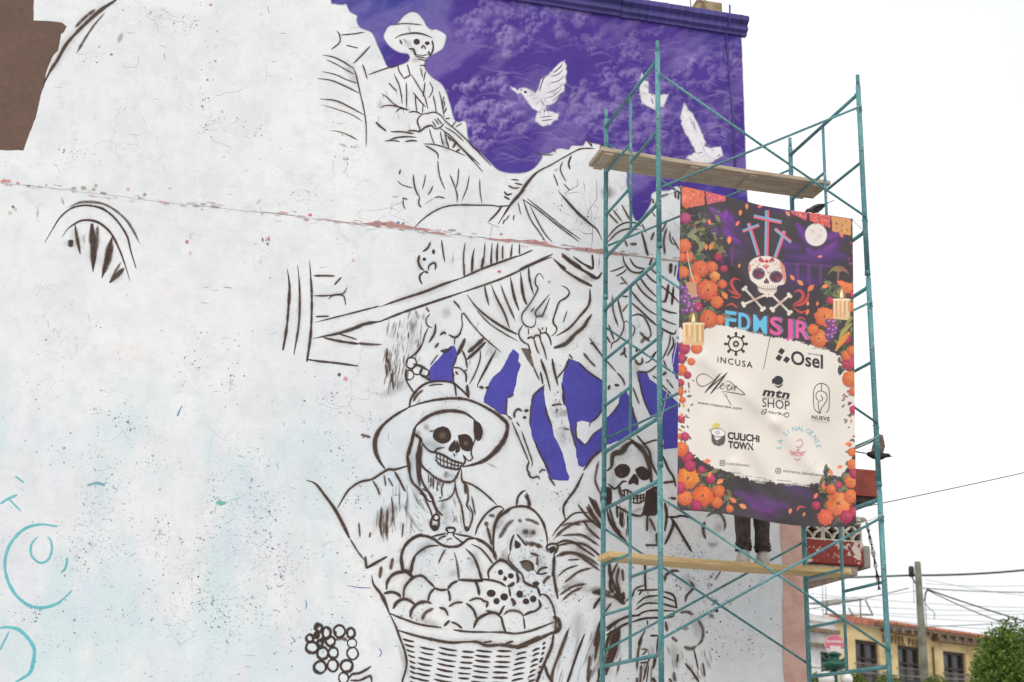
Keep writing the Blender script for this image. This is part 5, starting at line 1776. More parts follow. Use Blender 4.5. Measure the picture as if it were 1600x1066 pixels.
banner = tag(empty('hanging_banner', b_origin), 'large printed vinyl banner with skull, marigolds and sponsor logos hung on the scaffold', 'banner')
def bmap(x, y, off): return ban_map(x, y, off) - b_origin
bp = Raster(1050, 282, 1346, 832, 1.75, lin(70, 63, 66))
CREAM = lin(229, 220, 210); INK = lin(58, 55, 56)
# cream panel with dry-brush edges, built as a grid so that it follows the folds
top_e = [(1056, 512), (1090, 524), (1108, 511), (1120, 507), (1140, 512), (1180, 521), (1230, 532), (1260, 538), (1285, 545), (1305, 553), (1320, 560), (1340, 570)]
bot_e = [(1056, 690), (1075, 705), (1095, 718), (1110, 728), (1140, 738), (1175, 749), (1215, 754), (1250, 757), (1285, 755), (1305, 752), (1322, 735), (1340, 690)]
def ink(ch, x, y, cap, width, slope, color, bold):
    Vt, Ft = text_mesh(ch, 1, bold); kx = width / Vt[:, 0].max(); Q_ = [(x + a * kx, y + a * kx * slope - b * cap) for a, b in Vt]
    for f in Ft: bp.fill([Q_[i] for i in f], color, 1, .5)
# festival initials in two tones with an offset shadow line
for i, (ch, x, w) in enumerate((('F', 1133, 17), ('D', 1154, 18), ('M', 1177, 21), ('S', 1203, 19), ('J', 1224, 15), ('R', 1243, 21))):
    y = 512.5 + (x - 1133) * .145 - (0 if i < 3 else 1)
    c = lin(104, 186, 220) if i < 3 else lin(220, 100, 160); e = lin(206, 86, 118) if i < 3 else lin(120, 176, 204)
    ink(ch, x + 1.9, y - 1.3, 27, w, .13, e, .0); ink(ch, x + 1.0, y - .6, 27, w, .13, lin(70, 63, 66), .02); ink(ch, x, y, 27, w, .13, c, .02)
te = [(x, crv(top_e, x) + (random.uniform(-3.4, 3.4) if i % 2 else 0)) for i, x in enumerate(np.linspace(1052, 1344, 130))]
be = [(x, crv(bot_e, x) + (random.uniform(-3.6, 3.6) if i % 2 else 0)) for i, x in enumerate(np.linspace(1052, 1344, 130))]
CREAM_POLY = te + be[::-1]
bp.fill(CREAM_POLY, CREAM, 1, .8)
for i in range(46):      # loose bristle marks
    up = random.random() < 0.4
    x = random.uniform(1100, 1300); y = crv(top_e if up else bot_e, x) + random.uniform(-4, 4); L = random.uniform(6, 26)
    bp.ribbon([(x, y), (x + L, y + L * (0.18 if up else 0.10))], [random.uniform(0.5, 1.4)], random.choice((CREAM, lin(92, 86, 84))), 0.85, 0.3, True, 3)
# purple night clouds and ruined columns
for pts, w, c, a in (([(1110,325),(1125,335),(1140,340),(1142,358),(1130,362)], 9, (118,78,140), .7), ([(1135,330),(1132,350),(1140,368),(1155,378)], 8, (128,74,150), .7), ([(1150,305),(1200,318),(1235,330)], 8, (92,76,130), .55), ([(1100,335),(1108,350),(1120,362)], 10, (104,84,116), .6), ([(1245,350),(1255,365),(1262,380)], 8, (110,72,140), .7), ([(1262,390),(1275,398),(1290,392),(1305,380)], 11, (120,74,140), .8), ([(1285,372),(1300,368),(1312,364)], 10, (112,72,134), .7), ([(1230,400),(1260,402),(1300,398),(1320,400)], 12, (86,68,110), .7), ([(1215,380),(1250,386)], 10, (92,72,118), .6), ([(1225,410),(1240,430),(1275,440)], 18, (82,66,108), .55), ([(1130,400),(1150,395),(1165,392)], 10, (84,72,96), .5), ([(1120,345),(1150,360),(1170,380)], 14, (82,72,92), .45), ([(1150,770),(1190,785),(1230,790)], 14, (98,72,112), .6), ([(1175,790),(1205,800)], 9, (112,70,124), .5), ([(1230,760),(1270,775)], 12, (84,66,96), .5), ([(1285,752),(1320,748)], 5, (110,80,140), .8)):
    bp.ribbon([(q0 + 4, q1 + 5) for q0, q1 in pts], [w * .9, w * 1.9, w * 1.7, w * .8], lin(c[0] * .86, c[1] * .70, min(255, c[2] * .92)), a * .75, 0.9, True, 4)
    bp.ribbon(pts, [w * 0.5, w, w, w * 0.5], lin(min(255, c[0] * 1.12), c[1] * .92, min(255, c[2] * 1.16)), a, 0.85, True, 4)
for x, y0, y1, w in ((1246,413,440,5), (1264,415,441,6), (1282,416,442,5), (1128,386,410,5), (1144,388,414,4)):
    bp.ribbon([(x, y0), (x, y1)], [w], lin(112, 66, 124), 0.75, 0.35, False, 4)
bp.ribbon([(1224, 413), (1260, 413), (1300, 417)], [3], lin(112, 66, 124), 0.7, 0.4, True)
bp.disc(1275, 367, 16.2, 16.8, lin(232, 220, 214), 1, 1.6, 26)
for x, y, r in ((1270,362,4),(1280,369,5),(1275,375,3),(1283,360,3)): bp.disc(x, y, r * .5, r * .5, lin(206, 182, 184), .5, r * .6, 10)
# cut-paper bunting along the top edge
def U(pts): return [(1040 + a / 4.44, 280 + b / 4.44) for a, b in pts]
for poly, c in (([(112,52),(268,82),(268,178),(200,190),(140,203),(114,178)], (216,112,88)), ([(278,84),(414,112),(414,150),(350,158),(290,175)], (214,96,110)), ([(868,204),(985,226),(975,285),(920,262),(872,235)], (214,92,112)), ([(997,228),(1145,252),(1138,338),(1080,315),(1002,285)], (222,100,98)), ([(1152,256),(1288,278),(1284,392),(1230,380),(1157,358)], (214,154,100))):
    q = U(poly); bp.fill(q, lin(*c), 1, 0.5, 0.3, 3)
    xs = [p[0] for p in q]; ys = [p[1] for p in q]
    for i in range(26):
        x = random.uniform(min(xs) + 3, max(xs) - 3); y = random.uniform(min(ys) + 3, max(ys) - 4)
        bp.disc(x, y, random.uniform(0.5, 1.6), random.uniform(0.4, 1.1), random.choice((lin(110, 70, 62), lin(120, 80, 70), lin(236, 170, 140))), 0.75, 0.4, 7, random.uniform(0, 3))
# three crosses
def bar(a, b, w, cut=0.5):
    a, b = U([a, b]); d = np.array(b) - np.array(a); n = np.array((-d[1], d[0])) / np.linalg.norm(d) * w
    if n[0] > 0 or (abs(n[0]) < 0.3 * abs(n[1]) and n[1] > 0): n = -n
    a, b = np.array(a), np.array(b)
    bp.fill([a - n, b - n, b + n, a + n], lin(218, 92, 112), 1, 0.4); bp.fill([a + n * .2, b + n * .2, b + n, a + n], lin(112, 178, 208), 1, 0.3); bp.ribbon([a - n * .5, b - n * .5], [0.8], lin(236, 140, 150), .7, .4)
bar((705,218), (700,535), 3.0); bar((612,258), (803,300), 2.6); bar((577,308), (645,528), 2.6); bar((536,362), (648,320), 2.3); bar((825,362), (762,542), 2.6); bar((760,345), (870,436), 2.3)
# sugar skull and crossed bones
def bone(a, b):
    a, b = U([a, b]); bp.ribbon([a, b], [3.6, 2.8, 3.6], lin(228, 214, 200), 1, 0.15, False, 3)
    d = np.array(b) - np.array(a); d /= np.linalg.norm(d); n = np.array((-d[1], d[0]))
    for e in (a, b):
        for sgn in (-1, 1): bp.disc(*(np.array(e) + n * sgn * 2.2), 2.7, 2.5, lin(230, 216, 202), 1, 0.3, 12)
    m = (np.array(a) + np.array(b)) / 2; bp.ribbon([m - d * 6, m + d * 6], [1.3], lin(204, 110, 120), .8, .4); bp.ribbon([m + d * 7, m + d * 11], [1], lin(120, 170, 160), .8, .4)
bone((548,758), (676,902)); bone((540,870), (700,800)); bone((735,800), (862,928)); bone((860,806), (740,905))
bp.fill(U([(575,620),(582,585),(605,558),(640,542),(700,535),(770,553),(812,595),(830,650),(833,690),(822,728),(790,735),(770,748),(765,785),(705,795),(648,780),(640,740),(610,715),(588,690)]), lin(228, 216, 204), 1, 0.6, 0, 0, True)
bp.fill(U([(790,560),(825,610),(835,690),(822,720),(805,640)]), lin(214, 140, 110), .9, 0.8)
bp.fill(U([(576,600),(590,590),(588,640),(577,640)]), lin(206, 110, 120), .9, 0.6)
for cx, cy, rx, ry in ((645,656,9.6,8.8), (766,678,10,9)):
    c = U([(cx, cy)])[0]; bp.disc(*c, rx, ry, lin(112, 92, 112), 1, 1.0, 20); bp.disc(*c, rx * .75, ry * .72, lin(92, 62, 74), 1, 1.6, 18); bp.disc(c[0] + 3, c[1] + 3, 2, 2, lin(168, 62, 84), .7, 2.2, 10)
bp.fill(U([(700,685),(680,715),(688,726),(700,720),(712,728),(718,712)]), lin(112, 70, 72), 1, 0.4)
bp.ribbon(U([(642,752),(700,764),(766,762)]), [1.4], lin(120, 84, 76), .9, .3)
for i in range(9): x = 650 + 14 * i; bp.ribbon(U([(x, 738 + (i % 3)), (x, 782)]), [0.8], lin(150, 110, 96), .9, .3)
for i in range(7): c = U([(700 + 44 * math.cos(math.radians(200 - 37 * i * 1.0) ), 545 + 26 * abs(math.sin(math.radians(20 + 23 * i))))])[0]; bp.disc(*c, 2.5, 2.3, lin(196, 66, 96), 1, 0.5, 9)
for k in range(-2, 3): c = U([(697, 625)])[0]; bp.ribbon([c, (c[0] + 4 * k / 2 * 1.2, c[1] - 7 + abs(k))], [0.8, 2.0], lin(208, 84, 100), .9, .3)
for i in range(40):
    a = random.uniform(0, 6.28); r = random.uniform(.5, .95); c = U([(702 + 118 * r * math.cos(a), 605 + 55 * r * math.sin(a))])[0]
    bp.disc(*c, random.uniform(.5, 1.3), random.uniform(.4, .9), lin(*random.choice(((190, 90, 100), (110, 170, 160), (214, 160, 90), (160, 120, 150)))), .8, .4, 6)

# ---- printed flowers, fruit and candles
fl = bp
ORANGE = (226, 122, 78)
def vary(c, k=18): return lin(*[max(0, min(255, q + random.uniform(-k, k))) for q in c])
def petal(x, y, L, ang, c, w=None, al=1.0):
    w = w or L * 0.5; ca, sa = math.cos(ang), math.sin(ang)
    P_ = [(0, 0), (0.35, 0.5), (0.7, 0.5), (1, 0.05), (0.7, -0.5), (0.35, -0.5)]
    fl.fill([(x + ca * L * a - sa * w * b, y + sa * L * a + ca * w * b) for a, b in P_], c, al, 0.35)
def marigold(x, y, r, c=ORANGE, hi=(246, 168, 92), sh=(176, 78, 58)):
    fl.disc(x + r * .08, y + r * .1, r * .92, r * .9, vary([q * .72 for q in sh], 8), .8, r * .18)
    for ring, (rr, n, k) in enumerate(((1.0, 19, 0), (0.84, 17, .2), (0.66, 14, .45), (0.47, 11, .7), (0.28, 7, 1.0))):
        for i in range(n):
            a = 2 * math.pi * (i + random.uniform(-.35, .35)) / n + ring * 0.4; L = r * rr * random.uniform(.86, 1.1)
            lit = .5 - .5 * math.sin(a - .6)                       # drawn with a lighter upper edge
            base = [c[q] * (1 - k * .45) + hi[q] * k * .45 for q in range(3)]; m = .55 * (1 - lit) * (1 - k * .6) + random.uniform(0, .18)
            petal(x + math.cos(a) * r * rr * .35, y + math.sin(a) * r * rr * .35, L * .66, a, vary([base[q] * (1 - m) + sh[q] * m for q in range(3)], 10), L * .40)
            fl.ribbon([(x + math.cos(a) * L * .62, y + math.sin(a) * L * .62), (x + math.cos(a) * L * .97, y + math.sin(a) * L * .97)], [r * .035], vary([q * .85 for q in sh], 8), .35, .6)
def leaf(x, y, L, ang, c=(96, 104, 82)):
    petal(x, y, L, ang, vary(c, 12), L * .34); fl.ribbon([(x, y), (x + math.cos(ang) * L * .9, y + math.sin(ang) * L * .9)], [.5], vary((140, 140, 104)), .7, .4)
for i in range(760):        # dark foliage mass behind the flowers
    side = random.random()
    if side < .38: x, y = 1063 + 66 * random.random() ** 1.6, random.uniform(330, 505)
    elif side < .6:
        y = random.uniform(440, 590); x = random.uniform(1285 if y < 535 else 1312, 1334)
    elif side < .8: x, y = random.uniform(1062, 1090) + random.random() ** 2 * 60, random.uniform(738, 795)
    else: x, y = random.uniform(1285, 1334), random.uniform(740, 812)
    leaf(x, y, random.uniform(7, 17), random.uniform(0, 6.28), random.choice(((84, 92, 74), (72, 78, 68), (110, 116, 82), (62, 68, 66), (60, 60, 62), (128, 126, 90))))
for i in range(60):
    left = random.random() < .5; y = random.uniform(545, 720); x = random.uniform(1060, 1082) if left else random.uniform(1318, 1335)
    leaf(x, y, random.uniform(4, 9), random.uniform(0, 6.28), random.choice(((74, 84, 78), (92, 96, 88), (70, 60, 76))))
# fern-like fronds
for cx, cy, L, a0 in ((1078, 372, 26, -1.4), (1080, 370, 24, 0.1), (1096, 378, 16, 1.1)):
    for i in range(9):
        t = i / 9; x = cx + math.cos(a0 + t * .9) * L * t; y = cy + math.sin(a0 + t * .9) * L * t
        for sgn in (-1, 1): leaf(x, y, 6 * (1 - t * .5), a0 + t * .9 + sgn * .8, (146, 150, 110))
for cx, cy in ((1310, 424),):
    for i in range(7):
        a = -2.9 + i * .45; fl.ribbon([(cx, cy), (cx + 9 * math.cos(a), cy + 8 * math.sin(a)), (cx + 17 * math.cos(a), cy + 12 * math.sin(a) + 7)], [3, 2.4, 1], vary((146, 130, 88)), .9, .4)
    fl.ribbon([(cx, cy), (cx - 1, cy + 20)], [3, 2], vary((150, 112, 92)), .8, .4)
for x, y, r in ((1094,420,14),(1106,453,17),(1107,498,14),(1112,417,9),(1069,384,11),(1076,402,8),(1129,444,7),(1065,402,7)): marigold(x, y, r, (224, 112, 80))
marigold(1117, 432, 8, (236, 160, 90), (250, 190, 110)); marigold(1071, 341, 9, (190, 84, 120), (220, 140, 160), (130, 50, 90))
for x, y, r in ((1288,495,16),(1280,529,14),(1328,592,13),(1331,706,7),(1332,726,9),(1330,752,11),(1324,450,9)): marigold(x, y, r, (230, 132, 80))
for x, y, r in ((1326,566,12),(1334,640,7),(1333,460,5)): marigold(x, y, r, (206, 78, 104), (226, 130, 130), (140, 44, 74))
for x, y, r in ((1068,544,10),(1074,586,6),(1063,598,6),(1073,714,10),(1096,734,6),(1334,800,8),(1310,758,6)): marigold(x, y, r, (196, 66, 96), (230, 120, 130), (120, 40, 74))
for x, y, r in ((1088,544,9),(1064,578,9),(1064,702,12),(1123,768,10),(1066,625,5),(1063,682,5)): marigold(x, y, r, (228, 112, 66))
marigold(1075, 747, 18, (240, 142, 60), (250, 188, 90)); marigold(1098, 775, 17, (236, 112, 56), (248, 160, 84)); marigold(1310, 787, 20, (240, 142, 84), (250, 184, 120), (204, 84, 66)); marigold(1290, 808, 13, (228, 98, 78))
for x, y, r, q in ((1120,472,10,0),(1086,437,9,0),(1125,500,8,0),(1068,425,9,0),(1122,402,6,1),(1090,480,8,1),(1131,420,6,1),(1270,515,9,0),(1302,512,7,1),(1322,556,8,0),(1322,530,8,1),(1330,480,8,0),(1331,548,8,0),(1297,470,6,1),(1078,728,9,1),(1110,748,8,1),(1120,785,9,0),(1070,778,12,0),(1088,790,9,1),(1062,762,9,1),(1140,795,6,0),(1329,775,11,0),(1322,808,11,1),(1298,765,8,0),(1275,790,7,1),(1335,740,8,1),(1333,612,7,0),(1064,560,8,1),(1062,612,6,0),(1064,655,6,1),(1080,565,6,0),(1070,682,7,1)): marigold(x, y, r, *(((196, 66, 96), (230, 120, 130), (120, 40, 74)) if q else ((230, 120, 70),)))
for x, y, L, a in ((1107,343,8,1.2),(1156,337,9,-1.4),(1150,353,9,-1.0),(1139,381,12,-1.5),(1167,327,9,-1.6),(1184,324,8,-.4),(1103,391,10,-1.5),(1109,391,13,-1.2),(1154,418,6,-1.2),(1128,456,14,.9),(1228,330,10,.9),(1278,402,7,-.3),(1235,430,10,.9),(1246,438,12,.7),(1262,455,14,-.8),(1284,449,11,-.3),(1308,440,16,.4),(1262,478,7,-1.5),(1277,478,7,-1.5),(1260,492,9,-1.2),(1099,722,12,-.2),(1107,746,10,-1.2),(1120,756,12,-.6),(1140,778,13,.6),(1155,788,13,.5),(1272,779,10,-1.0),(1288,766,12,-1.8),(1300,744,11,-1.9),(1308,731,9,-.3),(1320,695,11,-.2),(1234,803,9,-1.4),(1255,807,7,-1.2),(1068,630,7,1.5),(1065,645,8,1.5),(1063,670,6,1.2),(1330,655,6,1.6),(1312,365,8,.8)):
    petal(x, y, L, a, vary((232, 128, 88), 16)); fl.ribbon([(x, y), (x + L * .8 * math.cos(a), y + L * .8 * math.sin(a))], [1], lin(248, 176, 110), .6, .5)
for x, y in ((1083,352),(1090,358),(1115,462),(1062,560),(1076,600),(1071,612),(1068,660),(1325,612),(1319,622),(1327,630),(1333,648),(1326,668),(1334,682),(1330,380),(1332,392),(1326,405),(1329,412)): fl.disc(x, y, random.uniform(1.2, 2.4), random.uniform(1.2, 2.4), vary((170, 66, 96)), .9, .5, 9)
def swirl(pts, ws): fl.ribbon(U(pts), ws, lin(208, 86, 84), .9, .3)
swirl([(515,700),(480,690),(455,715),(475,765),(510,800)], [1, 4, 5, 4, 1]); swirl([(435,765),(470,790),(520,805)], [1, 4, 2]); swirl([(455,815),(500,822),(520,812)], [1, 3, 1])
swirl([(890,785),(930,772),(955,800),(940,840),(885,870)], [1, 4, 5, 4, 1]); swirl([(885,880),(950,865),(985,825),(990,785)], [1, 4, 5, 2]); swirl([(885,890),(940,925),(985,905)], [1, 4, 1])
swirl([(420,880),(460,865),(495,890)], [1, 3, 2]); swirl([(905,985),(935,960),(970,975)], [1, 3, 1]); fl.ribbon([(1246,797),(1249,792),(1258,793)], [2.5, 3, 1], lin(224, 98, 92), .9, .4)
def grapes(x0, x1, y0, y1, n):
    for i in range(n):
        x, y = random.uniform(x0, x1), random.uniform(y0, y1); r = random.uniform(3, 4.4)
        fl.disc(x, y, r, r, vary((112, 66, 116), 14), 1, .4, 14); fl.disc(x + .8, y - .9, r * .4, r * .36, vary((176, 110, 170), 12), .8, r * .35, 9); fl.disc(x + 1.4, y - 1.5, .5, .5, lin(236, 206, 232), .9, .4, 6)
grapes(1065, 1090, 446, 492, 26); grapes(1291, 1309, 500, 530, 18)
def candle(x0, x1, y0, y1, sl):
    w = x1 - x0; fl.fill([(x0, y0), (x1, y0 + sl * w), (x1, y1 + sl * w), (x0, y1)], lin(222, 184, 140), 1, .5)
    for i in range(8):
        t = (i + .5) / 8; x = x0 + w * t; fl.ribbon([(x, y0 + sl * w * t + 2), (x, y0 + (y1 - y0) * random.uniform(.5, .95) + sl * w * t)], [w / 13], vary((200, 146, 100) if i % 2 else (242, 214, 170)), .8, .5)
    fl.disc((x0 + x1) / 2, y0 + sl * w / 2, w / 2, 1.8, lin(240, 218, 176), 1, .4, 16)
    cx = (x0 + x1) / 2; fl.disc(cx, y0 - 8, 5, 7, lin(214, 164, 100), .35, 4, 12); fl.fill([(cx - 2.4, y0 - 3), (cx - 2, y0 - 8), (cx, y0 - 15), (cx + 2, y0 - 8), (cx + 2.4, y0 - 3), (cx, y0)], lin(252, 236, 180), 1, .6)
    fl.ribbon([(cx, y0 + 1), (cx, y0 - 3)], [.8], lin(80, 60, 50), .9, .3)
candle(1067, 1100, 505, 538, .05); candle(1302, 1328, 467, 498, .1)
fl.fill([(1071, 441), (1088, 441), (1089, 464), (1080, 464)], lin(196, 146, 112), 1, .6); fl.ribbon([(1074, 392), (1076, 410), (1080, 427), (1084, 440)], [.6, .8, 1.8, .8], lin(232, 224, 216), .85, .4)
# maize cobs
for pts, ws, c in (([(1306,548),(1314,535),(1326,521)], [2, 9, 5], (232, 156, 72)), ([(1312,530),(1318,518),(1330,506)], [3, 8, 3], (168, 160, 92)), ([(1322,508),(1330,497)], [4, 5], (150, 146, 90))):
    fl.ribbon(pts, ws, lin(*c), 1, .25)
for k in range(-1, 2): fl.ribbon([(1309 + k, 545), (1317 + 2 * k, 533 + k), (1326 + k, 523)], [.7], lin(200, 110, 56), .7, .4)
# the sheet itself, one colour value per vertex of a fine grid
NB, MB_ = 440, 840
ss_, tt_ = np.meshgrid(np.linspace(0, 1, NB + 1), np.linspace(0, 1, MB_ + 1)); px_x = (1063 - 5 * tt_) + (269 + 11 * tt_) * ss_
yt_ = np.interp(px_x, *zip(*BT)); yb_ = np.interp(px_x, *zip(*BB)); px_y = yt_ + (yb_ - yt_) * tt_; fx, fy = px_x.ravel(), px_y.ravel()
zf_ = 0.006 * np.sin(fx * .045 + fy * .02) + .004 * np.sin(fx * .11 - fy * .013 + 1) + .003 * np.sin(fy * .06 + fx * .05)
for a, b, amp, w in RIDGES:
    dx, dy = b[0] - a[0], b[1] - a[1]; t_ = np.clip(((fx - a[0]) * dx + (fy - a[1]) * dy) / (dx * dx + dy * dy), 0, 1); zf_ += amp * np.exp(-((fx - a[0] - t_ * dx) ** 2 + (fy - a[1] - t_ * dy) ** 2) / w ** 2)
D_ = np.array(CF)[None] + np.array(CR)[None] * ((fx - 800) / F_PX)[:, None] - np.array(CU)[None] * ((fy - 533) / F_PX)[:, None]
nb_ = np.array(BPN); dist_ = ((np.array(BP0 - EYE) @ nb_) + zf_) / (D_ @ nb_); VS = np.array(EYE)[None] + D_ * dist_[:, None] - np.array(b_origin)[None]
ii, jj = np.meshgrid(np.arange(NB), np.arange(MB_)); q0 = (jj * (NB + 1) + ii).ravel(); FS = np.stack([q0, q0 + NB + 1, q0 + NB + 2, q0 + 1], 1)
me = bpy.data.meshes.new('sheet'); me.vertices.add(len(VS)); me.vertices.foreach_set('co', VS.astype(np.float32).ravel())
me.loops.add(FS.size); me.loops.foreach_set('vertex_index', FS.astype(np.int32).ravel()); me.polygons.add(len(FS)); me.polygons.foreach_set('loop_start', np.arange(0, FS.size, 4, dtype=np.int32)); me.update(calc_edges=True); me.validate()
me.polygons.foreach_set('use_smooth', [True] * len(FS))
cs_ = np.ones((len(VS), 4), np.float32); cs_[:, :3] = bp.sample(fx, fy); at = me.color_attributes.new('paint', 'FLOAT_COLOR', 'POINT'); at.data.foreach_set('color', cs_.ravel())
def print_mat():
    t = NT('printed_vinyl'); a = t.n('ShaderNodeAttribute'); a.attribute_name = 'paint'; n = t.noise(t.coord('Object'), 90, 2)
    return t.done(t.bsdf(a.outputs['Color'], 0.45, n, 0.04, 0.002, spec=0.32))
obj('sheet', me, print_mat(), banner)
M_VINYL = mat_simple('grey_vinyl_backing', lin(170, 168, 166), lin(156, 154, 152), 1.4, 0.6, 0.05, 0, 0.4)
bkv = []; bkf = []
for j in range(61):
    for i in range(41): bkv.append(bmap(*st_px(i / 40, j / 60), -0.004))
for j in range(60):
    for i in range(40): a = j * 41 + i; bkf.append((a, a + 1, a + 42, a + 41))
me = bpy.data.meshes.new('backing'); me.from_pydata(bkv, [], bkf); me.polygons.foreach_set('use_smooth', [True] * len(bkf)); obj('backing', me, M_VINYL, banner)

# ---- lettering and logos
tx = Paint(bmap, 0.0022, 1.2e-5, 60)
def logo(name):
    global tx
    if tx.v: tag(tx.build(tx_name[0], M_PRINT, banner), kind='stuff' if 'seafood' in tx_name[0] else None)
    tx = Paint(bmap, 0.0018, 8e-6, 40); tx_name[0] = name
tx_name = ['lettering']
def put(body, x, y, cap, width=None, slope=0.12, color=INK, bold=0.0, shear=0.0, lean=0.0, spacing=1.0):
    """lettering with its first baseline point at (x, y); cap = height of the capitals in picture pixels"""
    Vt, Ft = text_mesh(body, 1, bold, shear, spacing); W_ = Vt[:, 0].max(); kx = (width / W_) if width else cap
    tx.raw([(x + a * kx + b * cap * lean, y + a * kx * slope - b * cap) for a, b in Vt], Ft, color)
logo('gear_logo')
put('iNCUSA', 1121, 566, 9.5, 55, .17, INK, .012, 0, 0, 1.25)
gx, gy = 1150, 537.5
for r, w in ((11.5, 2.0), (4.2, 1.6)): tx.ribbon([(gx + r * math.cos(a), gy + r * math.sin(a)) for a in [2 * math.pi * k / 24 for k in range(25)]], [w], INK, 1, .2, False, 2, 0)
for k in range(8):
    a = 2 * math.pi * k / 8; tx.ribbon([(gx + 12 * math.cos(a), gy + 12 * math.sin(a)), (gx + 16 * math.cos(a), gy + 16 * math.sin(a))], [3.4], INK, 1, .2, False, 2, 0); tx.disc(gx + 16.5 * math.cos(a), gy + 16.5 * math.sin(a), 2.2, 2.2, INK, 1, .3, 9)
for k in range(6): a = math.pi / 3 * k; tx.disc(gx + 3 * math.cos(a), gy + 3 * math.sin(a), 1.1, 1.1, INK, 1, .3, 8)
logo('divider_line')
tx.ribbon([(1203.5, 525.5), (1193, 577)], [.9], INK, .95, .3, False)
logo('diamond_logo')
for cx, cy in ((1221, 549), (1217, 559), (1229, 562)):
    tx.fill([(cx - 5.4, cy + 1), (cx - .6, cy - 5.4), (cx + 5.6, cy - 1.2), (cx + .8, cy + 5.6)], INK, 1, .2)
put('Osel', 1236, 568.5, 21, 50, .145, INK, .02)
put('PINTURAS', 1263, 554, 2.6, 19, .12, INK)
logo('signature_logo')
# signature drawn by hand
def VV(pts): return [(1050 + a / 8.88, 560 + b / 8.88) for a, b in pts]
for pts, ws in (([(580,300),(520,250),(440,215),(375,235),(340,290),(360,360),(415,390),(490,365),(560,320),(640,240),(680,205)], [1, 1.2, 1.2, 1.4]), ([(680,205),(600,310),(520,400),(455,480)], [1, 2.6, 3]), ([(455,480),(560,380),(700,260),(772,195)], [1, 1.6, 2.2]), ([(772,195),(680,310),(600,410),(535,495)], [1.2, 2.8, 3]), ([(600,430),(660,400),(720,360),(700,350),(670,390),(680,425),(730,410)], [1, 1.3]), ([(730,410),(770,370),(810,370),(770,400),(770,440),(810,430),(840,380),(825,440)], [1, 1.4]), ([(825,440),(900,385),(860,400),(880,430),(850,450)], [1, 1.4]), ([(750,330),(790,315),(870,380),(1010,500),(860,480),(695,455)], [1.3]), ([(695,455),(770,560),(822,650),(780,580),(755,520),(760,485)], [.8])):
    tx.ribbon(VV(pts), [w * .9 for w in ws], INK, .95, .3, True, 2, 0)
logo('web_address')
put('www.meascrew.com', 1090, 631, 5, 69, .145, INK)
logo('shop_logo')
tx.disc(1216, 594.5, 7.6, 7.0, INK, 1, .3, 22); tx.fill([(1206.5, 592), (1208.5, 592), (1209, 600), (1206.5, 599)], INK, 1, .2); tx.fill([(1209.5, 601.5), (1216, 604), (1223.5, 600), (1222, 603), (1216, 606.5)], INK, 1, .3)
put('mtn', 1191, 617.5, 12.5, 43, .13, INK, .038, .25, 0, 1.12); tx.ribbon([(1192, 620.5), (1234, 625.5)], [.6], INK, .8, .3, False)
put('SHOP', 1191, 635.5, 14, 43, .12, INK)
for pts in ([(1190,640),(1194,641),(1198,639),(1196,646),(1191,647),(1190,643),(1198,645)], [(1199,645),(1203,642),(1203,646),(1207,643),(1207,647),(1211,644),(1211,648)], [(1211,648),(1215,645),(1219,645),(1216,649),(1221,646),(1222,650)], [(1222,650),(1226,646),(1231,645),(1233,649),(1229,652),(1225,649),(1230,646)]): tx.ribbon(pts, [1.1], INK, .95, .3, True, 2, 0)
logo('shell_logo')
def W6(pts): return [(1180 + a / 7.61, 520 + b / 7.61) for a, b in pts]
for pts in ([(770,960),(715,920),(695,850),(695,700),(715,640),(760,605),(810,605),(860,635),(880,690),(880,860),(870,920),(842,948)], [(788,605),(788,690)], [(745,805),(725,770),(725,725),(755,695),(800,695),(845,725),(855,780),(830,840),(790,890),(772,958),(755,890),(750,820),(790,808),(803,780),(780,745)]): tx.ribbon(W6(pts), [1.1], INK, .95, .25, False, 2, 0)
put('NUEVE', 1268.5, 654.5, 5.8, 28, .12, INK, .02, 0, 0, 1.1)
for i in range(11): x = 1269 + i * 2.5; tx.ribbon([(x, 657 + i * .35), (x + 1.5, 657.2 + i * .35)], [1], INK, .6, .4, False)
logo('sushi_logo')
# sushi-roll emblem and its name
tx.fill([(1111.5, 673), (1112, 689), (1116, 695), (1124, 697), (1131, 694), (1133, 688), (1133, 677)], lin(92, 88, 88), 1, .4, 0, 0); tx.disc(1122, 676, 11, 6.5, lin(232, 230, 228), 1, .4, 22, .2)
tx.ribbon([(1122 + 11 * math.cos(a) * .98 - 1.2 * math.sin(a), 676 + 6.4 * math.sin(a) + 2 * math.cos(a)) for a in [2 * math.pi * k / 20 for k in range(21)]], [.8], INK, .9, .3, False); tx.disc(1121, 679 - 3, 4, 2.6, lin(206, 204, 202), 1, .6, 12)
tx.fill([(1112, 671), (1114, 664), (1119, 661), (1125, 663), (1123, 668), (1116, 670)], lin(220, 202, 110), 1, .4); tx.ribbon([(1110, 676), (1109, 672), (1112, 669)], [.8], INK, .8, .3); 
put('CULiCHi', 1137, 685.5, 10.5, 50, .11, INK, .04); put('TOWN', 1138, 699.5, 10.5, 39, .10, INK, .04)
def insta(cx, cy, s_):
    tx.ribbon([(cx - s_, cy - s_ * .6), (cx - s_ * .6, cy - s_), (cx + s_ * .6, cy - s_), (cx + s_, cy - s_ * .6), (cx + s_, cy + s_ * .6), (cx + s_ * .6, cy + s_), (cx - s_ * .6, cy + s_), (cx - s_, cy + s_ * .6), (cx - s_, cy - s_ * .6)], [1.0], INK, .95, .25, False, 2, 0)
    tx.ribbon([(cx + s_ * .45 * math.cos(a), cy + s_ * .45 * math.sin(a)) for a in [2 * math.pi * k / 12 for k in range(13)]], [.9], INK, .95, .25, False, 2, 0)
logo('camera_icon_handle')
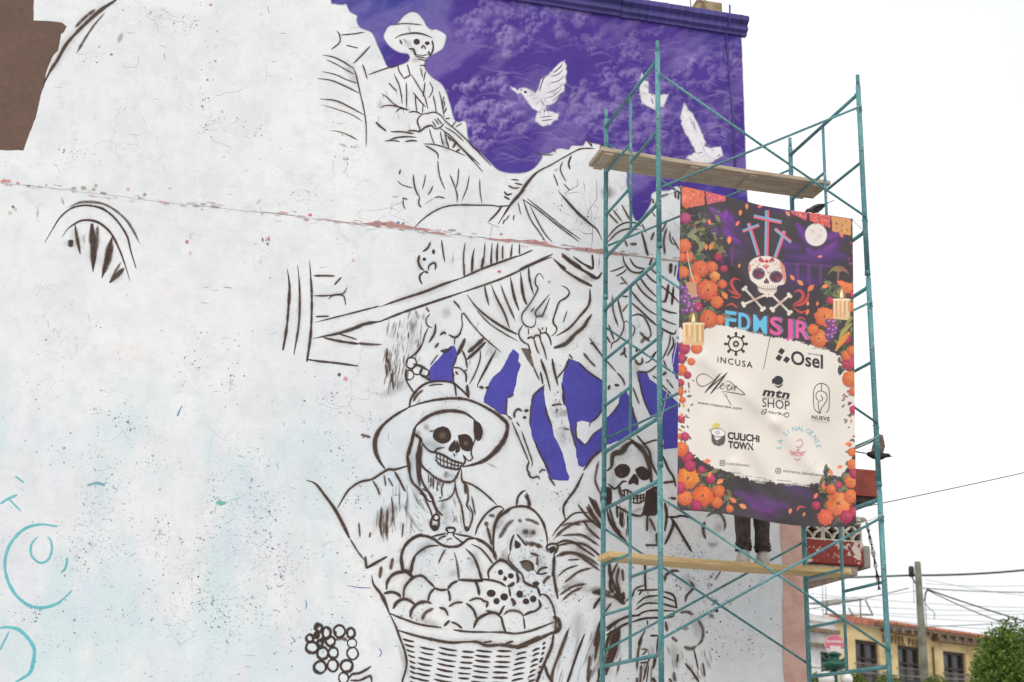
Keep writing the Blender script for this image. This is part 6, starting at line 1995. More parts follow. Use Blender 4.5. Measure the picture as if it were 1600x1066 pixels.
insta(1129, 723.5, 3.8); put('culichitown', 1136, 726, 4.6, 35, .10, lin(110, 106, 106))
logo('camera_icon_handle')
insta(1216, 735.5, 3.8); put('mariscos_lasinaloense', 1224, 737.5, 4.8, 64, .12, lin(92, 88, 88))
logo('round_seafood_logo')
# pale round seafood logo: ring lettering with a pink boat-like mark
cx, cy, R_ = 1248, 703, 30
for i, ch in enumerate('LA SINALOENSE'):
    a = math.radians(-172 + i * 13.6); Vt, Ft = text_mesh(ch) if ch != ' ' else (None, None)
    if Vt is None: continue
    c, s_ = math.cos(a + math.pi / 2), math.sin(a + math.pi / 2); q = [(u * 7 - 2.4, -v * 7.5) for u, v in Vt]
    tx.raw([(cx + R_ * math.cos(a) * .93 + c * u - s_ * v, cy + R_ * math.sin(a) + s_ * u + c * v) for u, v in q], Ft, lin(134, 196, 208))
for i in range(14):
    a = math.radians(30 + i * 9.2); x, y = cx + R_ * math.cos(a), cy + 4 + R_ * math.sin(a); tx.ribbon([(x, y), (x + 2 * math.cos(a), y + 2.6 * math.sin(a))], [1.1], lin(176, 204, 208), .6, .5)
for pts, w in (([(1243,690),(1252,687),(1254,695),(1248,699),(1243,697)], 2), ([(1233,705),(1245,708),(1260,706)], 2.6), ([(1234,709),(1247,712),(1258,710)], 2), ([(1240,716),(1247,719),(1252,715)], 2), ([(1246,700),(1249,704)], 2)): tx.ribbon(pts, [w], lin(232, 172, 172), .75, .5)
tx.ribbon([(1234,704),(1240,710),(1246,704),(1252,710),(1258,704)], [1.2], lin(224, 140, 146), .7, .4)
logo('end')
# cord ties through the eyelets
M_CORD = mat_simple('white_cord', (0.6, 0.58, 0.55), (0.45, 0.43, 0.4), 30, 0.8)
for (x, y), (u, h) in (((1064, 292), (0, SP * 2 + 0.02)), ((1331, 343), (SL, SP * 2 - 0.02)), ((1059, 528), (0, SP * 0.98)), ((1337, 700), (SL, 0.02 + SP)), ((1060, 795), (0, SS - 0.06)), ((1337, 820), (SL, SS - 0.14))):
    a = bmap(x, y, 0.004); b = tw(u, SW + 0.03, Z0 + h) - b_origin; m_ = (a + b) / 2 + Vector((0, 0, -0.01))
    obj('tie', tube([a, m_, b], 0.0035, 6), M_CORD, banner)
    bm = bmesh.new(); bm_tube(bm, [a - BPN * 0.004, a + BPN * 0.003], 0.012, 12); obj('eyelet', bm, M_STEEL, banner)
# ------------------------------------------------------------------ person on the lower plank
M_JEAN = mat_simple('dark_grey_denim', lin(84, 72, 66), lin(64, 55, 50), 14, 0.9, 0.3)
M_SHOE = mat_simple('off_white_sneaker', lin(214, 208, 200), lin(190, 184, 176), 20, 0.7)
M_SKIN = mat_simple('skin', lin(168, 118, 92), lin(156, 106, 82), 8, 0.55, 0.05)
M_SHIRT = mat_simple('grey_cotton', lin(120, 122, 126), lin(104, 106, 110), 10, 0.9)
M_HAIR = mat_simple('black_hair', (0.02, 0.017, 0.015), (0.012, 0.01, 0.01), 30, 0.5)
zf = RUNG_LO + 0.05 - 0.011
pm = onPlane(1176, 856, tw(0, 0.26, 0), SV); um = (pm - Vector((SO.x, SO.y, 0))).dot(SU)
person = tag(empty('person', tw(um, 0.26, zf)), 'person in dark rolled-up trousers and white sneakers standing behind the banner', 'person')
person.rotation_euler = (0, 0, SK)            # local +y faces the wall
HX = 0.098
sk = [(0, 0, 0.93), (0, 0, 1.10), (0, 0.01, 1.28), (0, 0.0, 1.43), (0, 0.01, 1.51), (0, 0.03, 1.58), (0, 0.03, 1.68)]
ed = [(i, i + 1) for i in range(6)]; rad = [0.13, 0.125, 0.15, 0.10, 0.055, 0.088, 0.082]
def chain(start, pts, rs):
    p = start
    for q, r in zip(pts, rs): sk.append(q); rad.append(r); ed.append((p, len(sk) - 1)); p = len(sk) - 1
    return p
nose = chain(5, [(0, 0.125, 1.60)], [0.018])
for sx in (-1, 1):
    chain(0, [(sx * HX, 0, 0.86), (sx * HX, 0.012, 0.50), (sx * HX, -0.01, 0.10), (sx * (HX + 0.01), 0.12, 0.045)], [0.085, 0.058, 0.038, 0.034])
    h = chain(3, [(sx * 0.17, 0, 1.41), (sx * 0.24, -0.01, 1.14), (sx * 0.22, 0.12, 0.93), (sx * 0.21, 0.16, 0.87)], [0.055, 0.042, 0.028, 0.030])
    for k in range(4): y = 0.13 + 0.02 * k; chain(h, [(sx * 0.21, y, 0.83), (sx * 0.205, y + 0.008, 0.80 - 0.006 * (k in (1, 2))), (sx * 0.19, y + 0.012, 0.775 - 0.008 * (k in (1, 2)))], [0.0095, 0.009, 0.008])
    chain(h, [(sx * 0.185, 0.20, 0.865), (sx * 0.17, 0.215, 0.835)], [0.011, 0.0095])
me = bpy.data.meshes.new('body'); me.from_pydata(sk, ed, []); body = obj('body', me, M_SKIN, person)
md = body.modifiers.new('skin', 'SKIN'); md.use_smooth_shade = True
for i, r in enumerate(rad): me.skin_vertices[0].data[i].radius = (r, r)
me.skin_vertices[0].data[0].use_root = True
body.modifiers.new('smooth', 'SUBSURF').levels = 1; body.modifiers['smooth'].render_levels = 1
bm = bmesh.new()
def add_loft(bm, rings):
    R = [[bm.verts.new(p) for p in r] for r in rings]; n = len(R[0])
    for a, b in zip(R, R[1:]):
        for k in range(n): f = bm.faces.new((a[k], a[(k + 1) % n], b[(k + 1) % n], b[k])); f.smooth = True
    return R
for sx in (-1, 1):
    rings = []
    prof_ = [(z_ + .055 * max(0, 1 - z_ / .5), r_) for z_, r_ in [(0.092, .066), (0.094, .074), (0.10, .079), (0.106, .068), (0.112, .077), (0.125, .070), (0.137, .078), (0.150, .070), (0.165, .075), (0.18, .068), (0.20, .070), (0.24, .068), (0.30, .070), (0.38, .075), (0.47, .080), (0.55, .085), (0.68, .095), (0.80, .105), (0.88, .11)]]
    for i, (z, r) in enumerate(prof_):
        w = 0.010 if z < 0.2 else 0.004; j = [random.uniform(-w, w) for _ in range(18)]
        rings.append([Vector((sx * (HX - 0.012 * max(0, z - .5)) + (r + j[k]) * math.cos(2 * math.pi * k / 18), -0.005 + (r + j[k]) * 1.08 * math.sin(2 * math.pi * k / 18), z + (0.012 * math.sin(2 * math.pi * k / 18 * 2 + i + sx) if z < .22 else 0))) for k in range(18)])
    add_loft(bm, rings)
add_loft(bm, [ellipse_ring((0, 0, z), rx, ry, 22) for z, rx, ry in ((0.80, .19, .12), (0.86, .195, .13), (0.94, .18, .125), (1.02, .165, .115))])
obj('trousers', bm, M_JEAN, person)
bm = bmesh.new(); add_loft(bm, [ellipse_ring((0, 0.005, z), rx, ry, 22) for z, rx, ry in ((0.93, .19, .135), (1.05, .18, .13), (1.2, .195, .135), (1.33, .205, .135), (1.42, .18, .11), (1.47, .10, .085), (1.485, .075, .075))])
for sx in (-1, 1): bm_tube(bm, [(sx * .15, 0, 1.415), (sx * .2, 0, 1.36), (sx * .235, -.005, 1.22), (sx * .245, -.008, 1.17)], [.075, .072, .066, .068], 14, False)
obj('shirt', bm, M_SHIRT, person)
obj('hair', loft([ellipse_ring((0, 0.012 - .02 * (z < 1.66), z), rx, ry, 16) for z, rx, ry in ((1.56, .078, .085), (1.62, .092, .10), (1.68, .094, .105), (1.74, .075, .085), (1.775, .03, .035))]), M_HAIR, person)
for sx in (-1, 1):
    rings = []
    for y, wx, z1 in ((-0.085, .024, .075), (-0.07, .040, .135), (-0.02, .046, .165), (0.035, .046, .15), (0.07, .047, .07), (0.12, .049, .058), (0.16, .044, .048), (0.185, .022, .036)):
        rings.append([Vector((sx * (HX + 0.002) + wx * a, y, max(0.0, z1 * b))) for a, b in ((-1, 0), (-1.04, .35), (-.9, .75), (-.45, 1), (.45, 1), (.9, .75), (1.04, .35), (1, 0))])
    obj('sneaker', loft(rings), M_SHOE, person)

# ------------------------------------------------------------------ birds
M_FEA = mat_simple('grey_feathers', lin(92, 86, 82), lin(64, 60, 58), 25, 0.8)
M_FED = mat_simple('black_feathers', lin(44, 40, 40), lin(30, 28, 30), 25, 0.7)
M_FEL = mat_simple('pale_feathers', lin(150, 140, 130), lin(112, 104, 98), 25, 0.85)
def bird(name, label, loc, fwd, up, scale, flying):
    fwd = Vector(fwd).normalized(); up = Vector(up); up = (up - fwd * up.dot(fwd)).normalized(); sd_ = fwd.cross(up)
    r = tag(empty(name, loc), label, 'bird')
    Q = lambda a, b, c: (fwd * a + sd_ * b + up * c) * scale
    def ring(a, rb, rc, cz_=0, n=12): return [Q(a, rb * math.cos(2 * math.pi * k / n), cz_ + rc * math.sin(2 * math.pi * k / n)) for k in range(n)]
    obj('body', loft([ring(a, b, c, z) for a, b, c, z in ((-.42, .02, .02, 0), (-.34, .10, .09, 0), (-.15, .17, .16, 0), (.08, .18, .18, 0), (.24, .13, .14, .02), (.34, .085, .09, .06), (.42, .085, .085, .09), (.50, .055, .055, .08), (.54, .02, .02, .07))]), M_FED if flying else M_FEA, r)
    obj('beak', loft([ring(a, b, b, .07, 6) for a, b in ((.53, .022), (.60, .006))]), M_FED, r)
    bm = bmesh.new(); top = [bm.verts.new(Q(a, b, .02)) for a, b in ((-.36, -.07), (-.36, .07), (-.86, .13 if flying else .06), (-.90, 0), (-.86, -.13 if flying else -.06))]; lo_ = [bm.verts.new(v.co - up * .02 * scale) for v in top]
    bm.faces.new(top); bm.faces.new(lo_[::-1])
    for i in range(5): bm.faces.new((top[i], lo_[i], lo_[(i + 1) % 5], top[(i + 1) % 5]))
    obj('tail', bm, M_FEL if flying else M_FED, r)
    for sgn in (-1, 1):
        bm = bmesh.new()
        if flying: o_ = [(.18, .15, .08), (.26, .45, .40), (.10, .75, .80), (-.06, .78, .82), (-.14, .62, .62), (-.20, .45, .42), (-.22, .16, .06)]; o_ = [(a, b * sgn * (.45 if sgn > 0 else .8), c * (1 if sgn > 0 else .85)) for a, b, c in o_]
        else: o_ = [(.22, .16 * sgn, .06), (.10, .20 * sgn, .10), (-.20, .19 * sgn, .08), (-.62, .08 * sgn, .03), (-.30, .17 * sgn, -.06), (.08, .185 * sgn, -.06)]
        a_ = [bm.verts.new(Q(*p)) for p in o_]; b_ = [bm.verts.new(v.co + (sd_ * sgn * .03 if not flying else -fwd * .03) * scale) for v in a_]
        bm.faces.new(a_); bm.faces.new(b_[::-1]); n = len(a_)
        for i in range(n): bm.faces.new((a_[i], b_[i], b_[(i + 1) % n], a_[(i + 1) % n]))
        bmesh.ops.recalc_face_normals(bm, faces=bm.faces[:])
        obj('wing', bm, M_FEL if (flying and sgn > 0) else M_FED, r)
    if not flying:
        for sgn in (-1, 1): obj('leg', tube([Q(.0, .06 * sgn, -.14), Q(.02, .06 * sgn, -.34)], .012 * scale, 6), M_FED, r)
    return r
p1 = EYE + ray(1370, 712) * 16.5
bird('pigeon', 'grey and black pigeon flying past the right-hand scaffold post', p1, CR * 0.95 - CU * 0.16 - CF * 0.25, CU + CF * 0.25, 0.30, True)
p2 = onPlane(1276, 326, tw(0, 0.36, 0), SV)
bird('dark_bird', 'dark bird perched behind the top edge of the banner, tail raised', p2, CR * -0.9 - CU * 0.42 - CF * .2, CU, 0.24, False)

# ------------------------------------------------------------------ cloth strip tied to the scaffold
def rag_mat():
    t = NT('black_and_white_rag'); n = t.noise(t.coord('Object', (1, 1, 1)), 11, 3, 0.5)
    return t.done(t.bsdf(t.mix(t.rng(n, .47, .53), lin(44, 42, 42), lin(170, 166, 160)), 0.9))
rp_ = [onPlane(x, y, tw(0, SW - 0.06, 0), SV) for x, y in ((1346, 812), (1353, 813), (1355, 822), (1358, 834), (1361, 848), (1365, 866), (1368, 884), (1371, 902), (1374, 922))]
rag = tag(empty('cloth_strip', rp_[-1]), 'frayed black and white cloth strip hanging beside the right front scaffold post', 'rope')
q = [p - rp_[-1] for p in rp_]
obj('strip', tube(catm := [Vector(v) for v in catmull([tuple(x) for x in q], 0.03)], [0.012 + 0.006 * math.sin(i * 1.9) + random.uniform(-.002, .003) for i in range(len(catm))], 7), rag_mat(), rag)
for i in range(9):
    c = random.choice(catm[3:]); obj('fray', tube([c, c + Vector((random.uniform(-.05, .05), random.uniform(-.02, .02), random.uniform(-.06, .03)))], [.003, .001], 5), M_CORD, rag)

# ------------------------------------------------------------------ hotel and white house across the plaza
hl = onZ(1310, 962, 8.0); hr = onZ(1525, 993, 8.0); HE = (hr - hl).normalized(); HN = Vector((HE.y, -HE.x, 0))
HP = hl.copy(); HP.z = 0
M_YEL = mat_simple('yellow_stucco', lin(224, 200, 150), lin(190, 164, 116), 0.8, 0.85, 0.3)
M_TILE = mat_simple('terracotta_tile', lin(190, 124, 100), lin(150, 92, 74), 7, 0.85, 0.3)
M_BEAM = mat_simple('weathered_beam', lin(142, 122, 100), lin(112, 94, 78), 5, 0.85)
M_DOOR = mat_simple('dark_brown_door_wood', lin(70, 56, 50), lin(52, 42, 38), 8, 0.6)
M_WHT = mat_simple('white_stucco', lin(226, 224, 222), lin(188, 186, 184), 0.9, 0.85, 0.3)
M_GLASS = mat_simple('dark_window_glass', lin(62, 64, 66), lin(40, 42, 44), 1.5, 0.12, 0.0, 0, 0.6)
M_CURT = mat_simple('grey_curtain', lin(96, 96, 96), lin(74, 76, 78), 10, 0.9)
M_IRON = mat_simple('black_iron', (0.03, 0.03, 0.03), (0.02, 0.02, 0.02), 12, 0.5)
M_GREY = mat_simple('grey_railing', lin(130, 126, 120), lin(100, 96, 92), 12, 0.6)
def hs(x, y, off=0.0):
    """pixel on the street front -> (distance along it, height)"""
    w = onPlane(x, y, HP + HN * off, HN); return (w - HP).dot(HE), w.z
def hp(s_, n_, z): return HE * s_ + HN * n_ + Vector((0, 0, z))
def hbox(s0, s1, n0, n1, z0, z1):
    bm = bmesh.new(); v = [bm.verts.new(hp(s_, n_, z)) for z in (z0, z1) for n_ in (n0, n1) for s_ in (s0, s1)]
    for f in ((0, 2, 3, 1), (4, 5, 7, 6), (0, 1, 5, 4), (2, 6, 7, 3), (0, 4, 6, 2), (1, 3, 7, 5)): bm.faces.new([v[i] for i in f])
    bmesh.ops.recalc_face_normals(bm, faces=bm.faces[:]); return bm
def wall_with_holes(s0, s1, z0, z1, n0, n1, holes):
    """wall between n0 (front) and n1 (back) as boxes around the openings"""
    bm = bmesh.new(); xs = sorted({s0, s1, *[h[0] for h in holes], *[h[1] for h in holes]}); zs = sorted({z0, z1, *[h[2] for h in holes], *[h[3] for h in holes]})
    for a, b in zip(xs, xs[1:]):
        for c, d in zip(zs, zs[1:]):
            if any(h[0] <= a + 1e-4 and b <= h[1] + 1e-4 and h[2] <= c + 1e-4 and d <= h[3] + 1e-4 for h in holes): continue
            v = [bm.verts.new(hp(s_, n_, z)) for n_ in (n0, n1) for s_, z in ((a, c), (b, c), (b, d), (a, d))]
            bm.faces.new(v[:4]); bm.faces.new(v[4:][::-1])
            for i in range(4): bm.faces.new((v[i], v[4 + i], v[4 + (i + 1) % 4], v[(i + 1) % 4]))
    bmesh.ops.remove_doubles(bm, verts=bm.verts[:], dist=1e-4)
    seen = {}; bmesh.ops.recalc_face_normals(bm, faces=bm.faces[:]); return bm
hotel = tag(empty('hotel', HP), 'two-storey yellow hotel with terracotta tiled eave and dark french doors', 'building')
EZ = 7.75; s_end = hs(1700, 1020)[0]; s_beg = hs(1309, 1000)[0]
doors = [(hs(1336, 1002)[0], hs(1373, 1002)[0]), (hs(1402, 1008)[0], hs(1438, 1008)[0]), (hs(1473, 1016)[0], hs(1508, 1018)[0]), (hs(1545, 1024)[0], hs(1580, 1024)[0])]
DT = hs(1354, 1001)[1]; DB = 4.35
holes = [(a, b, DB, DT) for a, b in doors] + [(a, b, 0.15, 2.9) for a, b in doors]
obj('wall', wall_with_holes(s_beg, s_end, 0, EZ, 0, -0.35, holes), M_YEL, hotel)
obj('side_wall', hbox(s_beg, s_beg + 0.3, -8, -0.36, 0, EZ), M_YEL, hotel); obj('rear_wall', hbox(s_beg, s_end, -8.4, -8.01, 0, EZ), M_YEL, hotel)
for i, (a, b, z0, z1) in enumerate(holes):
    d = obj('french_door', hbox(a, b, -0.30, -0.22, z0, z1), M_GLASS, hotel)
    fr = bmesh.new(); w = 0.13; m_ = (a + b) / 2
    for s0, s1, zz0, zz1 in ((a, a + w, z0, z1), (b - w, b, z0, z1), (a + w, b - w, z1 - w, z1), (m_ - .06, m_ + .06, z0, z1 - w), (a + w, m_ - .06, z0, z0 + .75), (m_ + .06, b - w, z0, z0 + .75), (a + w, m_ - .06, z1 - .75, z1 - .67), (m_ + .06, b - w, z1 - .75, z1 - .67)):
        t_ = hbox(s0, s1, -0.21, -0.12, zz0, zz1); me = bpy.data.meshes.new('t'); t_.to_mesh(me); t_.free(); fr.from_mesh(me); bpy.data.meshes.remove(me)
    obj('door_frame', fr, M_DOOR, d)
    for s0, s1 in ((a + w + .03, m_ - .10), (m_ + .10, b - w - .03)): obj('curtain', hbox(s0, s0 + (s1 - s0) * .55, -0.219, -0.213, z0 + .8, z1 - .8), M_CURT, d)
    if z0 > 2:
        bm = bmesh.new(); zr = hs(1420, 1046)[1]
        for zz in (zr, DB + .08): bm_tube(bm, [hp(a - .12, .22, zz), hp(b + .12, .22, zz)], .022, 6)
        k = 0
        while a - .1 + k * .11 < b + .1: s0 = a - .1 + k * .11; bm_tube(bm, [hp(s0, .22, DB + .02), hp(s0, .22, zr)], .008, 5); k += 1
        for e in (a - .12, b + .12): bm_tube(bm, [hp(e, 0, zr), hp(e, .22, zr)], .02, 6)
        obj('railing', bm, M_GREY, hotel)
obj('floor_band', hbox(s_beg, s_end, 0.002, 0.14, 3.55, 3.9), M_WHT, hotel)
# tiled eave: barrel tiles in rows from the ridge down
bm = bmesh.new(); st = hs(1357, 970)[0]; pitch_ = 0.235; n_t = int((s_end - st) / pitch_); rows = []
for side in range(2):
    for i in range(n_t * 8 + 1):
        s_ = st + i * pitch_ / 8; ph = (i % 8) / 8; hgt = 0.12 * abs(math.sin(math.pi * ph)) + random.uniform(-.004, .004)
        rows.append([bm.verts.new(hp(s_, .62, 7.86 + (hgt if side == 0 else -.04 + .5 * hgt))), bm.verts.new(hp(s_, -4, 8.42 + hgt - side * .035))])
N_ = n_t * 8 + 1
for i in range(N_ - 1):
    bm.faces.new((rows[i][0], rows[i + 1][0], rows[i + 1][1], rows[i][1])); bm.faces.new((rows[N_ + i][1], rows[N_ + i + 1][1], rows[N_ + i + 1][0], rows[N_ + i][0])); bm.faces.new((rows[N_ + i][0], rows[N_ + i + 1][0], rows[i + 1][0], rows[i][0]))
roof = obj('roof', bm, M_TILE, hotel); tag(roof, kind='stuff')
obj('coping', hbox(s_beg - .1, st, -.3, .25, EZ + .002, EZ + .28), M_TILE, hotel)
obj('roof_deck', hbox(st, s_end, -.3, .57, EZ + .002, EZ + .10), M_BEAM, hotel)
s0 = hs(1376, 990)[0]; s1 = hs(1431, 995)[0]; s2 = hs(1455, 998)[0]; s3 = hs(1522, 1006)[0]
obj('eave_beam', hbox(s0, s1, 0.02, .40, EZ - .17, EZ - .004), M_BEAM, hotel); obj('eave_beam', hbox(s2, s3, 0.02, .40, EZ - .26, EZ - .004), M_BEAM, hotel)
k = s0 + .1
while k < s_end - .3:
    obj('rafter_tail', hbox(k, k + .12, .42, .56, EZ - .16, EZ - .003), M_BEAM, hotel); k += .62
Vt, Ft = text_mesh('HOTEL PARIS', 1, .03, 0, 1.25); sa, za = hs(1379, 1003.5); sb, _ = hs(1446, 1012); kx = (sb - sa) / Vt[:, 0].max()
bm = bmesh.new(); vv = [bm.verts.new(hp(sa + u * kx, .03, za + v * .30)) for u, v in Vt]
for f in Ft: bm.faces.new([vv[i] for i in f])
r_ = bmesh.ops.extrude_face_region(bm, geom=bm.faces[:]); bmesh.ops.translate(bm, verts=[g for g in r_['geom'] if isinstance(g, bmesh.types.BMVert)], vec=HN * .03)
M_BRONZE = mat_simple('bronze_letters', lin(130, 104, 60), lin(110, 86, 50), 9, 0.5)
obj('lettering', bm, M_BRONZE, hotel)
obj('downpipe', tube([hp(hs(1455, 1000)[0], .06, EZ - .5), hp(hs(1459, 1060)[0], .06, 0)], .035, 8), M_DOOR, hotel)
# white house on the left
white = tag(empty('white_house', HP), 'white flat-roofed house with dark string courses beside the hotel', 'building')
w0 = hs(1180, 1000)[0]; w1 = s_beg - 0.02; wt = hs(1290, 966)[1]
wz = [(hs(1282, 1022)[0], hs(1300, 1022)[0], 4.0, hs(1290, 1019)[1]), (hs(1240, 1016)[0], hs(1262, 1018)[0], 4.0, hs(1290, 1019)[1])]
obj('wall', wall_with_holes(w0, w1, 0, wt, 0, -.35, wz), M_WHT, white); obj('side_wall', hbox(w0, w0 + .3, -7, -.36, 0, wt), M_WHT, white); obj('roof', hbox(w0 + .31, w1, -7, -.36, wt - .3, wt - .1), M_CONC, white)
for y0, y1, nn in ((984, 990, .2), (1007, 1012, .14)): obj('string_course', hbox(w0, w1 - .05, .002, nn, hs(1290, y1)[1], hs(1290, y0)[1]), M_BEAM, white)
obj('parapet', hbox(w0, w1, .002, .08, wt - .18, wt + .05), M_WHT, white)
for a, b, z0, z1 in wz:
    g = obj('window', hbox(a, b, -.25, -.2, z0, z1), M_GLASS, white); bm = bmesh.new(); k = a
    while k <= b + .01: bm_tube(bm, [hp(k, -.1, z0), hp(k, -.1, z1)], .012, 5); k += (b - a) / 6
    for zz in (z0 + .4, (z0 + z1) / 2, z1 - .3): bm_tube(bm, [hp(a, -.1, zz), hp(b, -.1, zz)], .014, 5)
    obj('window_grille', bm, M_IRON, g)
# steel stand on the roofs
RP = HP - HN * 2.5
def rs(x, y): return onPlane(x, y, RP, HN)
ro = rs(1290, 962)
stand = tag(empty('roof_stand', ro), 'rusty steel stand with a sheet top on the roof beside the hotel', 'stand')
def rb(pts, r=.035): return tube([rs(*p) - ro for p in pts], r, 6)
for pts in (((1344, 936), (1345, 966)), ((1352, 937), (1364, 962)), ((1326, 950), (1333, 962)), ((1288, 960), (1320, 961)), ((1320, 961), (1364, 961)), ((1293, 940), (1291, 960))): obj('strut', rb(pts), M_BEAM, stand)
v = [rs(*p) - ro for p in ((1292, 944), (1349, 936), (1341, 932.5), (1296, 939))]; bm = bmesh.new(); a_ = [bm.verts.new(p) for p in v]; b_ = [bm.verts.new(p - Vector((0, 0, .06))) for p in v]
a_[2].co -= HN * 1.2; a_[3].co -= HN * 1.2; b_[2].co -= HN * 1.2; b_[3].co -= HN * 1.2
bm.faces.new(a_); bm.faces.new(b_[::-1])
for i in range(4): bm.faces.new((a_[i], b_[i], b_[(i + 1) % 4], a_[(i + 1) % 4]))
obj('sheet_top', bm, M_CONC, stand)
for x, y0, y1, lb in ((1286, 909, 962, 'taller of two thin aerial rods on the white house roof'), (1291, 915, 960, 'shorter of two thin aerial rods on the white house roof')):
    b = rs(x, y1); tag(obj('aerial_rod', tube([rs(x - 1, y0) - b, Vector((0, 0, 0))], .018, 6), M_GREY, None, b), lb, 'aerial')

# ------------------------------------------------------------------ utility pole and cables
PD = 45.0
def far(x, y, d=PD): return EYE + ray(x, y) * d
pt = far(1433.5, 878); pb = Vector((pt.x, pt.y, 0))
M_POLE = mat_simple('old_concrete_pole', lin(122, 122, 104), lin(92, 92, 80), 3, 0.9, 0.3)
pole = tag(empty('utility_pole', pb), 'tall grey-green concrete utility pole in front of the hotel', 'utility pole')
obj('shaft', tube([(0, 0, 0), (0, 0, pt.z)], [.19, .10], 16), M_POLE, pole)
ins = far(1424, 893); obj('insulator', loft([ellipse_ring(ins - pb + Vector((0, 0, z)), r, r, 12) for z, r in ((-.18, .06), (-.16, .09), (.12, .09), (.17, .06))]), M_IRON, pole)  # dark cylindrical insulator beside the pole top
obj('bracket', tube([ins - pb + Vector((0, 0, -.15)), far(1428, 908) - pb, far(1434, 916) - pb], .025, 6), M_IRON, pole)
obj('wire_loop', tube([far(1449, 921) - pb, far(1446, 928) - pb, far(1445, 940) - pb, far(1441, 936) - pb], .03, 6), M_IRON, pole)
obj('wire_tail', tube([far(1445, 940) - pb, far(1447, 958) - pb, far(1448, 985) - pb], .012, 5), M_IRON, pole)
obj('wire_tail', tube([far(1446, 944) - pb, far(1453, 952) - pb, far(1460, 957) - pb, far(1460, 968) - pb], .013, 5), M_IRON, pole)
obj('wire_tail', tube([far(1427, 905) - pb, far(1428, 925) - pb, far(1428, 942) - pb], .010, 5), M_IRON, pole)
def cable(label, a, b, sag, r, mat=M_IRON, d0=PD, d1=PD):
    A = EYE + ray(*a) * d0; B = EYE + ray(*b) * d1; o = A; n = 14
    pts = [A.lerp(B, i / n) - o - Vector((0, 0, sag * 4 * (i / n) * (1 - i / n))) for i in range(n + 1)]
    c = obj('overhead_cable', tube(pts, r, 6), mat, None, o); tag(c, label, 'cable', 'overhead cables')
M_CAB = mat_simple('faded_cable', lin(130, 130, 132), lin(110, 110, 112), 4, 0.7); M_CABL = mat_simple('far_thin_cable', lin(150, 152, 154), lin(136, 138, 140), 4, 0.7)
cable('thick black cable running left from the utility pole to behind the balcony', (1426, 899), (1150, 906), .02, .032)
cable('thick black cable running right from the top of the utility pole', (1426, 899), (1700, 878), .12, .034)
cable('thin black cable sloping down left from the utility pole over the roof stand', (1420, 919), (1160, 966), .10, .014)
cable('thin grey cable running level to the right below the pole top', (1442, 919), (1700, 924), .08, .018, M_CAB)
cable('upper of two black cables sloping down right towards the round tree', (1449, 921), (1640, 982), .04, .024)
cable('lower of two black cables sloping down right towards the round tree', (1449, 922), (1620, 990), .10, .018)
cable('faint grey line low over the hotel roof, rising to the right', (1425, 980), (1700, 964), .05, .015, M_CAB, 48, 48)
for i, (a, b, lb) in enumerate((((1240, 925), (1700, 951), 'pale thin cable just under the level grey cable'), ((1240, 940), (1700, 954), 'pale thin cable at half height of the utility pole'), ((1240, 948), (1700, 975), 'pale thin cable lowest of those above the tiled roof'), ((1380, 958), (1700, 952), 'pale thin cable sloping up right above the tiled roof'), ((1240, 952), (1430, 985), 'pale thin cable dipping behind the roof stand'), ((1445, 905), (1700, 938), 'pale thin cable falling right from the pole just below its top'), ((1445, 912), (1700, 908), 'pale thin cable nearly level between the two upper dark cables'), ((1380, 968), (1700, 985), 'pale thin cable just above the tiled eave beside the tree'), ((1240, 932), (1440, 922), 'pale thin cable rising right to the pole past the cloth strip'))):
    cable(lb, a, b, .15, .0095, M_CABL, 52, 52)
cable('single thin black wire rising from the red canopy to the upper right', (1343, 793.5), (1690, 718), .01, .0045, M_IRON, 13.2, 17)
cable('dark cable crossing low in front of the hotel french doors', (1262, 1042), (1700, 1066), .12, .016, M_CAB, 40, 40)
cable('lowest dark cable in front of the hotel, under the door railings', (1330, 1053), (1700, 1080), .1, .02, M_IRON, 41, 41)

# ------------------------------------------------------------------ lamp, round sign
LD = 30.0
M_GRN = mat_simple('dark_green_cast_iron', lin(28, 92, 74), lin(20, 70, 58), 10, 0.45)
M_GLOBE = mat_simple('milky_globe', lin(232, 230, 222), lin(220, 218, 210), 3, 0.35)
lc = far(1304, 1040, LD); lb_ = Vector((lc.x, lc.y, 0))
lamp = tag(empty('street_lamp', lb_), 'dark green street lamp with milky white globes behind the scaffold', 'street lamp')
obj('post', tube([(0, 0, 0), (0, 0, .4), (0, 0, .5), (0, 0, lc.z)], [.16, .14, .07, .05], 14), M_GRN, lamp)
obj('crown', loft([ellipse_ring((0, 0, lc.z + z), r, r, 16) for z, r in ((-.12, .07), (-.06, .22), (0, .27), (.06, .25), (.10, .12), (.2, .10), (.22, .16), (.26, .15), (.30, .04))]), M_GRN, lamp)
for i, (dx, dyy, r) in enumerate(((-.23, -.1, .175), (.2, -.12, .13), (.05, .24, .15), (-.1, .2, .13))):
    c = Vector((0, 0, lc.z)) + CR * dx + Vector((0, dyy, -.30))
    a = obj('lamp_arm', tube([(0, 0, lc.z - .05), Vector((c.x * .7, c.y * .7, lc.z + .12)), Vector((c.x, c.y, lc.z + .05)), Vector((c.x, c.y, lc.z - .13))], .025, 8), M_GRN, lamp)
    g = obj('globe', loft([[c + Vector((r * math.cos(q_) * math.cos(2 * math.pi * k / 16), r * math.cos(q_) * math.sin(2 * math.pi * k / 16), r * math.sin(q_))) for k in range(16)] for q_ in [math.radians(-88 + 176 * j / 10) for j in range(11)]]), M_GLOBE, lamp)
for sx in (-1, 1): obj('leaf_ornament', tube([(0, 0, lc.z + .05), CR * sx * .2 + Vector((0, 0, lc.z + .12)), CR * sx * .3 + Vector((0, 0, lc.z + .26))], [.035, .03, .008], 8), M_GRN, lamp)
SD2 = 31.0
